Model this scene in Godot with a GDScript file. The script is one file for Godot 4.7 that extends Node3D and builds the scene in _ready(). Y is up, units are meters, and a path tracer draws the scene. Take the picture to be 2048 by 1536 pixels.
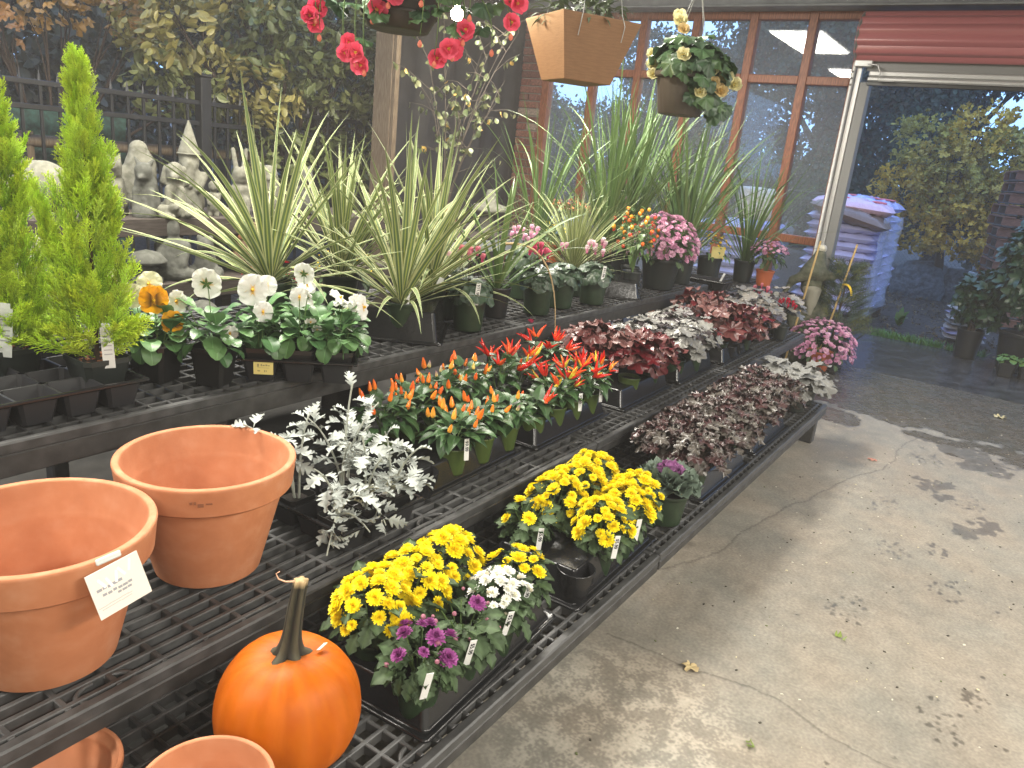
extends Node3D
# A covered garden-centre sales area at dusk: tiered plastic benches of potted plants beside a concrete aisle.

var R := RandomNumberGenerator.new()
var M := {}
var used := {}
var cache := {}

const H1 := 0.22
const H2 := 0.40
const H3 := 0.72


# ---------------------------------------------------------------- small helpers
func rf(a: float, b: float) -> float:
	return R.randf_range(a, b)


func L(r: float, g: float, b: float) -> Color:
	return Color(r, g, b)


func V(x: float, y: float, z: float) -> Vector3:
	return Vector3(x, y, z)


func noise_tex(freq: float, lo: Color, hi: Color, seed_: int, size := 512, oct := 4, mid = null) -> NoiseTexture2D:
	var n := FastNoiseLite.new()
	n.noise_type = FastNoiseLite.TYPE_SIMPLEX_SMOOTH
	n.frequency = freq
	n.seed = seed_
	n.fractal_octaves = oct
	var t := NoiseTexture2D.new()
	t.width = size
	t.height = size
	t.seamless = true
	t.noise = n
	var g := Gradient.new()
	g.set_color(0, lo)
	g.set_color(1, hi)
	if mid != null:
		g.add_point(0.5, mid)
	t.color_ramp = g
	return t


func bump_tex(freq: float, seed_: int, size := 256, oct := 3) -> NoiseTexture2D:
	return noise_tex(freq, Color(0, 0, 0), Color(1, 1, 1), seed_, size, oct)


# albedo given as linear, real-world values
func mk(key: String, c: Color, rough := 0.6, o := {}) -> StandardMaterial3D:
	var m := StandardMaterial3D.new()
	m.resource_name = key
	m.albedo_color = c.linear_to_srgb()
	m.roughness = rough
	if o.get("vc", false):
		m.vertex_color_use_as_albedo = true
	if o.has("metal"):
		m.metallic = o.metal
	if o.has("spec"):
		m.metallic_specular = o.spec
	if o.has("back"):
		m.backlight_enabled = true
		m.backlight = Color(o.back, o.back, o.back).linear_to_srgb()
	if o.has("coat"):
		m.clearcoat_enabled = true
		m.clearcoat = o.coat
		m.clearcoat_roughness = o.get("coatr", 0.2)
	if o.has("alpha"):
		m.transparency = BaseMaterial3D.TRANSPARENCY_ALPHA
		m.albedo_color.a = o.alpha
	if o.has("tex"):
		m.albedo_texture = o.tex
		if o.get("tri", true):
			m.uv1_triplanar = true
			m.uv1_world_triplanar = o.get("world", false)
		var s = o.get("scale", 1.0)
		m.uv1_scale = s if s is Vector3 else Vector3(s, s, s)
	if o.has("bump"):
		m.heightmap_enabled = true
		m.heightmap_texture = o.bump
		m.heightmap_scale = o.get("bs", 0.1)
		if not o.has("tex"):
			m.uv1_triplanar = true
			var s2 = o.get("scale", 1.0)
			m.uv1_scale = s2 if s2 is Vector3 else Vector3(s2, s2, s2)
	if o.has("rtex"):
		m.roughness_texture = o.rtex
		m.roughness_texture_channel = BaseMaterial3D.TEXTURE_CHANNEL_RED
	if o.has("emit"):
		m.emission_enabled = true
		m.emission = c.linear_to_srgb()
		m.emission_energy_multiplier = o.emit
	m.cull_mode = BaseMaterial3D.CULL_DISABLED
	M[key] = m
	return m


func numbered(parent: Node, called: String) -> String:
	var k := str(parent.get_instance_id()) + called
	var n: int = used.get(k, 0)
	used[k] = n + 1
	return called if n == 0 else "%s_%03d" % [called, n]


func thing(called: String, label: String, category: String, at := Vector3.ZERO, turn := 0.0, group := "") -> Node3D:
	var o := Node3D.new()
	o.name = numbered(self, called)
	add_child(o)
	o.position = at
	o.rotation.y = turn
	tag(o, label, category, group)
	return o


func tag(o: Node, label: String, category: String, group := "") -> void:
	o.set_meta("label", label)
	o.set_meta("category", category)
	if group != "":
		o.set_meta("group", group)


func part(parent: Node, called: String, mesh: Mesh, m: Material, x := Transform3D.IDENTITY) -> MeshInstance3D:
	var o := MeshInstance3D.new()
	o.mesh = mesh
	o.material_override = m
	o.name = numbered(parent, called)
	o.transform = x
	parent.add_child(o)
	return o


func struct(called: String, mesh: Mesh, m: Material, x := Transform3D.IDENTITY) -> MeshInstance3D:
	var o := part(self, called, mesh, m, x)
	o.set_meta("kind", "structure")
	return o


func many(parent: Node, called: String, mesh: Mesh, m: Material, xs: Array, cols := []) -> MultiMeshInstance3D:
	var mm := MultiMesh.new()
	mm.transform_format = MultiMesh.TRANSFORM_3D
	mm.use_colors = cols.size() > 0
	mm.mesh = mesh
	mm.instance_count = xs.size()
	for i in xs.size():
		mm.set_instance_transform(i, xs[i])
		if cols.size() > 0:
			mm.set_instance_color(i, cols[i])
	var o := MultiMeshInstance3D.new()
	o.multimesh = mm
	o.material_override = m
	o.name = numbered(parent, called)
	o.set_meta("kind", "stuff")
	parent.add_child(o)
	return o


func at(x: float, y: float, z: float) -> Transform3D:
	return Transform3D(Basis.IDENTITY, Vector3(x, y, z))


# y axis along "up", z axis as near as can be to "fwd"
func ori(pos: Vector3, up: Vector3, fwd: Vector3, s := 1.0) -> Transform3D:
	var y := up.normalized()
	var x := y.cross(fwd)
	if x.length() < 0.001:
		x = y.cross(Vector3(0.31, 0.2, 0.9))
	x = x.normalized()
	var z := x.cross(y)
	return Transform3D(Basis(x * s, y * s, z * s), pos)


# ---------------------------------------------------------------- mesh builder
class MB:
	var v := PackedVector3Array()
	var c := PackedColorArray()
	var uv := PackedVector2Array()
	var ix := PackedInt32Array()
	var has_uv := false

	func add(p: Vector3, col := Color.WHITE, t := Vector2.ZERO) -> int:
		v.append(p)
		c.append(col)
		uv.append(t)
		return v.size() - 1

	func tri(a: int, b: int, d: int) -> void:
		ix.append(a)
		ix.append(b)
		ix.append(d)

	func quad(a: int, b: int, d: int, e: int) -> void:
		tri(a, b, d)
		tri(a, d, e)

	# rows of points joined into a sheet; wrap joins the last column to the first
	func sheet(rows: Array, cols = null, wrap := false) -> void:
		var n: int = rows[0].size()
		var b := v.size()
		for i in rows.size():
			for j in n:
				v.append(rows[i][j])
				if cols == null:
					c.append(Color.WHITE)
				elif cols is Color:
					c.append(cols)
				else:
					c.append(cols[i][j])
				uv.append(Vector2(float(j) / max(1, n - 1), float(i) / max(1, rows.size() - 1)))
		for i in rows.size() - 1:
			for j in (n if wrap else n - 1):
				var k := (j + 1) % n
				quad(b + i * n + j, b + (i + 1) * n + j, b + (i + 1) * n + k, b + i * n + k)

	func tube(pts: Array, rad: Array, sides := 6, col = Color.WHITE, cap := true) -> void:
		var rows := []
		var cc := []
		var prev := Vector3.ZERO
		for i in pts.size():
			var d: Vector3 = (pts[min(i + 1, pts.size() - 1)] - pts[max(i - 1, 0)]).normalized()
			var s := prev
			if i == 0:
				s = d.cross(Vector3.UP if absf(d.y) < 0.9 else Vector3.RIGHT)
			s = (s - d * s.dot(d)).normalized()
			prev = s
			var t := d.cross(s)
			var row := PackedVector3Array()
			var cr := []
			for j in sides:
				var a := TAU * j / sides
				row.append(pts[i] + (s * cos(a) + t * sin(a)) * rad[i])
				cr.append(col[i] if col is Array else col)
			rows.append(row)
			cc.append(cr)
		var base := v.size()
		sheet(rows, cc, true)
		if cap:
			var last := base + (pts.size() - 1) * sides
			var m0 := add(pts[0], col[0] if col is Array else col)
			var m1 := add(pts[pts.size() - 1], col[pts.size() - 1] if col is Array else col)
			for j in sides:
				tri(m0, base + j, base + (j + 1) % sides)
				tri(m1, last + (j + 1) % sides, last + j)

	# profile of (radius, height) turned round the y axis
	func lathe(prof: Array, segs := 24, x := Transform3D.IDENTITY, col := Color.WHITE) -> void:
		var rows := []
		for p in prof:
			var row := PackedVector3Array()
			for j in segs:
				var a := TAU * j / segs
				row.append(x * Vector3(cos(a) * p.x, p.y, sin(a) * p.x))
			rows.append(row)
		sheet(rows, col, true)

	func box(size: Vector3, x := Transform3D.IDENTITY, bev := 0.0, col := Color.WHITE) -> void:
		var h := size * 0.5
		if bev <= 0.0:
			for ax in 3:
				for s in [-1, 1]:
					var p := []
					for k in [[-1, -1], [1, -1], [1, 1], [-1, 1]]:
						var q := Vector3.ZERO
						q[ax] = s * h[ax]
						q[(ax + 1) % 3] = k[0] * h[(ax + 1) % 3]
						q[(ax + 2) % 3] = k[1] * h[(ax + 2) % 3]
						p.append(add(x * q, col))
					if s > 0:
						quad(p[0], p[3], p[2], p[1])
					else:
						quad(p[0], p[1], p[2], p[3])
			return
		var fc := {}
		for ax in 3:
			for s in [-1, 1]:
				var p := []
				for k in [[-1, -1], [1, -1], [1, 1], [-1, 1]]:
					var q := Vector3.ZERO
					q[ax] = s * h[ax]
					q[(ax + 1) % 3] = k[0] * (h[(ax + 1) % 3] - bev)
					q[(ax + 2) % 3] = k[1] * (h[(ax + 2) % 3] - bev)
					var id := add(x * q, col)
					p.append(id)
					var key := [0, 0, 0]
					key[(ax + 1) % 3] = k[0]
					key[(ax + 2) % 3] = k[1]
					key[ax] = s
					fc[str(ax) + str(key)] = id
				if s > 0:
					quad(p[0], p[3], p[2], p[1])
				else:
					quad(p[0], p[1], p[2], p[3])
		for ax in 3:
			var b1 := (ax + 1) % 3
			var b2 := (ax + 2) % 3
			for s1 in [-1, 1]:
				for s2 in [-1, 1]:
					var ka := [0, 0, 0]
					ka[b1] = s1
					ka[b2] = s2
					var kb := ka.duplicate()
					ka[ax] = -1
					kb[ax] = 1
					var flip: bool = s1 * s2 > 0
					var q := [fc[str(b1) + str(ka)], fc[str(b1) + str(kb)], fc[str(b2) + str(kb)], fc[str(b2) + str(ka)]]
					if flip:
						quad(q[0], q[1], q[2], q[3])
					else:
						quad(q[3], q[2], q[1], q[0])
		for sx in [-1, 1]:
			for sy in [-1, 1]:
				for sz in [-1, 1]:
					var k := str([sx, sy, sz])
					if sx * sy * sz > 0:
						tri(fc["0" + k], fc["2" + k], fc["1" + k])
					else:
						tri(fc["0" + k], fc["1" + k], fc["2" + k])

	func append(o, x: Transform3D, col = null) -> void:
		var b := v.size()
		for i in o.v.size():
			v.append(x * o.v[i])
			c.append(o.c[i] if col == null else o.c[i] * col)
			uv.append(o.uv[i])
		for i in o.ix:
			ix.append(b + i)

	func mesh(smooth := true) -> ArrayMesh:
		var a := []
		a.resize(Mesh.ARRAY_MAX)
		var vv := v
		var cc := c
		var tt := uv
		var ii := ix
		var nn := PackedVector3Array()
		if smooth:
			nn.resize(v.size())
			for k in range(0, ix.size(), 3):
				var n := (v[ix[k + 2]] - v[ix[k]]).cross(v[ix[k + 1]] - v[ix[k]])
				nn[ix[k]] += n
				nn[ix[k + 1]] += n
				nn[ix[k + 2]] += n
			for k in nn.size():
				nn[k] = nn[k].normalized() if nn[k].length_squared() > 0.0 else Vector3.UP
		else:
			vv = PackedVector3Array()
			cc = PackedColorArray()
			tt = PackedVector2Array()
			ii = PackedInt32Array()
			for k in range(0, ix.size(), 3):
				var n := (v[ix[k + 2]] - v[ix[k]]).cross(v[ix[k + 1]] - v[ix[k]]).normalized()
				for e in 3:
					vv.append(v[ix[k + e]])
					cc.append(c[ix[k + e]])
					tt.append(uv[ix[k + e]])
					nn.append(n)
					ii.append(k + e)
		a[Mesh.ARRAY_VERTEX] = vv
		a[Mesh.ARRAY_NORMAL] = nn
		a[Mesh.ARRAY_COLOR] = cc
		a[Mesh.ARRAY_TEX_UV] = tt
		a[Mesh.ARRAY_INDEX] = ii
		var m := ArrayMesh.new()
		m.add_surface_from_arrays(Mesh.PRIMITIVE_TRIANGLES, a)
		return m


func boxm(x: float, y: float, z: float, bev := 0.0) -> ArrayMesh:
	var k := "box%.4f_%.4f_%.4f_%.4f" % [x, y, z, bev]
	if not cache.has(k):
		var b := MB.new()
		b.box(Vector3(x, y, z), Transform3D.IDENTITY, bev)
		cache[k] = b.mesh(false)
	return cache[k]


func tubem(pts: Array, r0: float, r1: float, sides := 6, col = Color.WHITE) -> ArrayMesh:
	var b := MB.new()
	var rad := []
	for i in pts.size():
		rad.append(lerpf(r0, r1, float(i) / (pts.size() - 1)))
	b.tube(pts, rad, sides, col)
	return b.mesh()


func lathem(prof: Array, segs := 24) -> ArrayMesh:
	var b := MB.new()
	b.lathe(prof, segs)
	return b.mesh()


# a rounded, mostly smooth lathe whose sharp corners stay: doubled points in prof make creases
func curve(a: Vector3, b: Vector3, d: Vector3, n := 8) -> Array:
	var out := []
	for i in n + 1:
		var t := float(i) / n
		out.append(a * (1 - t) * (1 - t) + b * 2 * t * (1 - t) + d * t * t)
	return out


# ---------------------------------------------------------------- leaves
# a leaf or blade: grows up +Y and arches towards +Z. cols = [[v, colour], ...] across, v from -1 to 1
func blade(len_: float, wid: float, prof: String, arch: float, fold: float, cols: Array, n := 8, lean := 0.0, wave := 0.0, twist := 0.0) -> ArrayMesh:
	var b := MB.new()
	blade_into(b, Transform3D.IDENTITY, len_, wid, prof, arch, fold, cols, n, lean, wave, twist)
	return b.mesh()


func width_at(prof: String, u: float) -> float:
	match prof:
		"sword":
			return (0.45 + 0.55 * minf(1.0, u * 3.2)) * pow(maxf(0.0, 1.0 - pow(u, 1.6)), 0.95)
		"grass":
			return (0.7 + 0.3 * minf(1.0, u * 2.0)) * pow(maxf(0.0, 1.0 - u * u), 0.8)
		"oval":
			return pow(sin(PI * pow(u, 0.85)), 0.7)
		"lance":
			return pow(maxf(0.0, sin(PI * pow(u, 0.62))), 0.9)
		"spoon":
			return 0.12 + 0.88 * pow(maxf(0.0, sin(PI * clampf((u - 0.25) / 0.75, 0, 1) * 0.98 + 0.03)), 0.7) if u > 0.25 else 0.12
		"petal":
			return pow(maxf(0.0, sin(PI * (0.12 + 0.80 * u))), 0.6) * (0.35 + 0.65 * minf(1.0, u * 1.6))
		"strap":
			return 0.55 + 0.45 * sin(PI * minf(1.0, u * 1.02)) if u < 0.97 else 0.2
	return 1.0 - u


func blade_into(b: MB, x: Transform3D, len_: float, wid: float, prof: String, arch: float, fold: float, cols: Array, n := 8, lean := 0.0, wave := 0.0, twist := 0.0) -> void:
	var rows := []
	var cc := []
	var p := Vector3.ZERO
	var ph := rf(0, 6)
	for i in n + 1:
		var u := float(i) / n
		var a := lean + arch * pow(u, 1.4)
		var nrm := Vector3(0, sin(a), -cos(a))
		var side := Vector3.RIGHT
		if twist != 0.0:
			var d := Vector3(0, cos(a), sin(a))
			side = side.rotated(d, twist * u)
			nrm = nrm.rotated(d, twist * u)
		var w := maxf(wid * width_at(prof, u), 0.0003)
		var row := PackedVector3Array()
		var cr := []
		for q in cols:
			var off: Vector3 = side * (q[0] * w) + nrm * (absf(q[0]) * w * fold + wave * w * sin(u * 11.0 + ph + q[0] * 2.0) * absf(q[0]))
			row.append(x * (p + off))
			cr.append(q[1] if q.size() < 3 else q[1].lerp(q[2], u))
		rows.append(row)
		cc.append(cr)
		var a2 := lean + arch * pow((i + 0.5) / n, 1.4)
		p += Vector3(0, cos(a2), sin(a2)) * (len_ / n)
	b.sheet(rows, cc)


# a round, lobed leaf lying in the xz plane: stalk joins at the origin, blade reaches towards +Z
func rleaf_into(b: MB, x: Transform3D, r0: float, lobes: int, depth: float, ruffle: float, cup: float, cin: Color, cout: Color, cvein: Color, nth := 28, rings := 3, notch := 0.55, teeth := 0.0) -> void:
	var ph := rf(0, 6)
	var rows := []
	var cc := []
	for k in rings + 1:
		var rho := float(k) / rings
		var row := PackedVector3Array()
		var cr := []
		for j in nth + 1:
			var th := -PI + TAU * j / nth
			var lob := absf(sin(th * lobes * 0.5 + (0.0 if lobes % 2 == 0 else PI * 0.5)))
			var r := r0 * (1.0 - depth * pow(1.0 - lob, 1.5))
			var back := pow(absf(th) / PI, 5.0)
			r *= 1.0 - notch * back
			r *= 1.0 + 0.12 * cos(th)
			if teeth > 0.0 and k == rings:
				r *= 1.0 + teeth * (1.0 if j % 2 == 0 else -1.0)
			var y := cup * r0 * rho * rho + ruffle * r0 * rho * rho * sin(th * 5.0 + ph) + ruffle * 0.5 * r0 * rho * rho * sin(th * 9.0 + ph * 2.0)
			y -= 0.10 * r0 * rho * (1.0 - lob)
			row.append(x * Vector3(sin(th) * r * rho, y, cos(th) * r * rho + r0 * 0.25 * 0.0))
			var col := cin.lerp(cout, rho)
			if lob < 0.25 or lob > 0.93:
				col = col.lerp(cvein, 0.6 * (1.0 - rho * 0.5))
			cr.append(col)
		rows.append(row)
		cc.append(cr)
	b.sheet(rows, cc)


func rleaf(r0: float, lobes: int, depth: float, ruffle: float, cup: float, cin: Color, cout: Color, cvein: Color, nth := 28, rings := 3, notch := 0.55, teeth := 0.0) -> ArrayMesh:
	var b := MB.new()
	rleaf_into(b, Transform3D.IDENTITY, r0, lobes, depth, ruffle, cup, cin, cout, cvein, nth, rings, notch, teeth)
	return b.mesh()


# positions on a dome, evenly spread with jitter: [position, outward]
func dome(n: int, c: Vector3, rad: Vector3, lo := -0.1, hi := 1.0, shell := 0.15) -> Array:
	var out := []
	for i in n:
		var y := lerpf(hi, lo, (i + rf(0.1, 0.9)) / n)
		var a := i * 2.39996 + rf(-0.35, 0.35)
		var s := sqrt(maxf(0.0, 1.0 - y * y))
		var d := Vector3(cos(a) * s, y, sin(a) * s)
		out.append([c + d * rad * rf(1.0 - shell, 1.0), (d / rad).normalized()])
	return out


func pick(a: Array):
	return a[R.randi() % a.size()]


# ---------------------------------------------------------------- the place
func _ready() -> void:
	R.seed = 20231
	# camera: eye 1.5 m above the floor, looking down the benches, rolled a little
	var cam := Camera3D.new()
	cam.name = "camera"
	var p := deg_to_rad(16.7)
	var a := deg_to_rad(32.5)
	var ro := deg_to_rad(6.1)
	var fw := Vector3(-sin(a) * cos(p), -sin(p), -cos(a) * cos(p))
	var r0 := Vector3(cos(a), 0, -sin(a))
	var u0 := r0.cross(fw)
	var rt := r0 * cos(ro) + u0 * sin(ro)
	var up := -r0 * sin(ro) + u0 * cos(ro)
	cam.transform = Transform3D(Basis(rt, up, -fw), Vector3(0, 1.5, 0))
	cam.fov = 53.07
	cam.near = 0.05
	cam.far = 300.0
	cam.current = true
	add_child(cam)
	# sky: clear blue dusk
	var env := Environment.new()
	var sky := Sky.new()
	var sm := ProceduralSkyMaterial.new()
	sm.sky_top_color = L(0.17, 0.27, 0.50).linear_to_srgb()
	sm.sky_horizon_color = L(0.17, 0.35, 0.66).linear_to_srgb()
	sm.sky_curve = 0.2
	sm.ground_bottom_color = L(0.03, 0.035, 0.04).linear_to_srgb()
	sm.ground_horizon_color = L(0.10, 0.16, 0.25).linear_to_srgb()
	sm.energy_multiplier = 1.0
	sky.sky_material = sm
	env.background_mode = Environment.BG_SKY
	env.sky = sky
	env.background_energy_multiplier = 2.3
	env.tonemap_mode = Environment.TONE_MAPPER_LINEAR
	env.tonemap_exposure = 2.35
	env.sdfgi_enabled = true
	env.ssao_enabled = true
	env.ssil_enabled = true
	# thin fog added to stand in for the veil of lens glare
	env.fog_enabled = true
	env.fog_density = 0.006
	env.fog_light_color = Color(0.96, 0.95, 0.94)
	var we := WorldEnvironment.new()
	we.name = "world_environment"
	we.environment = env
	add_child(we)
	materials()
	# ceiling light panels: two rows down the roof; the left row shows in the window panes
	for z in [-4.5, -1.5, 1.5]:
		light_panel(-2.83, z, 8.5, "left", z)
		light_panel(2.6, z, 8.5, "right", z)
	building()
	outdoors()
	benches()
	shelf_low()
	shelf_mid()
	shelf_high()
	behind_benches()
	hanging()
	floor_bits()


func light_panel(x: float, z: float, e: float, side: String, zz: float) -> void:
	var which: String = {-4.5: "nearest the window wall", -1.5: "in the middle of its row", 1.5: "farthest from the windows"}[zz]
	var t := thing("ceiling_light", "flat white light panel on the ceiling, %s row, %s" % [side, which], "light", V(x, 3.2, z), 0.0, "ceiling light panels")
	part(t, "frame", boxm(0.66, 0.05, 1.56, 0.004), M.white_metal, at(0, -0.03, 0))
	part(t, "diffuser", boxm(0.60, 0.01, 1.5), M.lamp_face, at(0, -0.06, 0))
	var l := AreaLight3D.new()
	l.name = "light"
	l.area_size = Vector2(0.58, 1.46)
	l.light_energy = e
	l.light_color = Color(1.0, 0.975, 0.925)
	l.area_range = 14.0
	l.area_attenuation = 2.0
	l.shadow_enabled = true
	l.transform = Transform3D(Basis(Vector3.RIGHT, -PI / 2), Vector3(0, -0.075, 0))
	t.add_child(l)


func materials() -> void:
	var plast := noise_tex(0.012, Color(0.62, 0.62, 0.62), Color(1, 1, 1), 11, 512, 5)
	mk("bench", L(0.062, 0.060, 0.058), 0.5, {"tex": plast, "scale": 1.6, "world": true, "bump": bump_tex(0.06, 5), "bs": 0.06})
	mk("bench_top", L(0.085, 0.085, 0.085), 0.45, {"tex": plast, "scale": 2.2, "world": true})
	mk("tray", L(0.012, 0.012, 0.013), 0.22, {"bump": bump_tex(0.03, 6), "bs": 0.05, "scale": 4.0})
	mk("tray_dull", L(0.022, 0.022, 0.024), 0.4)
	mk("pot_green", L(0.022, 0.045, 0.018), 0.42, {"tex": noise_tex(0.02, Color(0.7, 0.7, 0.7), Color(1, 1, 1), 12, 256), "scale": 4.0})
	mk("pot_green_light", L(0.055, 0.085, 0.018), 0.4)
	mk("pot_dark", L(0.018, 0.022, 0.020), 0.4)
	mk("pot_black", L(0.012, 0.012, 0.012), 0.35)
	mk("pot_orange", L(0.42, 0.10, 0.03), 0.5)
	mk("soil", L(0.035, 0.022, 0.014), 0.95, {"tex": noise_tex(0.08, Color(0.3, 0.3, 0.3), Color(1, 1, 1), 13, 256), "scale": 9.0, "bump": bump_tex(0.12, 14), "bs": 0.8})
	var tc := noise_tex(0.012, L(0.385, 0.138, 0.058).linear_to_srgb(), L(0.50, 0.230, 0.125).linear_to_srgb(), 15, 512, 6, L(0.44, 0.168, 0.073).linear_to_srgb())
	mk("terracotta", L(1, 1, 1), 0.75, {"tex": tc, "scale": 2.4, "bump": bump_tex(0.08, 16), "bs": 0.03})
	mk("clay_print", L(0.22, 0.08, 0.035), 0.8)
	mk("clay_pale", L(0.70, 0.42, 0.27), 0.8)
	mk("pumpkin", L(1, 1, 1), 0.5, {"vc": true, "spec": 0.3, "bump": bump_tex(0.05, 17), "bs": 0.04, "scale": Vector3(7, 1.2, 7)})
	mk("pumpkin_stem", L(1, 1, 1), 0.8, {"vc": true})
	mk("leaf", L(1, 1, 1), 0.42, {"vc": true, "back": 0.25})
	mk("leaf_dull", L(1, 1, 1), 0.65, {"vc": true, "back": 0.2})
	mk("leaf_gloss", L(1, 1, 1), 0.38, {"vc": true, "back": 0.15})
	mk("petal", L(1, 1, 1), 0.6, {"vc": true, "back": 0.45})
	mk("fruit", L(1, 1, 1), 0.22, {"vc": true})
	mk("stem_green", L(0.09, 0.15, 0.04), 0.6)
	mk("stem_pale", L(0.34, 0.36, 0.31), 0.8)
	mk("stem_brown", L(0.05, 0.03, 0.018), 0.85)
	mk("twig", L(0.07, 0.055, 0.04), 0.85)
	mk("tag_white", L(0.78, 0.78, 0.76), 0.35)
	mk("tag_clear", L(0.6, 0.62, 0.6), 0.25)
	mk("tag_yellow", L(0.75, 0.62, 0.22), 0.6)
	mk("ink", L(0.015, 0.015, 0.02), 0.6)
	mk("ink_grey", L(0.30, 0.30, 0.32), 0.6)
	mk("ink_pale", L(0.52, 0.49, 0.47), 0.6)
	mk("pencil", L(0.36, 0.30, 0.13), 0.7)
	mk("paper", L(0.76, 0.70, 0.62), 0.3)
	mk("white_metal", L(0.62, 0.62, 0.60), 0.4)
	mk("alu", L(0.42, 0.42, 0.41), 0.35, {"metal": 0.35, "bump": bump_tex(0.05, 19), "bs": 0.02})
	mk("steel_grey", L(0.16, 0.16, 0.155), 0.5)
	mk("lamp_face", L(1, 0.97, 0.90), 0.5, {"emit": 7.0})
	mk("bulb_glow", L(1.0, 0.80, 0.50), 0.5, {"emit": 30.0})
	mk("beam", L(0.32, 0.34, 0.36), 0.7, {"tex": noise_tex(0.01, Color(0.8, 0.8, 0.8), Color(1, 1, 1), 20), "scale": 0.7})
	var grain := noise_tex(0.02, Color(0.66, 0.60, 0.55), Color(1, 1, 1), 21, 512, 5)
	mk("frame_wood", L(0.33, 0.115, 0.05), 0.5, {"tex": grain, "scale": Vector3(6, 1.0, 6)})
	mk("post_wood", L(0.20, 0.155, 0.10), 0.75, {"tex": grain, "scale": Vector3(8, 0.8, 8)})
	mk("planter_wood", L(0.29, 0.155, 0.075), 0.55, {"tex": noise_tex(0.02, Color(0.86, 0.84, 0.82), Color(1, 1, 1), 71, 512, 5), "scale": Vector3(1.2, 12, 1.2)})
	mk("rack_wood", L(0.055, 0.045, 0.038), 0.8, {"tex": grain, "scale": Vector3(8, 8, 1.0)})
	mk("pallet_a", L(0.26, 0.12, 0.075), 0.85, {"tex": grain, "scale": Vector3(1, 8, 8)})
	mk("pallet_b", L(0.12, 0.105, 0.10), 0.85, {"tex": grain, "scale": Vector3(1, 8, 8)})
	mk("curtain", L(0.036, 0.031, 0.028), 0.6, {"tex": noise_tex(0.006, Color(0.7, 0.7, 0.7), Color(1, 1, 1), 23), "scale": 0.8})
	mk("glass", L(0.9, 0.95, 1.0), 0.02, {"alpha": 0.05})
	mk("mortar", L(0.18, 0.16, 0.14), 0.95, {"bump": bump_tex(0.1, 24), "bs": 0.3, "scale": 4.0})
	for i in 4:
		var bc: Color = [L(0.26, 0.085, 0.055), L(0.20, 0.07, 0.05), L(0.31, 0.12, 0.08), L(0.40, 0.30, 0.24)][i]
		mk("brick%d" % i, bc, 0.9, {"tex": noise_tex(0.03, Color(0.6, 0.6, 0.6), Color(1, 1, 1), 25 + i, 256), "scale": 5.0, "bump": bump_tex(0.08, 29), "bs": 0.25})
	mk("door_red", L(0.36, 0.12, 0.125), 0.28, {"coat": 0.4})
	mk("black_iron", L(0.012, 0.012, 0.013), 0.35)
	mk("wire", L(0.35, 0.36, 0.35), 0.5)
	mk("chain", L(0.10, 0.11, 0.12), 0.5)
	mk("stone", L(0.21, 0.205, 0.17), 0.9, {"tex": noise_tex(0.025, Color(0.62, 0.63, 0.58), Color(1, 1, 1), 30, 512, 5), "scale": 2.2, "bump": bump_tex(0.06, 31), "bs": 0.15})
	mk("stone_dark", L(0.11, 0.11, 0.098), 0.9, {"tex": noise_tex(0.025, Color(0.6, 0.62, 0.57), Color(1, 1, 1), 32, 512, 5), "scale": 2.2, "bump": bump_tex(0.06, 31), "bs": 0.15})
	mk("stone_rust", L(0.27, 0.17, 0.10), 0.9, {"tex": noise_tex(0.025, Color(0.5, 0.5, 0.5), Color(1, 1, 1), 33, 256), "scale": 3.0})
	mk("granite", L(0.22, 0.25, 0.27), 0.85, {"tex": noise_tex(0.02, Color(0.45, 0.45, 0.45), Color(1, 1, 1), 34), "scale": 1.0, "bump": bump_tex(0.04, 35), "bs": 2.0, })
	mk("basket_brown", L(0.085, 0.07, 0.055), 0.45)
	mk("basket_dark", L(0.035, 0.028, 0.024), 0.4)
	mk("bag_wrap", L(0.42, 0.42, 0.66), 0.25, {"bump": bump_tex(0.03, 36), "bs": 0.8, "scale": 2.0, "coat": 0.5})
	mk("bag_brown", L(0.16, 0.11, 0.09), 0.4, {"bump": bump_tex(0.03, 36), "bs": 0.8, "scale": 2.0})
	mk("bag_print", L(0.62, 0.10, 0.12), 0.35)
	mk("bag_pink", L(0.66, 0.45, 0.55), 0.3, {"bump": bump_tex(0.03, 36), "bs": 0.8, "scale": 2.0})
	mk("tarp", L(0.33, 0.45, 0.62), 0.3, {"bump": bump_tex(0.02, 37), "bs": 1.0, "scale": 1.5})
	mk("cream", L(0.66, 0.62, 0.50), 0.5, {"tex": noise_tex(0.03, Color(0.75, 0.75, 0.75), Color(1, 1, 1), 38, 256), "scale": 3.0})
	mk("bamboo", L(0.48, 0.33, 0.13), 0.5)
	mk("newsprint", L(0.40, 0.37, 0.35), 0.8)
	mk("blue_print", L(0.10, 0.35, 0.50), 0.6)
	mk("white_board", L(0.55, 0.60, 0.64), 0.6, {"tex": noise_tex(0.05, Color(0.3, 0.3, 0.3), Color(1, 1, 1), 39, 256), "scale": 6.0})
	mk("pale_floor_bit", L(0.6, 0.56, 0.45), 0.8)
	mk("inner_wall", L(0.50, 0.49, 0.46), 0.85, {"tex": noise_tex(0.008, Color(0.8, 0.8, 0.8), Color(1, 1, 1), 40), "scale": 0.5})
	mk("ceiling", L(0.36, 0.36, 0.36), 0.9)


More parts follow.
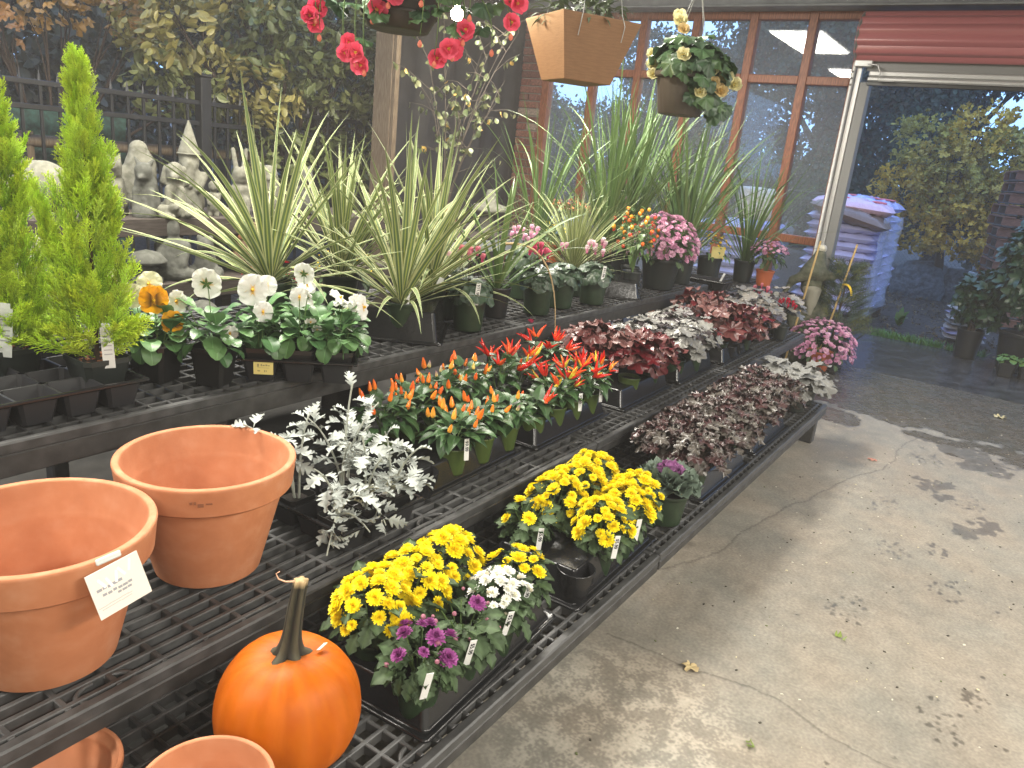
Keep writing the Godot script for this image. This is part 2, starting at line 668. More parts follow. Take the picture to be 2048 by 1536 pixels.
# ---------------------------------------------------------------- floor, walls, roof
func floor_images() -> Array:
	# 1 px = 5 mm over x -2.6..2.9, z -9.0..1.0 : wet stains, cracks, wear, painted bench shade
	var w := 1100
	var h := 1740
	var px := 0.005
	var n := FastNoiseLite.new()
	n.noise_type = FastNoiseLite.TYPE_SIMPLEX_SMOOTH
	n.seed = 3
	n.frequency = 0.006
	n.fractal_octaves = 5
	var big: PackedByteArray = n.get_image(w, h, false, false, false).get_data()
	n.seed = 4
	n.frequency = 0.05
	n.fractal_octaves = 4
	var fine: PackedByteArray = n.get_image(w, h, false, false, false).get_data()
	n.seed = 9
	n.frequency = 0.35
	n.fractal_octaves = 2
	var grit: PackedByteArray = n.get_image(w, h, false, false, false).get_data()
	n.seed = 14
	n.frequency = 0.010
	n.fractal_octaves = 6
	var wet: PackedByteArray = n.get_image(w, h, false, false, false).get_data()
	var wetmask := PackedByteArray()
	wetmask.resize(w * h)
	# wet shoe prints and drips: [x, z, size]
	var prints := [[-0.29, -4.07, 0.10], [-0.24, -2.87, 0.10], [-0.18, -3.55, 0.09], [0.05, -3.33, 0.09], [0.127, -2.42, 0.10], [-0.27, -5.13, 0.12], [-0.2, -5.0, 0.10], [0.05, -4.45, 0.10], [-0.02, -3.7, 0.07], [0.2, -2.6, 0.06]]
	for q in prints:
		for k in 20:
			var a := rf(0, TAU)
			var rr: float = q[2] * sqrt(rf(0, 1))
			spot(wetmask, w, h, (q[0] + cos(a) * rr * 0.75 + 2.6) / px, (q[1] + sin(a) * rr * 1.25 + 7.7) / px, rf(0.9, 2.0), 170)
	for q in [[0.098, -4.092, 0.10], [0.13, -4.22, 0.08], [0.06, -3.99, 0.06], [-0.157, -4.52, 0.08], [-0.08, -4.42, 0.07], [-0.10, -4.62, 0.07], [-0.20, -4.63, 0.05], [-0.008, -5.305, 0.15], [0.06, -5.15, 0.13], [0.134, -5.127, 0.10], [-0.09, -5.38, 0.12], [-0.85, -5.75, 0.06]]:
		for k in 8:
			spot(wetmask, w, h, (q[0] + rf(-1, 1) * q[2] * 0.7 + 2.6) / px, (q[1] + rf(-1, 1) * q[2] * 0.7 + 7.7) / px, q[2] * rf(0.2, 0.42) / px, 150)
	for k in 26:
		spot(wetmask, w, h, (rf(-0.6, 0.6) + 2.6) / px, (rf(-5.0, -1.9) + 7.7) / px, rf(0.8, 1.8), 190)
	# cracks
	var crack := PackedByteArray()
	crack.resize(w * h)
	for line in [[[-0.86, -2.10], [-0.752, -2.113], [-0.572, -2.121], [-0.44, -2.15], [-0.299, -2.163], [-0.15, -2.10], [0.023, -2.086], [0.3, -2.0]], [[-1.0, -2.45], [-0.889, -2.656], [-0.773, -2.964], [-0.74, -3.2], [-0.713, -3.482], [-0.62, -3.8], [-0.60, -4.0], [-0.544, -4.194], [-0.40, -4.6], [-0.373, -5.073], [-0.3, -5.6]]]:
		for i in line.size() - 1:
			var steps := 160
			for k in steps:
				var t := float(k) / steps
				var x: float = lerpf(line[i][0], line[i + 1][0], t)
				var z: float = lerpf(line[i][1], line[i + 1][1], t)
				var ii := int((x + 2.6) / px)
				var jj := int((z + 7.7) / px)
				var wob := (wet[clampi(jj * w + ii, 0, w * h - 1)] - 128) / 14
				ii += wob
				jj += wob / 2
				for dd in [0, 1, w]:
					var at_ := jj * w + ii + int(dd)
					if at_ >= 0 and at_ < w * h:
						crack[at_] = 255 if dd == 0 else max(crack[at_], 110)
	var alb := PackedByteArray()
	alb.resize(w * h * 3)
	var rou := PackedByteArray()
	rou.resize(w * h)
	for j in h:
		var z := j * px - 7.7
		var zwet := smoothstep(-5.1, -6.5, z) * 150.0
		for i in w:
			var k := j * w + i
			var x := i * px - 2.6
			var g := float(big[k]) - 128.0
			var s := 119.0 + g * 0.07 + (float(fine[k]) - 128.0) * 0.09 + (float(grit[k]) - 128.0) * 0.13
			# pale worn patch near the bench
			var ddx := (x + 0.62) / 0.42
			var ddz := (z + 1.72) / 0.42
			var worn := 1.0 - ddx * ddx - ddz * ddz
			if worn > 0.0:
				var e := float(fine[k]) + float(grit[k]) * 0.6 - 190.0
				s += clampf(worn * 1.6, 0, 1) * clampf(e * 0.5, 0.0, 22.0)
			# shade under the benches painted into the floor colour, ragged edge
			var bench_shade := clampf((-1.12 - x + (float(wet[k]) - 128.0) * 0.0035) * 5.0, 0.0, 1.0)
			s *= 1.0 - 0.62 * bench_shade
			var mask := float(wetmask[k])
			var puddle := float(wet[k]) - 150.0 + zwet + smoothstep(-0.8, -6.0, z) * 0.0
			if zwet > 4.0 and puddle > 0.0:
				mask = maxf(mask, clampf(puddle * 14.0, 0.0, 215.0))
			var m := mask / 255.0
			if crack[k] > 0:
				s *= 1.0 - 0.22 * crack[k] / 255.0
			var warm := clampf((float(wet[k]) - 118.0) * 0.07, -3.0, 4.0)
			s *= 1.0 - 0.40 * m
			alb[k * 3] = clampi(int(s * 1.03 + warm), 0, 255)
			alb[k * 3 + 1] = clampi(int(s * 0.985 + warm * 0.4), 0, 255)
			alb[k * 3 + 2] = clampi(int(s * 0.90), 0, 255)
			rou[k] = clampi(int(170.0 + (float(fine[k]) - 128.0) * 0.2 - 120.0 * m), 20, 255)
	var ia := Image.create_from_data(w, h, false, Image.FORMAT_RGB8, alb)
	var ir := Image.create_from_data(w, h, false, Image.FORMAT_L8, rou)
	return [ImageTexture.create_from_image(ia), ImageTexture.create_from_image(ir)]


func spot(mask: PackedByteArray, w: int, h: int, cx: float, cy: float, r: float, val: int) -> void:
	var rr := int(ceil(r * 1.3))
	for y in range(-rr, rr + 1):
		for x in range(-rr, rr + 1):
			var d := sqrt(x * x + y * y * 0.7) + sin(atan2(y, x) * 3.0 + cx) * r * 0.2
			if d < r:
				var i := int(cx) + x
				var j := int(cy) + y
				if i >= 0 and i < w and j >= 0 and j < h:
					mask[j * w + i] = val


func building() -> void:
	# floor: the stretch in view carries the stains, plain concrete round it
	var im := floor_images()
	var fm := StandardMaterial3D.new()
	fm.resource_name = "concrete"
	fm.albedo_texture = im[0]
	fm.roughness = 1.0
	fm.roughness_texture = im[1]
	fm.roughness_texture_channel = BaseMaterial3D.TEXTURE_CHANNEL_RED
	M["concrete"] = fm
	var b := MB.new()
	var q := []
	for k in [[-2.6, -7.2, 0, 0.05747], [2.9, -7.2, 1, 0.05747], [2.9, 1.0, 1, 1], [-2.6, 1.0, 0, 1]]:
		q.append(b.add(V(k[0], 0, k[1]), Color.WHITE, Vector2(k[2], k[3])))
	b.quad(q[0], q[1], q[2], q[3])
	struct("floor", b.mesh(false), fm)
	var plain := mk("concrete_plain", L(0.19, 0.178, 0.15), 0.7, {"tex": noise_tex(0.01, Color(0.75, 0.75, 0.75), Color(1, 1, 1), 41, 512, 5), "scale": 0.6})
	struct("floor_slab", boxm(7.1, 0.2, 11.4), plain, at(0.95, -0.104, -1.5))
	# slab coloured dark to paint in the shade behind the benches
	var shade_mat := mk("shade_slab", L(0.030, 0.028, 0.025), 0.6, {"tex": noise_tex(0.015, Color(0.5, 0.5, 0.5), Color(1, 1, 1), 47, 512, 5), "scale": 0.8})
	struct("shade_slab", boxm(2.4, 0.2, 11.4), shade_mat, at(-3.802, -0.108, -1.5))
	# dark wet apron outside the door, cast in bays
	var apron := mk("apron", L(0.075, 0.076, 0.08), 0.22, {"tex": noise_tex(0.012, Color(0.55, 0.55, 0.55), Color(1, 1, 1), 42, 512, 5), "scale": 0.8, "world": true, "bump": bump_tex(0.05, 43), "bs": 0.25})
	for k in 3:
		struct("apron_slab", boxm(2.3, 0.12, 1.90, 0.006), apron, at(-2.45 + k * 2.31, -0.066, -8.155))
	var soilm := mk("ground_soil", L(0.060, 0.048, 0.04), 0.85, {"tex": noise_tex(0.03, Color(0.35, 0.35, 0.35), Color(1, 1, 1), 44, 512, 5), "scale": 0.7, "bump": bump_tex(0.06, 45), "bs": 2.0})
	var g := MB.new()
	var rows := []
	for i in 61:
		var row := PackedVector3Array()
		for j in 61:
			var x := -90.0 + i * 3.0
			var z := -90.0 + j * 3.0
			var far := maxf(0.0, maxf(absf(x) - 12.0, maxf(-z - 24.0, z - 10.0)))
			row.append(V(x, -0.10 + minf(far * 0.05, 1.5) + (sin(x * 0.7) * cos(z * 0.9)) * 0.02, z))
		rows.append(row)
	g.sheet(rows)
	struct("ground", g.mesh(), soilm)
	# roof slab on a beam, walls behind the camera and to the right
	struct("ceiling", boxm(9.5, 0.2, 11.9), M.ceiling, at(-0.25, 3.3, -1.75))
	struct("right_wall", boxm(0.2, 3.2, 11.9), M.inner_wall, at(4.6, 1.6, -1.75))
	struct("rear_wall", boxm(9.5, 3.2, 0.2), M.inner_wall, at(-0.25, 1.6, 4.3))
	struct("end_wall", boxm(2.5, 2.93, 0.16), M.inner_wall, at(3.25, 1.465, -7.42))
	var t := thing("roof_beam", "grey beam across the top of the windows and roller door", "beam", V(0, 2.93, -7.3))
	part(t, "girder", boxm(9.4, 0.26, 0.22, 0.01), M.beam, at(-0.25, 0.135, 0))
	part(t, "flange", boxm(9.4, 0.02, 0.30, 0.004), M.beam, at(-0.25, -0.006, 0))
	window_wall()
	roller_door()
	# brick pier
	t = thing("brick_pier", "narrow red brick pier between dark curtain and window frame", "pier", V(-4.84, 0, -7.42))
	part(t, "mortar_core", boxm(0.235, 3.18, 0.20), M.mortar, at(0, 1.59, -0.012))
	var full := boxm(0.242, 0.064, 0.21, 0.005)
	var half := boxm(0.116, 0.064, 0.21, 0.005)
	for k in 42:
		var y := 0.04 + k * 0.0755
		if k % 2 == 0:
			part(t, "brick", full, M["brick%d" % (R.randi() % 3)], Transform3D(Basis(Vector3.UP, rf(-0.01, 0.01)), V(rf(-0.002, 0.002), y, rf(-0.003, 0.003))))
		else:
			for s in [-1, 1]:
				var pale: bool = (k == 25 or k == 23 and s > 0)
				part(t, "brick", half, M["brick3"] if pale else M["brick%d" % (R.randi() % 3)], Transform3D(Basis(Vector3.UP, rf(-0.01, 0.01)), V(s * 0.063, y, rf(-0.003, 0.004))))
	# dark curtain between post and pier, with hanging folds
	t = thing("dark_curtain", "dark grey hanging curtain wall between wooden post and brick pier", "curtain", V(-4.98, 0, -6.1))
	b = MB.new()
	for side in [0, 1]:
		rows = []
		for i in 50:
			var z := -1.28 + i * 2.22 / 49.0
			var row := PackedVector3Array()
			for j in 8:
				var y := 0.02 + j * 3.16 / 7.0
				row.append(V(0.03 * sin(z * 9.0) * (1.0 - y * 0.2) + 0.015 * sin(z * 23.0 + y) - side * 0.006, y, z))
			rows.append(row)
		b.sheet(rows)
	part(t, "sheet", b.mesh(), M.curtain)
	part(t, "rail", boxm(0.05, 0.05, 2.26, 0.004), M.steel_grey, at(0, 3.165, -0.17))
	# wooden post
	t = thing("wooden_post", "square brown wooden post standing beside the dark curtain", "post", V(-4.625, 0, -4.9))
	part(t, "shaft", boxm(0.19, 3.17, 0.09, 0.004), M.post_wood, at(0, 1.585, 0))
	part(t, "batten", boxm(0.035, 3.1, 0.05, 0.003), M.post_wood, at(0.114, 1.55, 0.015))
	# the left eaves, above the picture
	struct("eaves_beam", boxm(0.2, 0.22, 11.7, 0.01), M.beam, at(-4.85, 3.085, -1.75))


func window_wall() -> void:
	var t := thing("window_wall", "brown timber window wall with tall glass panes left of door", "window", V(-3.1, 0, -7.42))
	var xs := [-4.68, -4.13, -3.63, -3.09, -2.55, -2.03, -1.60]
	for i in xs.size():
		var w := 0.075 if i > 0 else 0.09
		part(t, "mullion", boxm(w, 2.93, 0.10, 0.005), M.frame_wood, at(xs[i] + 3.1, 1.465, 0))
	var levels := [0.10, 1.0, 2.36, 2.885]
	for i in xs.size() - 1:
		var cx: float = (xs[i] + xs[i + 1]) / 2 + 3.1
		var gap: float = xs[i + 1] - xs[i] - 0.075
		for y in levels:
			part(t, "transom", boxm(gap, 0.07, 0.092, 0.005), M.frame_wood, at(cx, y, 0))
		for k in 3:
			var y0: float = levels[k] + 0.035
			var y1: float = levels[k + 1] - 0.035
			part(t, "pane", boxm(gap + 0.01, y1 - y0 + 0.01, 0.006), M.glass, at(cx, (y0 + y1) / 2, -0.01))
			var xf := []
			for d in int(gap * (y1 - y0) * (130 if k == 1 else 40)):
				xf.append(Transform3D(Basis.from_scale(Vector3(1, rf(1, 2.0), 0.5) * rf(0.3, 1.1)), V(cx + rf(-0.5, 0.5) * gap, lerpf(y0, y1, rf(0, 1)), -0.0065)))
			if xf.size() > 0 and k > 0:
				many(t, "water_drops", droplet(), M.drop, xf)


func droplet() -> ArrayMesh:
	if not cache.has("drop"):
		var b := MB.new()
		b.lathe([Vector2(0.0022, 0), Vector2(0.0017, 0.0009), Vector2(0.0001, 0.0013)], 6, Transform3D(Basis(Vector3.RIGHT, PI / 2), Vector3.ZERO))
		cache["drop"] = b.mesh()
		mk("drop", L(0.55, 0.6, 0.66), 0.15)
	return cache["drop"]


func roller_door() -> void:
	var t := thing("roller_door", "red corrugated roller door coiled above the open doorway", "roller door", V(0.2, 0, -7.2))
	# the coil: each slat a bulging strip round the drum
	for i in 11:
		var b := MB.new()
		var rows := []
		for k in 7:
			var f := float(k) / 6
			var an := deg_to_rad(-105.0 + (i + f) * 26.0)
			var rr := 0.185 + 0.014 * sin(PI * f) + (0.004 if k == 3 else 0.0)
			rows.append(PackedVector3Array([V(-1.78, 2.68 + sin(an) * rr, cos(an) * rr), V(1.85, 2.68 + sin(an) * rr, cos(an) * rr)]))
		b.sheet(rows)
		part(t, "slat", b.mesh(), M.door_red)
	var e := MB.new()
	e.lathe([Vector2(0.0, 0.0), Vector2(0.19, 0.0), Vector2(0.205, -0.012), Vector2(0.19, -0.024), Vector2(0.0, -0.024)], 24, Transform3D(Basis(Vector3.BACK, PI / 2), V(-1.78, 2.68, 0)))
	part(t, "end_plate", e.mesh(false), M.steel_grey)
	part(t, "curtain_strip", boxm(3.55, 0.10, 0.03, 0.006), M.steel_grey, at(0.1, 2.475, 0.02))
	part(t, "bottom_bar", boxm(3.5, 0.045, 0.045, 0.01), M.alu, at(0.1, 2.405, 0.03))
	part(t, "bottom_bar", boxm(3.5, 0.035, 0.07, 0.01), M.alu, at(0.1, 2.362, 0.035))
	part(t, "seal", boxm(3.5, 0.03, 0.02, 0.004), M.pot_black, at(0.1, 2.329, 0.035))
	part(t, "guide_rail", boxm(0.018, 2.48, 0.09, 0.003), M.white_metal, at(-1.765, 1.24, 0.04))
	part(t, "guide_rail", boxm(0.040, 2.46, 0.05, 0.003), M.alu, at(-1.728, 1.23, 0.01))
	part(t, "jamb_post", boxm(0.075, 2.34, 0.12, 0.004), M.steel_grey, at(-1.667, 1.17, -0.03))
	part(t, "head_bracket", boxm(0.14, 0.05, 0.05, 0.006), M.alu, at(-1.70, 2.475, 0.065))
	part(t, "latch", tubem([V(-1.66, 2.47, 0.1), V(-1.58, 2.46, 0.11), V(-1.55, 2.40, 0.11), V(-1.56, 2.345, 0.10), V(-1.44, 2.345, 0.10)], 0.007, 0.006, 6), M.alu)
	for k in 3:
		part(t, "bolt", lathem([Vector2(0, 0.008), Vector2(0.008, 0.006), Vector2(0.009, 0.0)], 8), M.steel_grey, Transform3D(Basis(Vector3.RIGHT, PI / 2), V(-1.765, 2.41 - k * 0.05, 0.085)))


# ---------------------------------------------------------------- trees and things outdoors
func leaf_clump(kind: String, n: int, spread: float, c0: Color, c1: Color) -> ArrayMesh:
	var key := "clump" + kind
	if cache.has(key):
		return cache[key]
	var b := MB.new()
	for i in n:
		var d := Vector3(rf(-1, 1), rf(-1, 1), rf(-1, 1)).normalized()
		var x := ori(d * spread * rf(0.2, 1.0), d + V(0, -0.6, 0), V(rf(-1, 1), rf(-1, 1), rf(-1, 1)))
		var c := c0.lerp(c1, rf(0, 1))
		match kind:
			"drop":
				blade_into(b, ori(d * spread * rf(0.2, 1.0), V(rf(-0.5, 0.5), -1, rf(-0.5, 0.5)), d), rf(0.07, 0.10), rf(0.016, 0.024), "oval", rf(0.2, 0.7), 0.35, [[-1.0, c], [0.0, c * 0.8], [1.0, c * 1.1]], 4)
			"maple":
				rleaf_into(b, x, rf(0.06, 0.10), 5, 0.6, 0.1, -0.15, c * 0.9, c, c * 1.1, 15, 1, 0.5)
			_:
				blade_into(b, x, rf(0.07, 0.12), rf(0.026, 0.042), "oval", rf(0.2, 0.9), 0.2, [[-1.0, c], [0.0, c * 0.85], [1.0, c * 1.08]], 3)
	cache[key] = b.mesh()
	return cache[key]


# lobes = [[centre, radius], ...] relative to the foot
func tree(called: String, label: String, at_: Vector3, lobes: Array, per: float, clump: Mesh, m: Material, tints: Array, trunk: float, group := "trees behind the garden centre") -> Node3D:
	var t := thing(called, label, "tree", at_, 0.0, group)
	var b := MB.new()
	var top: Vector3 = lobes[0][0]
	var fork := Vector3(top.x * 0.25, top.y * 0.45, top.z * 0.25)
	b.tube(curve(Vector3.ZERO, V(trunk, fork.y * 0.5, 0), fork, 6), [trunk * 1.35, trunk * 1.1, trunk, trunk * 0.95, trunk * 0.9, trunk * 0.85, trunk * 0.8], 8)
	for l in lobes:
		var c: Vector3 = l[0]
		var pts := curve(fork, fork.lerp(c, 0.5) + V(0, -0.15 * l[1], 0), c, 6)
		b.tube(pts, [trunk * 0.55, trunk * 0.45, trunk * 0.36, trunk * 0.28, trunk * 0.2, trunk * 0.13, trunk * 0.07], 6)
		for k in 5:
			var e: Vector3 = c + V(rf(-1, 1), rf(-0.5, 1), rf(-1, 1)).normalized() * l[1] * 0.9
			b.tube(curve(pts[3 + k % 3], c.lerp(e, 0.4), e, 4), [trunk * 0.2, trunk * 0.15, trunk * 0.1, trunk * 0.06, trunk * 0.03], 4, Color.WHITE, false)
	part(t, "trunk", b.mesh(), M.stem_brown)
	var xs := []
	var cs := []
	for l in lobes:
		var n := int(per * l[1] * l[1])
		var tint: Color = pick(tints)
		for i in n:
			var d := V(rf(-1, 1), rf(-1, 1), rf(-1, 1))
			if d.length() > 1.0:
				d = d.normalized()
			d = d.normalized() * pow(d.length(), 0.5) * (1.0 + 0.18 * sin(d.x * 7.0 + l[1] * 5.0) * cos(d.z * 6.0))
			var q: Vector3 = l[0] + d * V(l[1], l[1] * 0.8, l[1])
			var y := Vector3(rf(-1, 1), rf(-0.2, 1), rf(-1, 1))
			xs.append(ori(q, y, V(rf(-1, 1), rf(-1, 1), rf(-1, 1)), rf(0.7, 1.35)))
			var c := tint * rf(0.7, 1.25)
			c.a = 1.0
			cs.append(c)
	many(t, "crown", clump, m, xs, cs)
	return t


func maple_clump_small() -> ArrayMesh:
	var b := MB.new()
	for i in 3:
		var d := Vector3(rf(-1, 1), rf(-1, 1), rf(-1, 1)).normalized()
		var c := L(0.9, 0.9, 0.85) * rf(0.85, 1.1)
		rleaf_into(b, ori(d * 0.07, V(rf(-0.6, 0.6), rf(-0.3, 1), rf(-0.6, 0.6)), d + V(0, -0.6, 0)), rf(0.038, 0.055), 5, 0.62, 0.12, -0.2, c * 0.9, c, c * 1.1, 18, 2, 0.5, 0.08)
	return b.mesh()


func outdoors() -> void:
	var broad := leaf_clump("broad", 10, 0.15, L(0.85, 1.0, 0.85), L(1, 1, 0.9))
	var maple := leaf_clump("maple", 6, 0.15, L(0.9, 0.9, 0.8), L(1, 1, 1))
	var maple_small := maple_clump_small()
	var dropl := leaf_clump("drop", 7, 0.09, L(0.8, 0.9, 0.75), L(1, 1, 0.9))
	var dark := [L(0.055, 0.075, 0.045), L(0.07, 0.088, 0.05), L(0.045, 0.065, 0.045)]
	var autumn := [L(0.10, 0.085, 0.04), L(0.12, 0.08, 0.035), L(0.08, 0.085, 0.04)]
	# the wood beyond the windows
	var spots := [
		[V(-13.5, 0, -20), 4.2, 0.9, "tall dark tree at the left end behind the windows, blue sky over it"],
		[V(-10.2, 0, -21), 3.3, 0.8, "low dark tree behind the windows under the patch of blue sky"],
		[V(-7.4, 0, -18), 4.6, 1.0, "dark tree behind the middle windows"],
		[V(-4.6, 0, -19), 7.4, 1.2, "tall dark tree behind the windows nearest the roller door"],
		[V(-1.9, 0, -20), 8.2, 1.3, "tallest dark tree seen through the top of the open doorway"],
		[V(1.4, 0, -19), 7.8, 1.2, "dark tree above the pallets in the open doorway"],
		[V(4.6, 0, -20), 7.5, 1.2, "dark tree at the right edge beyond the doorway"],
		[V(-16.5, 0, -14), 4.6, 1.1, "dark tree far left beyond the corner of the curtain wall"],
	]
	for s in spots:
		var hh: float = s[1]
		var lobes := [[V(rf(-0.3, 0.3), hh * 0.68, 0), hh * 0.26]]
		for k in 9:
			var a := k * 2.4
			lobes.append([V(cos(a) * rf(0.9, 1.7), hh * rf(0.22, 0.86), sin(a) * rf(0.8, 1.5)), hh * rf(0.15, 0.22)])
		for k in 4:
			lobes.append([V(-1.8 + k * 1.2, rf(0.5, 1.6), rf(-0.4, 0.8)), rf(0.85, 1.1)])
		tree("background_tree", s[3], s[0], lobes, 210.0, broad, M.leaf_dull, dark if R.randf() < 0.65 else dark + autumn, 0.16)
	# yellowing maple outside the doorway: flat tiers of leaves
	var ml := []
	for q in [[-0.6, 2.35, 0.0, 0.50], [0.1, 2.55, 0.1, 0.45], [0.7, 2.2, -0.1, 0.55], [-0.2, 1.95, 0.3, 0.50], [-0.75, 1.55, 0.1, 0.50], [0.0, 1.60, 0.2, 0.55], [0.6, 1.55, 0.2, 0.5], [0.2, 1.1, 0.3, 0.55], [-0.45, 1.0, 0.2, 0.45], [1.2, 2.0, 0.0, 0.6], [1.3, 1.4, 0.0, 0.5], [0.75, 0.95, 0.1, 0.5]]:
		ml.append([V(q[0], q[1], q[2]), q[3]])
	tree("maple_tree", "small maple with yellow and olive leaves outside the open doorway", V(-1.2, 0, -14.3), ml, 620.0, maple_small, M.leaf_dull, [L(0.66, 0.42, 0.05), L(0.52, 0.36, 0.06), L(0.70, 0.36, 0.05), L(0.42, 0.34, 0.06)], 0.07, "")
	# hedge of trees beyond the fence on the left
	var side := [
		[V(-10.5, 0, -1.0), 5.0, "dark tree beyond the iron fence at the far left"],
		[V(-9.8, 0, -4.0), 5.6, "dark tree beyond the iron fence behind the stone figures"],
		[V(-10.6, 0, -7.0), 6.0, "dark tree beyond the fence behind the drooping-leaved tree"],
		[V(-9.8, 0, -10.0), 6.0, "dark tree beyond the fence beside the wooden post"],
		[V(-11.5, 0, 2.0), 5.5, "dark tree beyond the left end of the iron fence"],
		[V(-13.5, 0, -5.4), 7.0, "tallest tree in the second row beyond the iron fence"],
		[V(-13.5, 0, -1.0), 6.5, "tree in the second row beyond the left of the iron fence"],
		[V(-13.8, 0, -10.0), 7.0, "tree in the second row beyond the wooden post"],
		[V(-10.0, 0, 5.5), 6.5, "tree beyond the fence, mirrored in the window panes"],
		[V(-10.5, 0, 10.0), 7.5, "farther tree beyond the fence, mirrored in the panes"],
		[V(-5.5, 0, 13.0), 8.0, "tree past the back of the shelter, mirrored in panes"],
	]
	for s in side:
		var hh: float = s[1]
		var lobes := [[V(0, hh * 0.68, 0), hh * 0.24]]
		for k in 9:
			var a := k * 2.4
			lobes.append([V(cos(a) * rf(0.8, 1.5), hh * rf(0.12, 0.88), sin(a) * rf(0.9, 1.7)), hh * rf(0.17, 0.22)])
		tree("hedge_tree", s[2], s[0], lobes, 190.0, broad, M.leaf_dull, [L(0.06, 0.07, 0.04), L(0.085, 0.075, 0.045), L(0.05, 0.06, 0.035), L(0.09, 0.065, 0.05)], 0.15, "trees beyond the iron fence")
	# small tree with drooping leaves between the fence and the post
	var sl := []
	for q in [[0.3, 2.45, -0.2, 0.50], [-0.1, 2.65, 0.55, 0.45], [0.25, 2.15, 0.2, 0.42], [0.0, 2.5, -0.9, 0.5], [0.2, 1.95, -0.5, 0.40], [-0.2, 2.85, 0.0, 0.5], [0.1, 1.6, -0.35, 0.36], [0.35, 1.75, 0.45, 0.30], [0.1, 2.1, -1.15, 0.42], [-0.1, 1.5, -1.0, 0.34], [0.2, 1.3, 0.3, 0.32], [0.1, 1.15, -0.2, 0.34], [0.0, 1.75, 1.0, 0.34], [0.1, 2.2, 1.1, 0.4], [0.15, 1.75, -1.45, 0.4], [0.2, 2.3, -1.5, 0.42], [0.1, 1.2, -1.5, 0.36], [0.1, 2.6, -1.4, 0.45], [0.2, 2.95, -0.8, 0.5], [0.0, 1.1, -0.7, 0.35]]:
		sl.append([V(q[0], q[1], q[2]), q[3]])
	tree("drooping_tree", "slender tree with drooping olive leaves behind the iron fence", V(-5.85, 0, -4.85), sl, 560.0, dropl, M.leaf, [L(0.20, 0.21, 0.075), L(0.16, 0.18, 0.065), L(0.30, 0.25, 0.08), L(0.14, 0.16, 0.06)], 0.05, "")
	var yl := []
	for q in [[0.2, 2.15, 0.1, 0.22], [0.0, 2.35, 0.5, 0.28], [0.3, 2.2, -0.35, 0.22], [0.1, 2.3, -0.75, 0.25], [0.25, 1.95, 0.45, 0.16], [0.1, 2.05, -1.2, 0.2], [0.0, 2.55, -0.2, 0.3], [0.2, 2.0, -1.6, 0.16]]:
		yl.append([V(q[0], q[1], q[2]), q[3]])
	tree("yellow_leaved_tree", "bare-branched small tree with orange and yellow leaves over the iron fence", V(-6.3, 0, -3.1), yl, 330.0, maple_small, M.leaf, [L(0.36, 0.20, 0.05), L(0.33, 0.25, 0.06), L(0.24, 0.19, 0.05), L(0.30, 0.15, 0.05)], 0.035, "")
	iron_fence()
	# --- outside the door
	bag_stack()
	var t := thing("chain_link_fence", "chain link fence with dark top rail behind bags and boulders", "fence", V(-1.5, 0, -15.2))
	part(t, "top_rail", tubem([V(-6, 1.34, 0), V(5, 1.34, 0)], 0.024, 0.024, 8), M.black_iron)
	for k in 5:
		part(t, "post", tubem([V(-5.6 + k * 2.5, -0.1, 0), V(-5.6 + k * 2.5, 1.38, 0)], 0.028, 0.028, 8), M.black_iron)
	var b := MB.new()
	for k in 190:
		for s in [-1, 1]:
			var x0 := -6.0 + k * 0.065
			b.tube([V(x0, 0, 0), V(x0 + s * 1.3, 1.32, 0)], [0.002, 0.002], 3, Color.WHITE, false)
	part(t, "mesh_wire", b.mesh(), M.chain).set_meta("kind", "stuff")
	var n := FastNoiseLite.new()
	n.frequency = 0.9
	for q in [[V(-1.42, 0, -14.4), V(0.42, 0.40, 0.34), "left grey boulder behind the wrapped bags"], [V(-0.75, 0, -14.6), V(0.55, 0.33, 0.36), "right grey boulder, flatter, beside the white post"]]:
		b = MB.new()
		var rows := []
		for i in 15:
			var row := PackedVector3Array()
			for j in 22:
				var th := PI * i / 14.0
				var d := V(sin(th) * cos(TAU * j / 22), cos(th), sin(th) * sin(TAU * j / 22))
				d = V(signf(d.x) * pow(absf(d.x), 0.7), signf(d.y) * pow(absf(d.y), 0.7), signf(d.z) * pow(absf(d.z), 0.7))
				row.append(d * q[1] * (1.0 + 0.25 * n.get_noise_3dv(d * 1.6 + q[0])))
			rows.append(row)
		b.sheet(rows, null, true)
		var o := part(self, "boulder", b.mesh(), M.granite, at(q[0].x, 0.08, q[0].z))
		tag(o, q[2], "boulder", "boulders outside the door")
	# fallen leaves and mulch on the soil
	var fl := leaf_clump("broad", 7, 0.16, L(1, 1, 1), L(1, 1, 1))
	var xs := []
	var cs := []
	for i in 900:
		xs.append(ori(V(rf(-3.2, 1.4), -0.07, rf(-15.0, -9.2)), V(rf(-0.5, 0.5), 1, rf(-0.5, 0.5)), V(rf(-1, 1), 0, rf(-1, 1)), rf(0.12, 0.32)))
		cs.append(pick([L(0.16, 0.10, 0.05), L(0.10, 0.06, 0.035), L(0.06, 0.04, 0.03), L(0.22, 0.15, 0.08)]))
	var o2 := many(self, "leaf_litter", fl, M.leaf_dull, xs, cs)
	o2.set_meta("label", "dead leaves and mulch on the soil outside the door")
	o2.set_meta("category", "leaf litter")
	# grass tufts along the edge of the slab
	var gm := blade(0.11, 0.006, "grass", 0.9, 0.1, [[-1.0, L(0.07, 0.17, 0.03)], [0.0, L(0.09, 0.21, 0.04)], [1.0, L(0.07, 0.17, 0.03)]], 4)
	xs = []
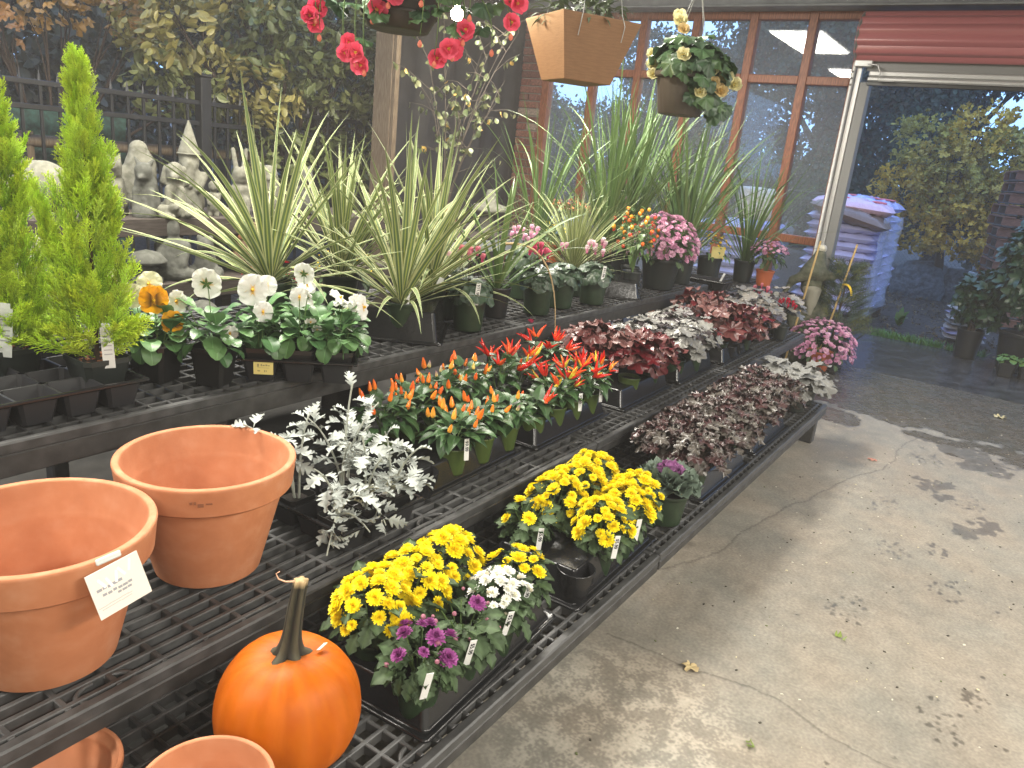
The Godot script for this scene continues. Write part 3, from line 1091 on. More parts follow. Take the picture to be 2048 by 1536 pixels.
	for i in 900:
		var f := rf(0, 1)
		var x := lerpf(-1.25, -0.55, f) if R.randf() < 0.75 else rf(-0.5, -0.15)
		xs.append(ori(V(x, -0.04, -9.2 + rf(-0.13, 0.06) + (x + 0.9) * 0.1), V(rf(-0.5, 0.5), 1, rf(-0.5, 0.5)), V(rf(-1, 1), 0, rf(-1, 1)), rf(0.5, 1.1)))
	o2 = many(self, "grass", gm, M.leaf, xs)
	o2.set_meta("label", "bright green grass at the edge of the wet slab")
	o2.set_meta("category", "grass")
	# weeds by the leaf litter
	t = thing("weed", "small green weed growing in the leaf litter behind the grass", "weed", V(-1.15, -0.08, -10.6))
	for i in 12:
		part(t, "leaf", blade(0.22, 0.035, "oval", 1.0, 0.2, [[-1.0, L(0.06, 0.14, 0.03)], [1.0, L(0.08, 0.18, 0.03)]], 5), M.leaf, ori(Vector3.ZERO, V(rf(-0.6, 0.6), 1, rf(-0.6, 0.6)), V(rf(-1, 1), 0, rf(-1, 1)), rf(0.6, 1.2)))
	pallets()
	right_pots()


func iron_fence() -> void:
	var t := thing("iron_fence", "black iron picket fence with two top rails behind the stone figures", "fence", V(-5.5, 0, 0))
	part(t, "rail", boxm(0.035, 0.035, 9.0, 0.004), M.black_iron, at(0, 1.615, -3.6))
	part(t, "rail", boxm(0.035, 0.035, 9.0, 0.004), M.black_iron, at(0, 1.465, -3.6))
	part(t, "rail", boxm(0.035, 0.035, 9.0, 0.004), M.black_iron, at(0, 0.25, -3.6))
	var b := MB.new()
	b.box(V(0.019, 1.60, 0.019), at(0, 0.80, 0), 0.002)
	b.lathe([Vector2(0.0135, 1.60), Vector2(0.0135, 1.63), Vector2(0.001, 1.70)], 4)
	var pk := b.mesh(false)
	for k in 74:
		var z := 0.4 - k * 0.117
		part(t, "picket", pk, M.black_iron, at(0, 0, z))
	for z in [-1.45, -3.83, -6.2]:
		part(t, "post", boxm(0.09, 1.80, 0.09, 0.006), M.black_iron, at(0.0, 0.90, z))
		part(t, "post_cap", boxm(0.10, 0.03, 0.10, 0.008), M.black_iron, at(0.0, 1.815, z))
	t = thing("log_rail", "grey wooden pole rail low behind the iron fence", "rail", V(-5.85, 0, -2.5))
	part(t, "pole", tubem([V(0, 1.25, 3), V(0.02, 1.24, 0), V(0, 1.22, -4)], 0.045, 0.04, 10), M.post_wood)
	for z in [2.5, -0.2, -3.4]:
		part(t, "post", tubem([V(0, -0.1, z), V(0, 1.30, z)], 0.05, 0.045, 8), M.post_wood)
	t = thing("green_screen", "dull green mesh screen hung low behind the iron fence", "screen", V(-6.05, 0, -2.4))
	mk("green_net", L(0.03, 0.10, 0.075), 0.7, {"tex": noise_tex(0.03, Color(0.5, 0.5, 0.5), Color(1, 1, 1), 50, 256), "scale": 3.0})
	b = MB.new()
	var rows := []
	for i in 24:
		var row := PackedVector3Array()
		for j in 6:
			row.append(V(0.03 * sin(i * 1.7 + j), 0.3 + j * 0.23, 1.4 - i * 0.11))
		rows.append(row)
	b.sheet(rows)
	part(t, "net", b.mesh(), M.green_net)


func pillow(lx: float, ly: float, lz: float, seed_: int, segs := 18) -> ArrayMesh:
	var b := MB.new()
	var n := FastNoiseLite.new()
	n.seed = seed_
	n.frequency = 1.0
	for side in [1, -1]:
		var rows := []
		for i in segs + 1:
			var row := PackedVector3Array()
			for j in segs + 1:
				var u := -1.0 + 2.0 * i / segs
				var w := -1.0 + 2.0 * j / segs
				var e := pow(maxf(0.0, (1.0 - pow(absf(u), 3.0)) * (1.0 - pow(absf(w), 3.0))), 0.5)
				var y: float = side * e * ly * 0.5 * (1.0 + 0.5 * n.get_noise_2d(u * 2.2, w * 2.2 + side))
				y += 0.16 * ly * n.get_noise_2d(u * 6.0, w * 6.0 + side * 9.0) * e
				row.append(V(u * lx * 0.5 * (1.0 - 0.05 * w * w), y, w * lz * 0.5 * (1.0 - 0.05 * u * u)))
			rows.append(row)
		b.sheet(rows)
	return b.mesh()


func bag_stack() -> void:
	var t := thing("wooden_pallet", "weathered pallet under the stack of wrapped bags", "pallet", V(-2.02, -0.1, -10.6))
	for k in 5:
		part(t, "board", boxm(0.14, 0.02, 1.9, 0.003), M.pallet_b, at(-0.4 + k * 0.22, 0.13, 0))
	for k in 3:
		part(t, "bearer", boxm(1.05, 0.10, 0.09, 0.004), M.pallet_b, at(0, 0.07, -0.85 + k * 0.85))
	var names := ["bottom", "second", "third", "fourth", "fifth", "sixth", "seventh", "eighth", "ninth", "tenth", "eleventh"]
	var meshes := [pillow(0.84, 0.14, 0.66, 1), pillow(0.84, 0.14, 0.66, 2), pillow(0.84, 0.14, 0.66, 3)]
	for col in 3:
		for k in 11:
			var o := part(self, "soil_bag", meshes[(k + col) % 3], M.bag_wrap, Transform3D(Basis(Vector3.UP, rf(-0.06, 0.06) + (PI if k % 2 == 1 else 0.0)), V(-1.89 + rf(-0.03, 0.03), 0.12 + k * 0.104, -9.95 - col * 0.64)))
			tag(o, "pale blue soil bag, %s layer, %s column of the wrapped stack outside" % [names[k], ["front", "middle", "back"][col]], "bag", "wrapped bags stacked outside the door")
	for col in 2:
		for k in 9:
			var o := part(self, "soil_bag", meshes[(k + col) % 3], M.bag_wrap, Transform3D(Basis(Vector3.UP, rf(-0.04, 0.04) + (PI if k % 2 == 1 else 0.0)), V(-3.2 + rf(-0.02, 0.02), 0.0 + k * 0.112, -9.95 - col * 0.68)))
			tag(o, "blue soil bag, %s layer, %s column of the stack seen through the window" % [names[k], ["front", "back"][col]], "bag", "bags stacked behind the window")
	t = thing("cream_sack", "cream square plastic sack standing on the bags behind the window", "sack", V(-2.95, 1.20, -9.75), 0.3)
	t.rotation.x = PI / 2 - 0.12
	part(t, "body", pillow(0.46, 0.16, 0.40, 41), M.cream)
	# bags thrown on top, with red print
	for q in [[V(-1.86, 1.30, -9.95), 0.16, V(0.0, 0.10, -0.05), "bag_pink", "pink and white soil bag with red print lying on top of the stack, front"], [V(-1.9, 1.33, -10.65), -0.1, V(0, -0.25, -0.04), "bag_wrap", "pale blue bag with red print lying on top of the stack, behind"], [V(-1.84, 1.20, -9.80), 0.05, V(0, 0.05, -0.22), "bag_brown", "brown soil bag hanging over the front edge of the stack"]]:
		t = thing("soil_bag", q[4], "bag", q[0])
		t.rotation = q[2]
		part(t, "sack", pillow(0.92, 0.17, 0.62, 7), M[q[3]])
		if q[3] != "bag_brown":
			for k in 6:
				part(t, "printed_mark", pillow(rf(0.14, 0.2), 0.02, rf(0.08, 0.12), k), M.bag_print, at(-0.12 + (k % 3) * 0.19, 0.087, -0.1 + (k / 3) * 0.16))
	# loose stretch film hanging down the corner
	t = thing("stretch_film", "torn clear stretch film wrapped round the corner of the bag stack", "plastic film", V(-1.46, 0, -10.2))
	var b := MB.new()
	var rows := []
	for i in 18:
		var row := PackedVector3Array()
		for j in 10:
			row.append(V(0.012 * sin(i * 1.3 + j * 0.9) + 0.025 * sin(j * 1.1), 0.08 + i * 0.067, 0.55 - j * 0.18))
		rows.append(row)
	b.sheet(rows)
	part(t, "film", b.mesh(), mk("film", L(0.72, 0.78, 0.95), 0.2, {"alpha": 0.35}))


func pallets() -> void:
	var proto: Node3D = null
	var words := ["bottom", "second", "third", "fourth", "fifth", "sixth", "seventh", "eighth", "ninth", "tenth", "eleventh", "twelfth", "thirteenth", "top"]
	for k in 14:
		var t: Node3D
		var label: String = "worn wooden pallet, %s of the tall stack at the right edge" % words[k]
		if proto == null:
			t = thing("wooden_pallet", label, "pallet", V(0.02, -0.08, -12.6), 0.2, "pallets stacked at the right")
			for j in 6:
				part(t, "board", boxm(0.13, 0.02, 1.0, 0.003), M.pallet_a if j % 2 == 0 else M.pallet_b, at(-0.45 + j * 0.18, 0.125, 0))
				part(t, "board", boxm(0.13, 0.018, 1.0, 0.003), M.pallet_b, at(-0.45 + j * 0.18, 0.009, 0))
			for j in 3:
				part(t, "bearer", boxm(1.05, 0.095, 0.045, 0.003), M.pallet_a if j != 1 else M.pallet_b, at(0, 0.0665, -0.46 + j * 0.46))
			proto = t
		else:
			t = proto.duplicate()
			t.name = numbered(self, "wooden_pallet")
			add_child(t)
			t.position = V(0.02 + rf(-0.04, 0.04), -0.08 + k * 0.145, -12.6 + rf(-0.03, 0.03))
			t.rotation.y = 0.2 + rf(-0.04, 0.04)
			tag(t, label, "pallet", "pallets stacked at the right")
	# white post and piles of old newspaper / flattened bags in front of the stack
	var t2 := thing("white_post", "short peeling white post leaning beside the pallet stack", "post", V(-0.62, -0.1, -11.9))
	part(t2, "shaft", boxm(0.10, 0.72, 0.05, 0.004), M.white_board, Transform3D(Basis(Vector3.BACK, -0.12), V(0, 0.35, 0)))
	for k in 9:
		var o := part(self, "folded_sack", pillow(0.46 + rf(-0.04, 0.05), 0.07, 0.40, 20 + k % 4, 10), [M.newsprint, M.bag_wrap, M.newsprint, M.white_board][k % 4], Transform3D(Basis(Vector3.UP, 0.3 + rf(-0.25, 0.25)), V(-0.44 + rf(-0.03, 0.03) + k * 0.012, -0.03 + k * 0.055, -10.3)))
		tag(o, "flattened sack in the sagging pile beside the potted shrubs, %s from the ground" % words[k].replace("bottom", "lowest"), "sack", "flattened sacks in a pile")
	t2 = thing("magazine", "glossy blue and red printed sheet on top of the sack pile", "printed sheet", V(-0.36, 0.47, -10.3), 0.4)
	part(t2, "sheet", pillow(0.40, 0.03, 0.30, 31, 8), M.blue_print)
	part(t2, "strip", pillow(0.38, 0.02, 0.06, 32, 8), M.bag_print, at(0, 0.012, 0.07))


func shrub(t: Node3D, c: Vector3, rad: Vector3, n: int, meshes: Array, m: Material, stems := 8, foot := Vector3.ZERO) -> void:
	var b := MB.new()
	for i in stems:
		var e := c + V(rf(-0.6, 0.6) * rad.x, rf(-0.2, 0.7) * rad.y, rf(-0.6, 0.6) * rad.z)
		b.tube(curve(foot + V(rf(-0.03, 0.03), 0, rf(-0.03, 0.03)), foot.lerp(e, 0.5) + V(rf(-0.05, 0.05), 0, rf(-0.05, 0.05)), e, 5), [0.011, 0.009, 0.008, 0.006, 0.005, 0.003], 5)
	part(t, "stem", b.mesh(), M.stem_brown)
	var xs := []
	for i in n:
		var d := V(rf(-1, 1), rf(-0.8, 1), rf(-1, 1)).normalized() * pow(rf(0.05, 1), 0.4)
		xs.append(ori(c + d * rad, d + V(rf(-0.6, 0.6), rf(0, 0.8), rf(-0.6, 0.6)), d + V(rf(-0.5, 0.5), -0.3, rf(-0.5, 0.5)), rf(0.7, 1.2)))
	many(t, "foliage", meshes[0], m, xs)


func right_pots() -> void:
	var b := MB.new()
	for i in 6:
		var a := i * 1.05 + 0.2
		blade_into(b, Transform3D(Basis(Vector3.UP, a), V(0, i * 0.008, 0)), 0.10, 0.026, "oval", 0.7, 0.15, [[-1.0, L(0.018, 0.045, 0.022)], [0.0, L(0.03, 0.065, 0.03)], [1.0, L(0.018, 0.05, 0.024)]], 4, 0.8)
	var sprig := b.mesh()
	var t := thing("potted_shrub", "large dark glossy evergreen shrub in a big black pot at right edge", "potted plant", V(0.16, -0.003, -8.75))
	pot_round(t, 0.25, 0.19, 0.36, M.pot_black)
	shrub(t, V(0.0, 0.86, 0), V(0.42, 0.50, 0.40), 420, [sprig], M.leaf_gloss, 12, V(0, 0.34, 0))
	t = thing("potted_shrub", "smaller dark shrub with narrow leaves in a black pot, left of the big pot", "potted plant", V(-0.31, -0.003, -8.85))
	pot_round(t, 0.125, 0.10, 0.29, M.pot_black)
	shrub(t, V(0, 0.55, 0), V(0.22, 0.26, 0.22), 110, [sprig], M.leaf_gloss, 7, V(0, 0.28, 0))
	t = thing("potted_shrub", "dark shrub half hidden behind the big potted evergreen, before the pallets", "potted plant", V(0.25, -0.08, -9.9))
	pot_round(t, 0.22, 0.18, 0.34, M.pot_black)
	shrub(t, V(0, 1.05, 0), V(0.45, 0.55, 0.40), 330, [sprig], M.leaf_gloss, 12, V(0, 0.3, 0))
	# low trays of small green plants
	var lf := rleaf(0.045, 5, 0.2, 0.1, 0.1, L(0.10, 0.19, 0.04), L(0.09, 0.20, 0.05), L(0.16, 0.20, 0.08), 16, 2)
	for k in 4:
		t = thing("seedling_pot", "black pot of low green and bronze seedlings, %s along the edge of the wet slab" % ["first", "second", "third", "fourth"][k], "potted plant", V(0.06 + k * 0.17, -0.003, -8.28 - (k % 2) * 0.03), 0.1, "seedling pots by the big shrub")
		pot_square(t, 0.15, 0.12, 0.13, M.pot_black)
		for q in dome(16, V(0, 0.14, 0), V(0.09, 0.06, 0.09), 0.0):
			part(t, "leaf", lf, M.leaf, ori(q[0], q[1] + V(0, 0.7, 0), q[1], rf(0.6, 1.1)))


# ---------------------------------------------------------------- benches, pots, trays
func bench(label: String, x0: float, depth: float, z0: float, z1: float, y: float, cx: float, cz: float, bw: float, skirt: float, clips: Array) -> void:
	var t := thing("display_bench", label, "bench", V(x0 - depth / 2, 0, (z0 + z1) / 2), 0.0, "tiered black plastic benches")
	var w := depth
	var l := z1 - z0
	var b := MB.new()
	# rim and bars of the moulded open deck
	for s in [-1, 1]:
		b.box(V(0.026, 0.03, l), at(s * (w / 2 - 0.013), y - 0.015, 0), 0.004)
		b.box(V(w - 0.054, 0.03, 0.022), at(0, y - 0.015, s * (l / 2 - 0.011)), 0.003)
	var nx := int(w / cx)
	for i in range(1, nx):
		b.box(V(bw, 0.028, l - 0.046), at(w / 2 - i * w / nx, y - 0.016, 0), 0.002)
	var nz := int(l / cz)
	for i in range(1, nz):
		b.box(V(w - 0.056, 0.026, bw), at(0, y - 0.0165, l / 2 - i * l / nz), 0.002)
	part(t, "deck", b.mesh(false), M.bench_top)
	# round joining lugs near the front edge
	for zc in clips:
		b = MB.new()
		var zz: float = zc - (z0 + z1) / 2
		for s in [-1, 1]:
			var pts := []
			for k in 9:
				var a := PI * k / 8.0
				pts.append(V(w / 2 - 0.045 - cos(a) * 0.030, y - 0.010, zz + s * (0.012 + sin(a) * 0.045)))
			b.tube(pts, [0.006, 0.006, 0.006, 0.006, 0.006, 0.006, 0.006, 0.006, 0.006], 5)
		part(t, "joining_lug", b.mesh(), M.bench_top)
	part(t, "front_skirt", boxm(0.012, skirt, l - 0.004, 0.003), M.bench, at(w / 2 - 0.0065, y - 0.03 - skirt / 2, 0))
	part(t, "rear_skirt", boxm(0.012, skirt, l - 0.004, 0.003), M.bench, at(-w / 2 + 0.0065, y - 0.03 - skirt / 2, 0))
	for s in [-1, 1]:
		part(t, "end_skirt", boxm(w - 0.028, skirt, 0.012, 0.003), M.bench, at(0, y - 0.03 - skirt / 2, s * (l / 2 - 0.0085)))
	var lh := y - 0.03
	for sx in [-1, 1]:
		for k in 3:
			part(t, "leg", boxm(0.06, lh, 0.06, 0.006), M.bench, at(sx * (w / 2 - (0.28 if sx > 0 else 0.08)), lh / 2, -l / 2 + 0.16 + k * (l - 0.32) / 2))


func benches() -> void:
	bench("lowest front bench, near section holding the pumpkin and the first chrysanthemum tray", -0.806, 0.70, -2.335, 0.40, H1, 0.047, 0.055, 0.011, 0.036, [-1.12, -1.28, -2.27])
	bench("lowest front bench, far section with dark coral bells beside the open floor", -0.806, 0.70, -4.88, -2.345, H1, 0.047, 0.055, 0.011, 0.036, [-2.41, -3.62])
	part(get_node("display_bench_001"), "leg", boxm(0.07, 0.19, 0.07, 0.006), M.bench, at(0.30, 0.095, -1.13))
	bench("middle bench, near section under the big terracotta pots", -1.276, 0.72, -2.70, 0.40, H2, 0.040, 0.100, 0.013, 0.036, [-0.68, -1.70, -2.63])
	bench("middle bench, central section carrying the red peppers and red coral bells", -1.276, 0.72, -5.15, -2.71, H2, 0.047, 0.055, 0.011, 0.036, [-2.78, -3.9])
	bench("middle bench, short far section under the silver coral bells", -1.276, 0.72, -6.09, -5.16, H2, 0.047, 0.055, 0.011, 0.036, [])
	bench("top bench, near section under cypresses, pansies and the striped yucca tray", -1.888, 1.0, -3.035, 0.40, H3, 0.055, 0.062, 0.009, 0.058, [-1.6])
	bench("top bench, far section under cyclamens, peppers and the big pink chrysanthemum", -1.888, 1.0, -5.48, -3.045, H3, 0.055, 0.062, 0.009, 0.058, [])


func pot_round(t: Node3D, rt: float, rb: float, h: float, m: Material, soil := true) -> void:
	var k := "rp%.3f_%.3f_%.3f" % [rt, rb, h]
	if not cache.has(k):
		var lip := h * 0.12
		cache[k] = lathem([Vector2(0.001, 0.004), Vector2(rb * 0.9, 0.004), Vector2(rb, 0.0), Vector2(rb * 1.02, 0.006), Vector2(rt * 0.94, h - lip), Vector2(rt * 0.985, h - lip), Vector2(rt * 0.99, h - lip * 0.5), Vector2(rt, h - 0.006), Vector2(rt, h), Vector2(rt * 0.96, h), Vector2(rt * 0.94, h - 0.01), Vector2(rb * 0.96, 0.02)], 28)
		cache[k + "s"] = lathem([Vector2(rt * 0.93, 0), Vector2(rt * 0.8, 0.004), Vector2(rt * 0.5, 0.008), Vector2(rt * 0.25, 0.003), Vector2(0.001, 0.006)], 16)
	part(t, "pot", cache[k], m)
	if soil:
		part(t, "soil", cache[k + "s"], M.soil, at(0, h - 0.018, 0))


func pot_square(t: Node3D, wt: float, wb: float, h: float, m: Material, soil := true) -> void:
	var k := "sp%.3f_%.3f_%.3f" % [wt, wb, h]
	if not cache.has(k):
		var b := MB.new()
		var rows := []
		for q in [[wb * 0.5, 0.0], [wb * 0.5, 0.002], [wt * 0.475, h - 0.014], [wt * 0.5, h - 0.014], [wt * 0.5, h], [wt * 0.47, h], [wt * 0.46, h - 0.006], [wb * 0.46, 0.01]]:
			var row := PackedVector3Array()
			var r: float = q[0]
			var c := r * 0.22
			for s in [[1, -1], [1, 1], [-1, 1], [-1, -1]]:
				if s[0] * s[1] < 0:
					row.append(V(s[0] * (r - c), q[1], s[1] * r))
					row.append(V(s[0] * r, q[1], s[1] * (r - c)))
				else:
					row.append(V(s[0] * r, q[1], s[1] * (r - c)))
					row.append(V(s[0] * (r - c), q[1], s[1] * r))
			if true:
				var fixed := PackedVector3Array()
				for g in 8:
					var a := TAU * g / 8.0 + PI / 8
					var cx := signf(cos(a)) * (r if absf(cos(a)) > absf(sin(a)) else r - c)
					var cz := signf(sin(a)) * (r if absf(sin(a)) > absf(cos(a)) else r - c)
					fixed.append(V(cx, q[1], cz))
				row = fixed
			rows.append(row)
		b.sheet(rows, null, true)
		var bot := b.add(V(0, 0, 0))
		for g in 8:
			b.tri(bot, g, (g + 1) % 8)
		cache[k] = b.mesh(false)
		cache[k + "s"] = lathem([Vector2(wt * 0.52, 0), Vector2(wt * 0.3, 0.006), Vector2(0.001, 0.002)], 8)
	part(t, "pot", cache[k], m)
	if soil:
		part(t, "soil", cache[k + "s"], M.soil, Transform3D(Basis(Vector3.UP, PI / 8).scaled(Vector3(0.9, 1, 0.9)), V(0, h - 0.02, 0)))


# plastic tag stuck in a pot; text set along its length
func plant_tag(t: Node3D, x: Transform3D, text := "", len_ := 0.075, wid := 0.017, m: Material = null) -> void:
	var o := part(t, "price_tag", boxm(wid, len_, 0.0012, 0.0004), m if m else M.tag_white, x)
	if text != "":
		var tm := TextMesh.new()
		tm.text = text
		var f := SystemFont.new()
		f.font_names = PackedStringArray(["Droid Sans"])
		f.font_weight = 700
		tm.font = f
		tm.font_size = 16
		tm.pixel_size = wid * 0.86 / 16.0
		tm.depth = 0.0006
		part(o, "lettering", tm, M.ink, Transform3D(Basis(Vector3.BACK, -PI / 2), V(0, len_ * 0.16, 0.0009)))


# inverted carry tray: flange on the bench, sloping walls, flat deck with round holes the pots stand in
func carry_tray(label: String, at_: Vector3, turn: float, lx: float, lz: float, h: float, empties: Array, group := "black carry trays") -> Node3D:
	var t := thing("carry_tray", label, "tray", at_, turn, group)
	var b := MB.new()
	var rows := []
	for q in [[0.0, 0.0], [0.0, 0.006], [-0.006, 0.009], [-0.016, 0.004], [-0.022, 0.008], [-0.040, h - 0.006], [-0.046, h]]:
		var row := PackedVector3Array()
		for g in 16:
			var a := TAU * g / 16.0 + PI / 16
			var sx := signf(cos(a))
			var sz := signf(sin(a))
			var qa := fmod(a, PI / 2)
			var rad: float = 0.02
			var ca := Vector2(cos(a), sin(a))
			row.append(V(sx * (lx / 2 + q[0] - rad) + ca.x * rad, q[1], sz * (lz / 2 + q[0] - rad) + ca.y * rad))
		rows.append(row)
	b.sheet(rows, null, true)
	part(t, "rim_and_walls", b.mesh(), M.tray)
	part(t, "deck", boxm(lx - 0.095, 0.004, lz - 0.095), M.tray, at(0, h - 0.001, 0))
	for e in empties:
		# an empty cup: the open half tube of a pot hole in the wall
		b = MB.new()
		rows = []
		for i in 7:
			var y := 0.004 + i * (h - 0.006) / 6.0
			var r := 0.043 + 0.015 * i / 6.0 + (0.002 if i % 2 == 0 and i > 3 else 0.0)
			var row := PackedVector3Array()
			for j in 19:
				var a := TAU * j / 18.0
				row.append(V(cos(a) * r, y, sin(a) * r))
			rows.append(row)
		b.sheet(rows)
		part(t, "empty_cup", b.mesh(), M.tray, at(e.x, 0, e.y))
		b = MB.new()
		b.lathe([Vector2(0.0585, 0), Vector2(0.061, 0.003), Vector2(0.057, 0.004)], 18)
		part(t, "cup_rim", b.mesh(), M.tray, at(e.x, h - 0.004, e.y))
	return t


# upright tray: lip round the top, square pockets hanging from it
func flat_tray(label: String, at_: Vector3, turn: float, nx: int, nz: int, cell: float, h: float, group := "black pocket trays") -> Node3D:
	var t := thing("pocket_tray", label, "tray", at_, turn, group)
	var lx := nx * cell + 0.02
	var lz := nz * cell + 0.02
	for s in [-1, 1]:
		part(t, "lip", boxm(0.014, 0.010, lz, 0.003), M.tray, at(s * (lx / 2 - 0.007), h - 0.005, 0))
		part(t, "lip", boxm(lx - 0.03, 0.010, 0.014, 0.003), M.tray, at(0, h - 0.005, s * (lz / 2 - 0.007)))
	for i in nx:
		for j in nz:
			var cx := (i - (nx - 1) / 2.0) * cell
			var cz := (j - (nz - 1) / 2.0) * cell
			var b := MB.new()
			var rows := []
			for q in [[cell * 0.33, 0.001], [cell * 0.335, 0.004], [cell * 0.47, h - 0.004], [cell * 0.5, h - 0.003]]:
				var row := PackedVector3Array()
				for g in 8:
					var a := TAU * g / 8.0 + PI / 8
					var r: float = q[0]
					var c := r * 0.2
					row.append(V(signf(cos(a)) * (r if absf(cos(a)) > absf(sin(a)) else r - c), q[1], signf(sin(a)) * (r if absf(sin(a)) > absf(cos(a)) else r - c)))
				rows.append(row)
			b.sheet(rows, null, true)
			var bot := b.add(V(0, 0.001, 0))
			for g in 8:
				b.tri(bot, g, (g + 1) % 8)
			part(t, "pocket", b.mesh(false), M.tray_dull, at(cx, 0, cz))
	return t


# ---------------------------------------------------------------- flowers
func mum_flower(r: float, cin: Color, cout: Color, rings := [[16, 0.95, 0.10], [13, 0.75, 0.55], [9, 0.52, 0.95], [6, 0.3, 1.3]], pw := 0.13) -> ArrayMesh:
	var b := MB.new()
	for q in rings:
		for i in q[0]:
			var a: float = TAU * i / q[0] + rf(-0.12, 0.12) + q[1] * 3.0
			var len_: float = r * q[1] * rf(0.88, 1.08)
			var x := Transform3D(Basis(Vector3.UP, a) * Basis(Vector3.RIGHT, PI / 2 - q[2] + rf(-0.12, 0.12)), V(0, (1.0 - q[1]) * r * 0.25, 0))
			var c := cin.lerp(cout, q[1])
			blade_into(b, x, len_, r * pw, "petal", -0.35, 0.35, [[-1.0, c * 0.92, c], [0.0, c, c * 1.05], [1.0, c * 0.92, c]], 3)
	b.lathe([Vector2(r * 0.18, r * 0.1), Vector2(r * 0.14, r * 0.26), Vector2(0.0005, r * 0.32)], 8, Transform3D.IDENTITY, cin * 0.9)
	return b.mesh()


func mum_leaf() -> ArrayMesh:
	var c := L(0.050, 0.085, 0.032)
	var b := MB.new()
	var rows := []
	var cc := []
	# lobed chrysanthemum leaf
	var prof := [[0.0, 0.08], [0.14, 0.12], [0.26, 0.42], [0.36, 0.30], [0.48, 0.52], [0.58, 0.34], [0.72, 0.44], [0.84, 0.25], [1.0, 0.02]]
	for q in prof:
		var y: float = q[0]
		var w: float = q[1] * 0.036
		var z := 0.014 * y * y
		rows.append(PackedVector3Array([V(-w, y * 0.052, z - 0.004), V(-w * 0.5, y * 0.052 + w * 0.1, z + 0.0015), V(0, y * 0.052, z - 0.001), V(w * 0.5, y * 0.052 + w * 0.1, z + 0.0015), V(w, y * 0.052, z - 0.004)]))
		cc.append([c, c * 0.9, c * 1.35, c * 0.9, c])
	b.sheet(rows, cc)
	return b.mesh()


func mum_plant(label: String, at_: Vector3, rt: float, h: float, rad: Vector3, cy: float, nf: int, flower: Array, nl: int, pot_m: Material, cap := 0.35, group := "chrysanthemums in the low trays", lean := Vector3.ZERO, fs := 1.0, cat := "chrysanthemum") -> Node3D:
	var t := thing("potted_chrysanthemum", label, cat, at_, rf(0, 6.0), group)
	pot_round(t, rt, rt * 0.72, h, pot_m)
	if not cache.has("mumleaf"):
		cache["mumleaf"] = [mum_leaf(), mum_leaf()]
		cache["mumcore"] = true
	var c := V(0, cy, 0) + lean * 0.5
	var b := MB.new()
	for i in 9:
		var a := i * 2.4
		b.tube(curve(V(cos(a) * 0.012, h - 0.02, sin(a) * 0.012), V(cos(a) * 0.02, cy, sin(a) * 0.02), c + V(cos(a) * rad.x * 0.6, rad.y * 0.6, sin(a) * rad.z * 0.6), 4), [0.0025, 0.0025, 0.002, 0.002, 0.0015], 4, Color.WHITE, false)
	part(t, "stem", b.mesh(), M.stem_green)
	for q in dome(nl, c, rad * 0.97, -0.5, 0.85, 0.45):
		part(t, "leaf", cache.mumleaf[0], M.leaf_dull, ori(q[0] - q[1] * 0.02, q[1] * 0.9 + V(0, -0.35, 0) + V(rf(-0.5, 0.5), rf(-0.3, 0.3), rf(-0.5, 0.5)), V(-q[1].x, -1.2, -q[1].z), rf(0.8, 1.35)))
	for q in dome(nf, c + lean * 0.5, rad, cap, 1.0, 0.10):
		var n: Vector3 = q[1] + V(0, 0.5, 0) + V(rf(-0.4, 0.4), rf(-0.1, 0.3), rf(-0.4, 0.4))
		part(t, "flower", pick(flower), M.petal, ori(q[0], n, V(rf(-1, 1), 0, rf(-1, 1)), fs * rf(0.58, 1.2)))
	return t


func buds(t: Node3D, c: Vector3, rad: Vector3, n: int, col: Color, s := 1.0) -> void:
	var k := "bud" + str(col)
	if not cache.has(k):
		var b := MB.new()
		b.lathe([Vector2(0.001, -0.006), Vector2(0.005, -0.003), Vector2(0.006, 0.001), Vector2(0.004, 0.005), Vector2(0.0005, 0.0065)], 7, Transform3D.IDENTITY, col)
		cache[k] = b.mesh()
	for q in dome(n, c, rad, 0.0, 0.95, 0.2):
		part(t, "bud", cache[k], M.petal, ori(q[0], q[1] + V(0, 0.6, 0), V(1, 0, 0), s * rf(0.7, 1.1)))


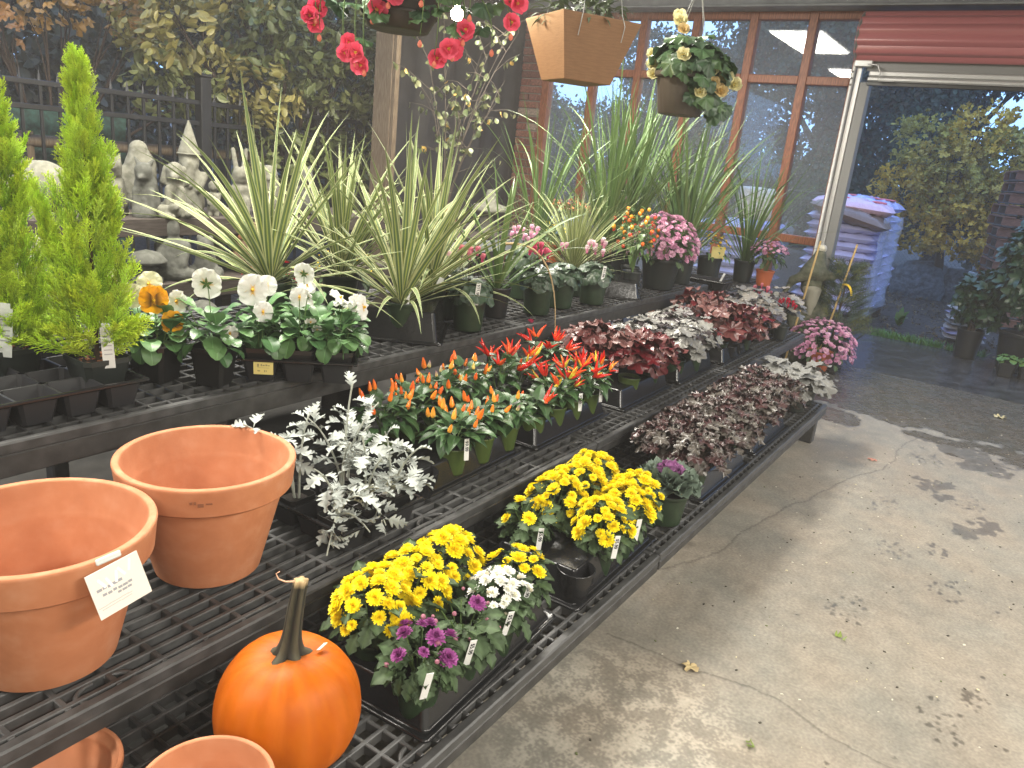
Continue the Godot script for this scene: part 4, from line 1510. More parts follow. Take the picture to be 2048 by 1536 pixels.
# ---------------------------------------------------------------- lowest shelf
func shelf_low() -> void:
	var ye := []
	var wh := []
	var pu := []
	for i in 4:
		ye.append(mum_flower(0.0255, L(0.90, 0.68, 0.004), L(0.93, 0.78, 0.008), [[20, 0.95, 0.02], [17, 0.80, 0.38], [13, 0.60, 0.75], [10, 0.42, 1.05], [6, 0.25, 1.35]], 0.16))
	for i in 2:
		wh.append(mum_flower(0.0215, L(0.80, 0.78, 0.55), L(0.88, 0.88, 0.86), [[15, 0.95, 0.1], [12, 0.75, 0.5], [9, 0.5, 0.9], [5, 0.3, 1.3]], 0.18))
		pu.append(mum_flower(0.0225, L(0.13, 0.018, 0.09), L(0.34, 0.07, 0.28), [[18, 0.95, -0.2], [16, 0.85, 0.2], [13, 0.7, 0.6], [10, 0.5, 1.0], [6, 0.3, 1.3]], 0.17))
	# first tray
	carry_tray("black carry tray of yellow, white and purple chrysanthemums, nearest on the lowest bench", V(-1.045, H1 + 0.001, -1.435), 0.06, 0.37, 0.635, 0.07, [])
	var front := [
		["purple chrysanthemum in green pot at the near corner of the front tray", V(-0.925, H1 + 0.008, -1.19), pu, 10, 0.42, 1.0],
		["half-open purple-budded chrysanthemum second along the front row, mostly leaves", V(-0.925, H1 + 0.008, -1.345), pu, 1, 0.9, 0.8],
		["white chrysanthemum in green pot in the front row of the near tray", V(-0.925, H1 + 0.008, -1.50), wh, 24, 0.45, 1.0],
		["yellow chrysanthemum at the far front corner of the near tray", V(-0.96, H1 + 0.008, -1.64), ye, 13, 0.5, 1.0],
	]
	for i in front.size():
		var q = front[i]
		var t := mum_plant(q[0], q[1], 0.056, 0.105, V(0.092, 0.085, 0.088), 0.145, q[3], q[2], 74, M.pot_green, q[4])
		if i < 3:
			buds(t, V(0, 0.15, 0), V(0.095, 0.095, 0.095), 9, [L(0.40, 0.16, 0.22), L(0.38, 0.15, 0.2), L(0.55, 0.5, 0.35)][i])
		plant_tag(t, ori(V(0.088, 0.155, 0.06).rotated(Vector3.UP, -t.rotation.y - 0.15), V(0.25, 1, 0.1).rotated(Vector3.UP, -t.rotation.y), V(0.95, 0, 0.55).rotated(Vector3.UP, -t.rotation.y)), "$5.99" if i != 0 else "", 0.085)
	var back := [["bushy yellow chrysanthemum at the near back corner of the front tray", -1.225], ["yellow chrysanthemum second along the back row of the front tray", -1.36], ["yellow chrysanthemum third along the back row of the front tray", -1.50]]
	for q in back:
		var t := mum_plant(q[0], V(-1.105, H1 + 0.008, q[1]), 0.056, 0.105, V(0.105, 0.115, 0.098), 0.165, 40, ye, 46, M.pot_green, 0.0)
		buds(t, V(0, 0.165, 0), V(0.105, 0.115, 0.1), 5, L(0.55, 0.45, 0.03))
	# second tray, one cup empty at its near corner
	carry_tray("black carry tray of yellow chrysanthemums with an empty cup at its near corner", V(-1.035, H1 + 0.001, -2.125), 0.03, 0.36, 0.62, 0.105, [Vector2(0.128, 0.248)])
	var k := 0
	for q in [["yellow chrysanthemum in the front row of the second tray, next to the empty cup", -0.915, -2.06, 18], ["yellow chrysanthemum third in the front row of the second tray", -0.915, -2.215, 20], ["yellow chrysanthemum at the far front corner of the second tray by the ornamental cabbage", -0.93, -2.335, 16], ["sparse yellow chrysanthemum at the near back corner of the second tray", -1.11, -1.93, 4], ["yellow chrysanthemum second in the back row of the second tray", -1.10, -2.08, 22], ["yellow chrysanthemum third in the back row of the second tray, the tallest", -1.10, -2.23, 22], ["yellow chrysanthemum at the far back corner of the second tray", -1.11, -2.35, 16]]:
		var t := mum_plant(q[0], V(q[1], H1 + 0.008, q[2]), 0.055, 0.105, V(0.102, 0.11, 0.098) if k != 3 else V(0.09, 0.08, 0.09), 0.165 if k > 3 else 0.15, int(q[3] * 1.9), ye, 52, M.pot_green, 0.1)
		if k < 2 or k == 3:
			plant_tag(t, ori(V(0.085, 0.15, 0.07).rotated(Vector3.UP, -t.rotation.y), V(0.1, 1, 0.1).rotated(Vector3.UP, -t.rotation.y), V(0.8, 0, 0.75).rotated(Vector3.UP, -t.rotation.y)), "$5.99" if k != 1 else "", 0.085)
		k += 1
	kale()
	coral_bells_low()
	pumpkin()
	terracotta("small terracotta pot at the bottom left, half under the middle bench", V(-1.262, H1 + 0.001, -0.545), 0.118, 0.105)
	terracotta("small terracotta pot at the bottom edge in front of the pumpkin", V(-0.935, H1 + 0.001, -0.638), 0.115, 0.205)
	var c := part(self, "plastic_scrap", boxm(0.035, 0.05, 0.001), M.tag_clear, ori(V(-1.20, H1 + 0.05, -1.10), V(0.2, 1, 0.2), V(1, 0.2, 0.6)))
	tag(c, "clear plastic scrap standing behind the pumpkin stem", "scrap")


func terracotta(label: String, at_: Vector3, r: float, h: float) -> Node3D:
	var t := thing("terracotta_pot", label, "flower pot", at_, rf(0, 6), "empty terracotta pots")
	var w := r * 0.09
	var rb := r * 0.60
	var ry := h * 0.765
	var rr := r * 0.885
	var p := []
	for q in [[0.001, 0.0], [rb * 0.94, 0.0], [rb, 0.006], [rr * 0.985, ry], [rr * 0.99, ry + 0.002], [r * 0.955, ry + 0.001], [r * 0.965, ry + 0.004], [r * 0.992, h - 0.014], [r, h - 0.007], [r * 0.995, h - 0.002], [r * 0.98, h], [r - w * 0.75, h], [r - w * 0.95, h - 0.003], [r - w * 1.02, h - 0.012], [rr - w * 0.55, ry + 0.010], [rr - w * 0.75, ry + 0.004], [rr - w * 0.95, ry - 0.008], [rb - w * 0.6, 0.025], [rb * 0.4, 0.015], [0.001, 0.015]]:
		p.append(Vector2(q[0], q[1]))
	part(t, "pot", lathem(p, 72), M.terracotta)
	return t


func pumpkin() -> void:
	var t := thing("pumpkin", "orange pumpkin with long dark stem on the lowest bench", "pumpkin", V(-1.04, H1 + 0.001, -0.905), 0.4)
	var b := MB.new()
	var rows := []
	var cc := []
	var n := FastNoiseLite.new()
	n.seed = 8
	n.frequency = 2.0
	for i in 33:
		var f := i / 32.0
		var th := PI * f
		var row := PackedVector3Array()
		var cr := []
		for j in 90:
			var a := TAU * j / 90.0
			var rib := 0.013 * absf(sin(a * 7.0 + 0.3 * sin(a * 2.0))) + 0.003 * sin(a * 14.0 + 1.0)
			var s := pow(sin(th), 0.85)
			var r := 0.150 * s * (0.975 + rib * minf(1.0, s * 1.3)) * (1.0 + 0.02 * sin(a + 1.0))
			var y := 0.142 - 0.147 * cos(th) * (1.0 - 0.0) + 0.004 * sin(a * 2.0)
			# sunk crown and base
			y += (-0.030 if f > 0.5 else 0.018) * pow(1.0 - s, 1.5)
			row.append(V(cos(a) * r, y, sin(a) * r))
			var c := L(0.43, 0.098, 0.003).lerp(L(0.35, 0.068, 0.002), clampf(0.5 + n.get_noise_3d(cos(a) * 2.0, f * 2.0, sin(a) * 2.0) * 1.2, 0, 1))
			c = c * (1.0 + 0.16 * n.get_noise_2d(a * 9.0, f * 0.8))
			c = c.lerp(L(0.55, 0.14, 0.01), 0.35 * (1.0 - minf(1.0, rib * 60.0)))
			if f > 0.94:
				c = c.lerp(L(0.30, 0.16, 0.03), 0.4)
			cr.append(c)
		rows.append(row)
		cc.append(cr)
	b.sheet(rows, cc, true)
	part(t, "flesh", b.mesh(), M.pumpkin)
	b = MB.new()
	rows = []
	cc = []
	var pts := curve(V(0.0, 0.248, 0.0), V(0.003, 0.335, -0.004), V(0.016, 0.432, -0.012), 14)
	for i in 15:
		var f := i / 14.0
		var row := PackedVector3Array()
		var cr := []
		for j in 30:
			var a := TAU * j / 30.0 + f * 0.5
			var ridge := absf(sin(a * 2.5))
			var r := (0.0190 - 0.0055 * f + 0.027 * pow(1.0 - f, 7.0)) * (0.70 + 0.40 * ridge)
			if f < 0.12:
				r *= 0.75 + 0.6 * ridge
			row.append(pts[i] + V(cos(a) * r, (-0.012 if i == 0 else 0.0), sin(a) * r))
			var c := L(0.010, 0.010, 0.006).lerp(L(0.075, 0.065, 0.036), pow(ridge, 2.5) * 0.8) * (1.0 + 0.5 * n.get_noise_2d(a * 6.0, f * 9.0))
			if f > 0.93:
				c = L(0.42, 0.30, 0.15)
			cr.append(c)
		rows.append(row)
		cc.append(cr)
	b.sheet(rows, cc, true)
	var m := b.add(pts[14] + V(0, 0.002, 0), L(0.45, 0.33, 0.17))
	for j in 30:
		b.tri(m, 14 * 30 + (j + 1) % 30, 14 * 30 + j)
	part(t, "stem", b.mesh(), M.pumpkin_stem)
	part(t, "tendril", tubem([V(0.008, 0.428, -0.01), V(-0.008, 0.434, 0.008), V(-0.020, 0.440, 0.012), V(-0.026, 0.449, 0.010), V(-0.020, 0.453, 0.006)], 0.002, 0.0009, 5), M.clay_pale)
	part(t, "sticker", boxm(0.026, 0.010, 0.0008), M.tag_white, ori(V(0.055, 0.272, -0.035), V(0.9, 0.5, 0.2), V(0.3, 1, 0.1)))


func kale() -> void:
	var t := thing("ornamental_cabbage", "ornamental cabbage, purple heart in frilled grey-green leaves, green pot", "ornamental cabbage", V(-0.915, H1 + 0.001, -2.60))
	pot_round(t, 0.085, 0.066, 0.125, M.pot_green)
	var g := []
	var p := []
	for i in 3:
		g.append(rleaf(0.066, 2, 0.1, 0.22, 0.25, L(0.13, 0.17, 0.13), L(0.115, 0.16, 0.12), L(0.22, 0.27, 0.23), 34, 3, 0.75, 0.06))
		p.append(rleaf(0.042, 2, 0.1, 0.26, 0.3, L(0.30, 0.05, 0.26), L(0.24, 0.10, 0.22), L(0.42, 0.14, 0.38), 30, 3, 0.75, 0.06))
	for i in 38:
		var f := i / 37.0
		var a := i * 2.39996
		var el := lerpf(-0.15, 1.2, f)
		var d := V(cos(a) * cos(el), sin(el), sin(a) * cos(el))
		var o := V(cos(a), 0, sin(a)) * lerpf(0.062, 0.008, f) + V(0, lerpf(0.145, 0.195, f), 0)
		var up := d.cross(V(-sin(a), 0, cos(a))) * -1.0
		part(t, "leaf", pick(p) if f > 0.66 else pick(g), M.leaf_dull, ori(o, up if up.y > -0.2 else -up, d, rf(0.85, 1.15)))
	part(t, "core", lathem([Vector2(0.014, -0.01), Vector2(0.012, 0.012), Vector2(0.001, 0.018)], 9), mk("kale_red", L(0.50, 0.02, 0.04), 0.5), at(0, 0.195, 0))


# coral bells: stalked, lobed leaves round a crown
func coral_bells(label: String, at_: Vector3, leaves: Array, m: Material, n: int, rad: Vector3, cy: float, pot: Array, group: String, size := 1.0, stalk: Material = null) -> Node3D:
	var t := thing("coral_bells_plant", label, "coral bells", at_, rf(0, 6), group)
	if pot.size() > 0:
		pot_round(t, pot[0], pot[1], pot[2], pot[3])
	var b := MB.new()
	var c := V(0, cy, 0)
	for q in dome(n, c, rad, -0.35, 1.0, 0.4):
		var n_: Vector3 = q[1] * 0.8 + V(rf(-0.35, 0.35), 0.7 + rf(0, 0.3), rf(-0.35, 0.35))
		part(t, "leaf", pick(leaves), m, ori(q[0], n_, q[1] + V(0, -0.4, 0), size * rf(0.7, 1.25)))
		if R.randf() < 0.6:
			b.tube([V(rf(-0.02, 0.02), cy - rad.y * 0.6, rf(-0.02, 0.02)), q[0] * V(0.6, 0.85, 0.6), q[0]], [0.0018, 0.0015, 0.0012], 4, Color.WHITE, false)
	part(t, "stalks", b.mesh(), stalk if stalk else M.stem_brown)
	return t


func cb_leaves(r: float, cin: Color, cout: Color, vein: Color, ruffle := 0.10, depth := 0.28, cup := 0.12) -> Array:
	var o := []
	for i in 3:
		o.append(rleaf(r, 7, depth, ruffle, cup * rf(0.4, 1.4) * (1 if i != 1 else -1), cin, cout, vein, 28, 3, 0.5))
	return o


func coral_bells_low() -> void:
	carry_tray("black carry tray of small-leaved dark coral bells in the middle of the lowest bench", V(-1.02, H1 + 0.001, -3.165), 0.0, 0.34, 0.62, 0.085, [])
	carry_tray("black carry tray of dark coral bells near the far end of the lowest bench", V(-1.03, H1 + 0.001, -3.90), 0.0, 0.34, 0.62, 0.085, [])
	var dk := cb_leaves(0.030, L(0.065, 0.045, 0.04), L(0.035, 0.024, 0.022), L(0.14, 0.10, 0.09), 0.22, 0.4)
	dk.append_array(cb_leaves(0.030, L(0.05, 0.02, 0.02), L(0.042, 0.014, 0.016), L(0.10, 0.05, 0.05), 0.25, 0.45))
	dk.append_array(cb_leaves(0.032, L(0.10, 0.09, 0.075), L(0.055, 0.048, 0.04), L(0.16, 0.14, 0.12), 0.2, 0.4))
	var i := 0
	for q in [[-0.93, -2.93, "dark coral bells with small frilled leaves at the near front corner of their tray"], [-1.10, -2.98, "dark coral bells with small frilled leaves at the near back corner of their tray"], [-0.94, -3.17, "frilled brown-black coral bells in the middle of the front row"], [-1.11, -3.23, "frilled brown-black coral bells in the middle of the back row"], [-0.94, -3.42, "frilled dark coral bells at the far front of the first tray"], [-1.10, -3.48, "frilled dark coral bells at the far back of the first tray"], [-0.94, -3.72, "dark maroon coral bells at the near front of the far tray"], [-1.10, -3.76, "dark maroon coral bells at the near back of the far tray"], [-0.95, -3.98, "dark maroon coral bells in the middle of the far tray, front row"], [-1.10, -4.03, "dark maroon coral bells in the middle of the far tray, back row"], [-0.95, -4.22, "dark coral bells next to the silver coral bells, front row"], [-1.10, -4.27, "dark coral bells next to the silver coral bells, back row"]]:
		coral_bells(q[2], V(q[0], H1 + 0.008, q[1]), dk, M.leaf_gloss, 88, V(0.128, 0.105, 0.13), 0.165, [0.056, 0.042, 0.11, M.pot_green], "small-leaved dark coral bells", rf(0.9, 1.1))
		i += 1
	var sv := cb_leaves(0.055, L(0.25, 0.25, 0.235), L(0.21, 0.21, 0.20), L(0.07, 0.07, 0.068), 0.10, 0.25)
	for q in [[-0.93, -4.55, "silver coral bells with broad pale leaves at the front of the far end"], [-1.07, -4.66, "silver coral bells with broad pale leaves behind the front one at the far end"], [-0.93, -4.76, "silver coral bells at the last corner of the lowest bench"]]:
		coral_bells(q[2], V(q[0], H1 + 0.004, q[1]), sv, M.leaf_dull, 26, V(0.15, 0.10, 0.14), 0.16, [0.075, 0.055, 0.13, M.pot_dark], "silver coral bells at the bench end", 1.15)
	# big pink chrysanthemum standing on the floor past the end of the bench
	var pk := pink_flowers()
	mum_plant("big domed pink chrysanthemum standing on the floor past the bench end", V(-1.27, 0.0, -6.75), 0.11, 0.17, V(0.275, 0.235, 0.275), 0.20, 290, pk, 60, M.pot_orange, -0.35, "big domed pink chrysanthemums", Vector3.ZERO, 1.05)


func pink_flowers() -> Array:
	if not cache.has("pink"):
		var o := []
		for q in [[L(0.80, 0.56, 0.66), L(0.68, 0.33, 0.50)], [L(0.76, 0.48, 0.60), L(0.62, 0.28, 0.45)], [L(0.84, 0.66, 0.72), L(0.72, 0.42, 0.56)]]:
			o.append(mum_flower(0.0255, q[0], q[1], [[11, 0.95, 0.3], [9, 0.65, 0.8], [5, 0.35, 1.2]], 0.22))
		cache["pink"] = o
	return cache.pink


# ---------------------------------------------------------------- middle shelf
func shelf_mid() -> void:
	var a := terracotta("large terracotta pot with white label on its rim, nearest on the middle bench", V(-1.49, H2 + 0.001, -0.655), 0.216, 0.305)
	part(a, "clay_lump", lathem([Vector2(0.001, 0.035), Vector2(0.03, 0.03), Vector2(0.045, 0.012), Vector2(0.04, 0.0)], 14), M.clay_pale, at(-0.02, 0.016, 0.0))
	# label card clipped over the rim
	var ang := Vector2(0.216, 0.0)
	var t := thing("label_card", "white printed card hanging over the rim of the nearest large terracotta pot", "label", V(-1.49, H2 + 0.293, -0.655))
	var dir := V(0.98, 0, -0.10).normalized()
	var sid := V(-dir.z, 0, dir.x)
	var upv := (V(0, 1, 0) + dir * -0.42).normalized()
	var card := Transform3D(Basis(-sid, upv, (-sid).cross(upv)), dir * 0.242 + V(0, -0.036, 0))
	part(t, "card", boxm(0.108, 0.086, 0.0015, 0.0004), M.paper, card.rotated_local(Vector3.BACK, 0.07))
	part(t, "clip", boxm(0.05, 0.012, 0.006, 0.002), M.tag_clear, Transform3D(card.basis, dir * 0.214 + V(0, 0.010, 0)))
	var card2 := card.rotated_local(Vector3.BACK, 0.07)
	var run := 0
	for q in [[-0.012, 0.008, 5, 0.0052, "ink_grey"], [0.0, -0.0035, 6, 0.0046, "ink_grey"], [0.012, -0.011, 3, 0.0042, "ink_grey"], [0.0, -0.0225, 9, 0.0016, "ink_pale"], [0.0, -0.0275, 8, 0.0016, "ink_pale"]]:
		var x0: float = q[0] - q[2] * 0.0052
		for k in q[2]:
			var wl := rf(0.006, 0.0105)
			part(t, "print_stroke", boxm(snappedf(wl, 0.001), q[3], 0.0005), M[q[4]], card2 * Transform3D(Basis.IDENTITY, V(x0 + k * 0.0105 * (0.72 if q[2] > 7 else 1.0), q[1] + rf(-0.0006, 0.0006), 0.001)))
	for q in [[-0.030, 0.018, 0.5], [-0.016, 0.014, 0.35], [0.0, 0.018, -0.3], [0.012, 0.022, 0.5], [0.030, 0.026, -0.4]]:
		part(t, "white_script", boxm(0.006, 0.022, 0.0006, 0.0002), M.tag_white, card2 * Transform3D(Basis(Vector3.BACK, q[2]), V(q[0], q[1], 0.001)))
	var bpot := terracotta("large terracotta pot with a stamped mark on its rim, behind the nearest one", V(-1.565, H2 + 0.001, -1.088), 0.214, 0.305)
	bpot.rotation.y = 0.0
	var sb := Basis(V(0.62, 0, -0.785), V(0, 1, 0), V(0.785, 0, 0.62))
	for q in [[-0.022, 0.006, 0.006], [-0.014, 0.005, 0.006], [-0.002, 0.013, 0.0022], [-0.002, 0.013, -0.0026], [0.016, 0.014, 0.003]]:
		part(bpot, "stamped_mark", boxm(q[1], 0.0035 if q[2] < 0.005 else 0.007, 0.002), M.clay_print, Transform3D(sb, V(0.785 * 0.2105, 0.272, 0.62 * 0.2105) + sb * V(q[0], q[2] - 0.003, 0)))
	dusty_miller()
	peppers()
	coral_bells_mid()


func words_mesh(s: String, h: float) -> TextMesh:
	var tm := TextMesh.new()
	tm.text = s
	var f := SystemFont.new()
	f.font_names = PackedStringArray(["Droid Sans"])
	f.font_weight = 700
	tm.font = f
	tm.font_size = 16
	tm.pixel_size = h / 16.0
	tm.depth = 0.0008
	return tm


func dusty_leaf(b: MB, x: Transform3D, len_: float) -> void:
	# felted silver leaf, deeply cut into rounded lobes that sweep forward
	var c := L(0.33, 0.36, 0.335)
	var c2 := L(0.43, 0.455, 0.43)
	var rows := []
	var cc := []
	var n := 30
	var ph := rf(-0.3, 0.3)
	for i in n + 1:
		var u := float(i) / n
		var env := 0.30 * pow(sin(PI * clampf(0.10 + 0.86 * u, 0, 1)), 0.8) * (1.0 if u > 0.28 else 0.16)
		var lobe := pow(absf(sin(u * PI * 4.6 + ph)), 0.8)
		var w := len_ * maxf(0.022 if u < 0.97 else 0.004, env * (0.16 + 0.84 * lobe))
		var ar := 0.9 * pow(u, 1.5)
		var y := len_ * u * cos(ar * 0.5)
		var z := len_ * u * sin(ar * 0.6)
		var row := PackedVector3Array()
		for v in [-1.0, -0.55, 0.0, 0.55, 1.0]:
			row.append(x * V(v * w, y + absf(v) * w * 0.75, z + w * (0.22 * absf(v) - 0.30 * v * v) + 0.04 * len_ * sin(u * 9.0 + v * 2.0) * absf(v)))
		rows.append(row)
		cc.append([c, c2, c * 1.05, c2, c])
	b.sheet(rows, cc)


func dusty_miller() -> void:
	flat_tray("black pocket tray of silver dusty miller plants beside the big terracotta pots", V(-1.50, H2 + 0.001, -1.505), 0.0, 3, 3, 0.105, 0.075)
	var lv := []
	for i in 4:
		var b := MB.new()
		dusty_leaf(b, Transform3D.IDENTITY, 0.085)
		lv.append(b.mesh())
	mk("silver_leaf", L(1, 1, 1), 0.9, {"vc": true, "back": 0.1})
	var spots := [
		["leggy dusty miller at the front corner of its tray, trailing dead leaves over the edge", V(-1.415, H2 + 0.01, -1.40), 0.20, [V(0.06, -0.06, 0.10), V(0.09, 0.10, 0.02), V(-0.02, 0.16, 0.08), V(0.10, -0.02, -0.02)]],
		["tall dusty miller with bare leaning stems in the middle of its tray", V(-1.52, H2 + 0.01, -1.505), 0.33, [V(0.01, 0.34, -0.02), V(-0.06, 0.24, 0.08), V(0.05, 0.28, -0.09), V(0.08, 0.2, 0.05)]],
		["dusty miller leaning left over the terracotta pot from the back of its tray", V(-1.60, H2 + 0.01, -1.40), 0.25, [V(-0.05, 0.24, 0.14), V(0.0, 0.20, 0.06), V(0.02, 0.25, -0.03)]],
		["small dusty miller at the far front corner of its tray", V(-1.415, H2 + 0.01, -1.61), 0.2, [V(0.08, 0.17, -0.04), V(0.07, 0.04, -0.06), V(-0.02, 0.2, 0.02), V(0.10, 0.10, 0.03)]],
		["dusty miller at the far back of its tray beside the orange peppers", V(-1.60, H2 + 0.01, -1.61), 0.2, [V(-0.01, 0.20, 0.02), V(0.04, 0.17, -0.05)]],
		["dusty miller in the middle front pocket of its tray", V(-1.415, H2 + 0.01, -1.505), 0.22, [V(0.05, 0.16, 0.0), V(0.0, 0.22, 0.03), V(0.08, 0.09, 0.05), V(0.09, -0.03, 0.01)]],
	]
	for q in spots:
		var t := thing("dusty_miller", q[0], "dusty miller", q[1], 0.0, "dusty miller plants in one tray")
		pot_square(t, 0.095, 0.065, 0.078, M.pot_black)
		for e in q[3]:
			var tip: Vector3 = V(0, 0.07, 0) + e
			var pts := curve(V(rf(-0.01, 0.01), 0.06, rf(-0.01, 0.01)), V(e.x * 0.25, 0.07 + maxf(0.05, e.y * 0.75), e.z * 0.25), tip, 8)
			part(t, "stem", tubem(pts, 0.0042, 0.0022, 6), M.stem_pale)
			for k in 9:
				var f := rf(0.36, 1.0)
				var p: Vector3 = pts[int(f * 8)]
				var d := V(rf(-1, 1), rf(-0.2, 0.9), rf(-1, 1)).normalized()
				if e.y < 0.0:
					d.y = -0.6
				part(t, "leaf", pick(lv), M.silver_leaf, ori(p, d + V(0, 0.2, 0), V(d.x, -0.3, d.z) + V(rf(-0.3, 0.3), 0, rf(-0.3, 0.3)), rf(0.5, 1.0)))
	var s := thing("dusty_miller_tag", "white plant tag standing among the dusty miller", "plant tag", V(-1.40, H2 + 0.11, -1.57))
	part(s, "tag", boxm(0.016, 0.07, 0.0012), M.tag_white, ori(V(0, 0.02, 0), V(0.1, 1, 0), V(0.8, 0, 0.6)))


func pepper_leafm() -> Array:
	var o := []
	for q in [L(0.048, 0.105, 0.036), L(0.062, 0.128, 0.044), L(0.040, 0.085, 0.034)]:
		o.append(blade(0.068, 0.020, "lance", 0.9, 0.25, [[-1.0, q], [-0.08, q], [0.0, q * 1.9], [0.08, q], [1.0, q]], 7, 0.2, 0.06))
	return o


func chili(len_: float, r: float, bend: float, c0: Color, c1: Color) -> ArrayMesh:
	var b := MB.new()
	var pts := []
	var rad := []
	var cc := []
	for i in 10:
		var f := i / 9.0
		pts.append(V(0, f * len_, bend * len_ * f * f))
		rad.append(r * pow(maxf(0.0, 1.0 - pow(f, 1.7)), 0.75) * (0.75 + 0.25 * minf(1.0, f * 6.0)) + 0.0004)
		cc.append(c0.lerp(c1, f))
	b.tube(pts, rad, 9, cc)
	b.tube([V(0, -0.012, -0.003), V(0, 0.001, 0)], [0.0012, 0.0042], 6, L(0.05, 0.11, 0.03))
	return b.mesh()


func pepper_plant(label: String, at_: Vector3, kind: String, fruits: Array, nf: int, rad: Vector3, cy: float, nl: int, tagtext := "", pot: Material = null, tagside := 0.0) -> Node3D:
	var t := thing("ornamental_pepper", label, "ornamental pepper", at_, 0.0, "ornamental peppers, " + kind)
	pot_round(t, 0.055, 0.040, 0.10, pot if pot else M.pot_green_light)
	if not cache.has("pleaf"):
		cache["pleaf"] = pepper_leafm()
	var c := V(0, cy, 0)
	var b := MB.new()
	for i in 8:
		var a := i * 2.4
		b.tube(curve(V(0, 0.085, 0), V(cos(a) * 0.02, cy, sin(a) * 0.02), c + V(cos(a) * rad.x * 0.75, rad.y * 0.55, sin(a) * rad.z * 0.75), 4), [0.003, 0.0025, 0.002, 0.0018, 0.0012], 5, Color.WHITE, false)
	part(t, "stem", b.mesh(), M.stem_green)
	for q in dome(nl, c, rad, -0.55, 0.95, 0.5):
		var d: Vector3 = (q[1] * V(1, 0.5, 1) + V(rf(-0.4, 0.4), rf(-0.1, 0.4), rf(-0.4, 0.4))).normalized()
		part(t, "leaf", pick(cache.pleaf), M.leaf, ori(q[0] - d * 0.03, d + V(0, 0.1, 0), V(d.x, -1.0, d.z), rf(0.75, 1.3)))
	var clusters := dome(int(ceil(nf / 4.0)), c + V(0, 0.012, 0), rad * 0.92, 0.15, 0.95, 0.1) if kind == "red chilli kind" else []
	for i in nf:
		var q
		if clusters.size() > 0:
			q = clusters[i / 4]
			var sp := V(rf(-0.9, 0.9), rf(-0.35, 0.6), rf(-0.9, 0.9))
			part(t, "fruit", pick(fruits), M.fruit, ori(q[0] + sp * 0.006, q[1] + V(0, 0.35, 0) + sp, V(rf(-1, 1), 0, rf(-1, 1)), rf(0.75, 1.2)))
	if clusters.size() == 0:
		for q in dome(nf, c + V(0, 0.018, 0), rad * 0.95, 0.05, 0.95, 0.12):
			part(t, "fruit", pick(fruits), M.fruit, ori(q[0], V(rf(-0.3, 0.3), 1, rf(-0.3, 0.3)) + q[1] * 0.35, V(rf(-1, 1), 0, rf(-1, 1)), rf(0.75, 1.15)))
	if tagtext != "":
		plant_tag(t, ori(V(0.078, 0.115, 0.05 + tagside), V(-0.05, 1, 0.02), V(0.85, 0, 0.55)), tagtext, 0.078)
	return t


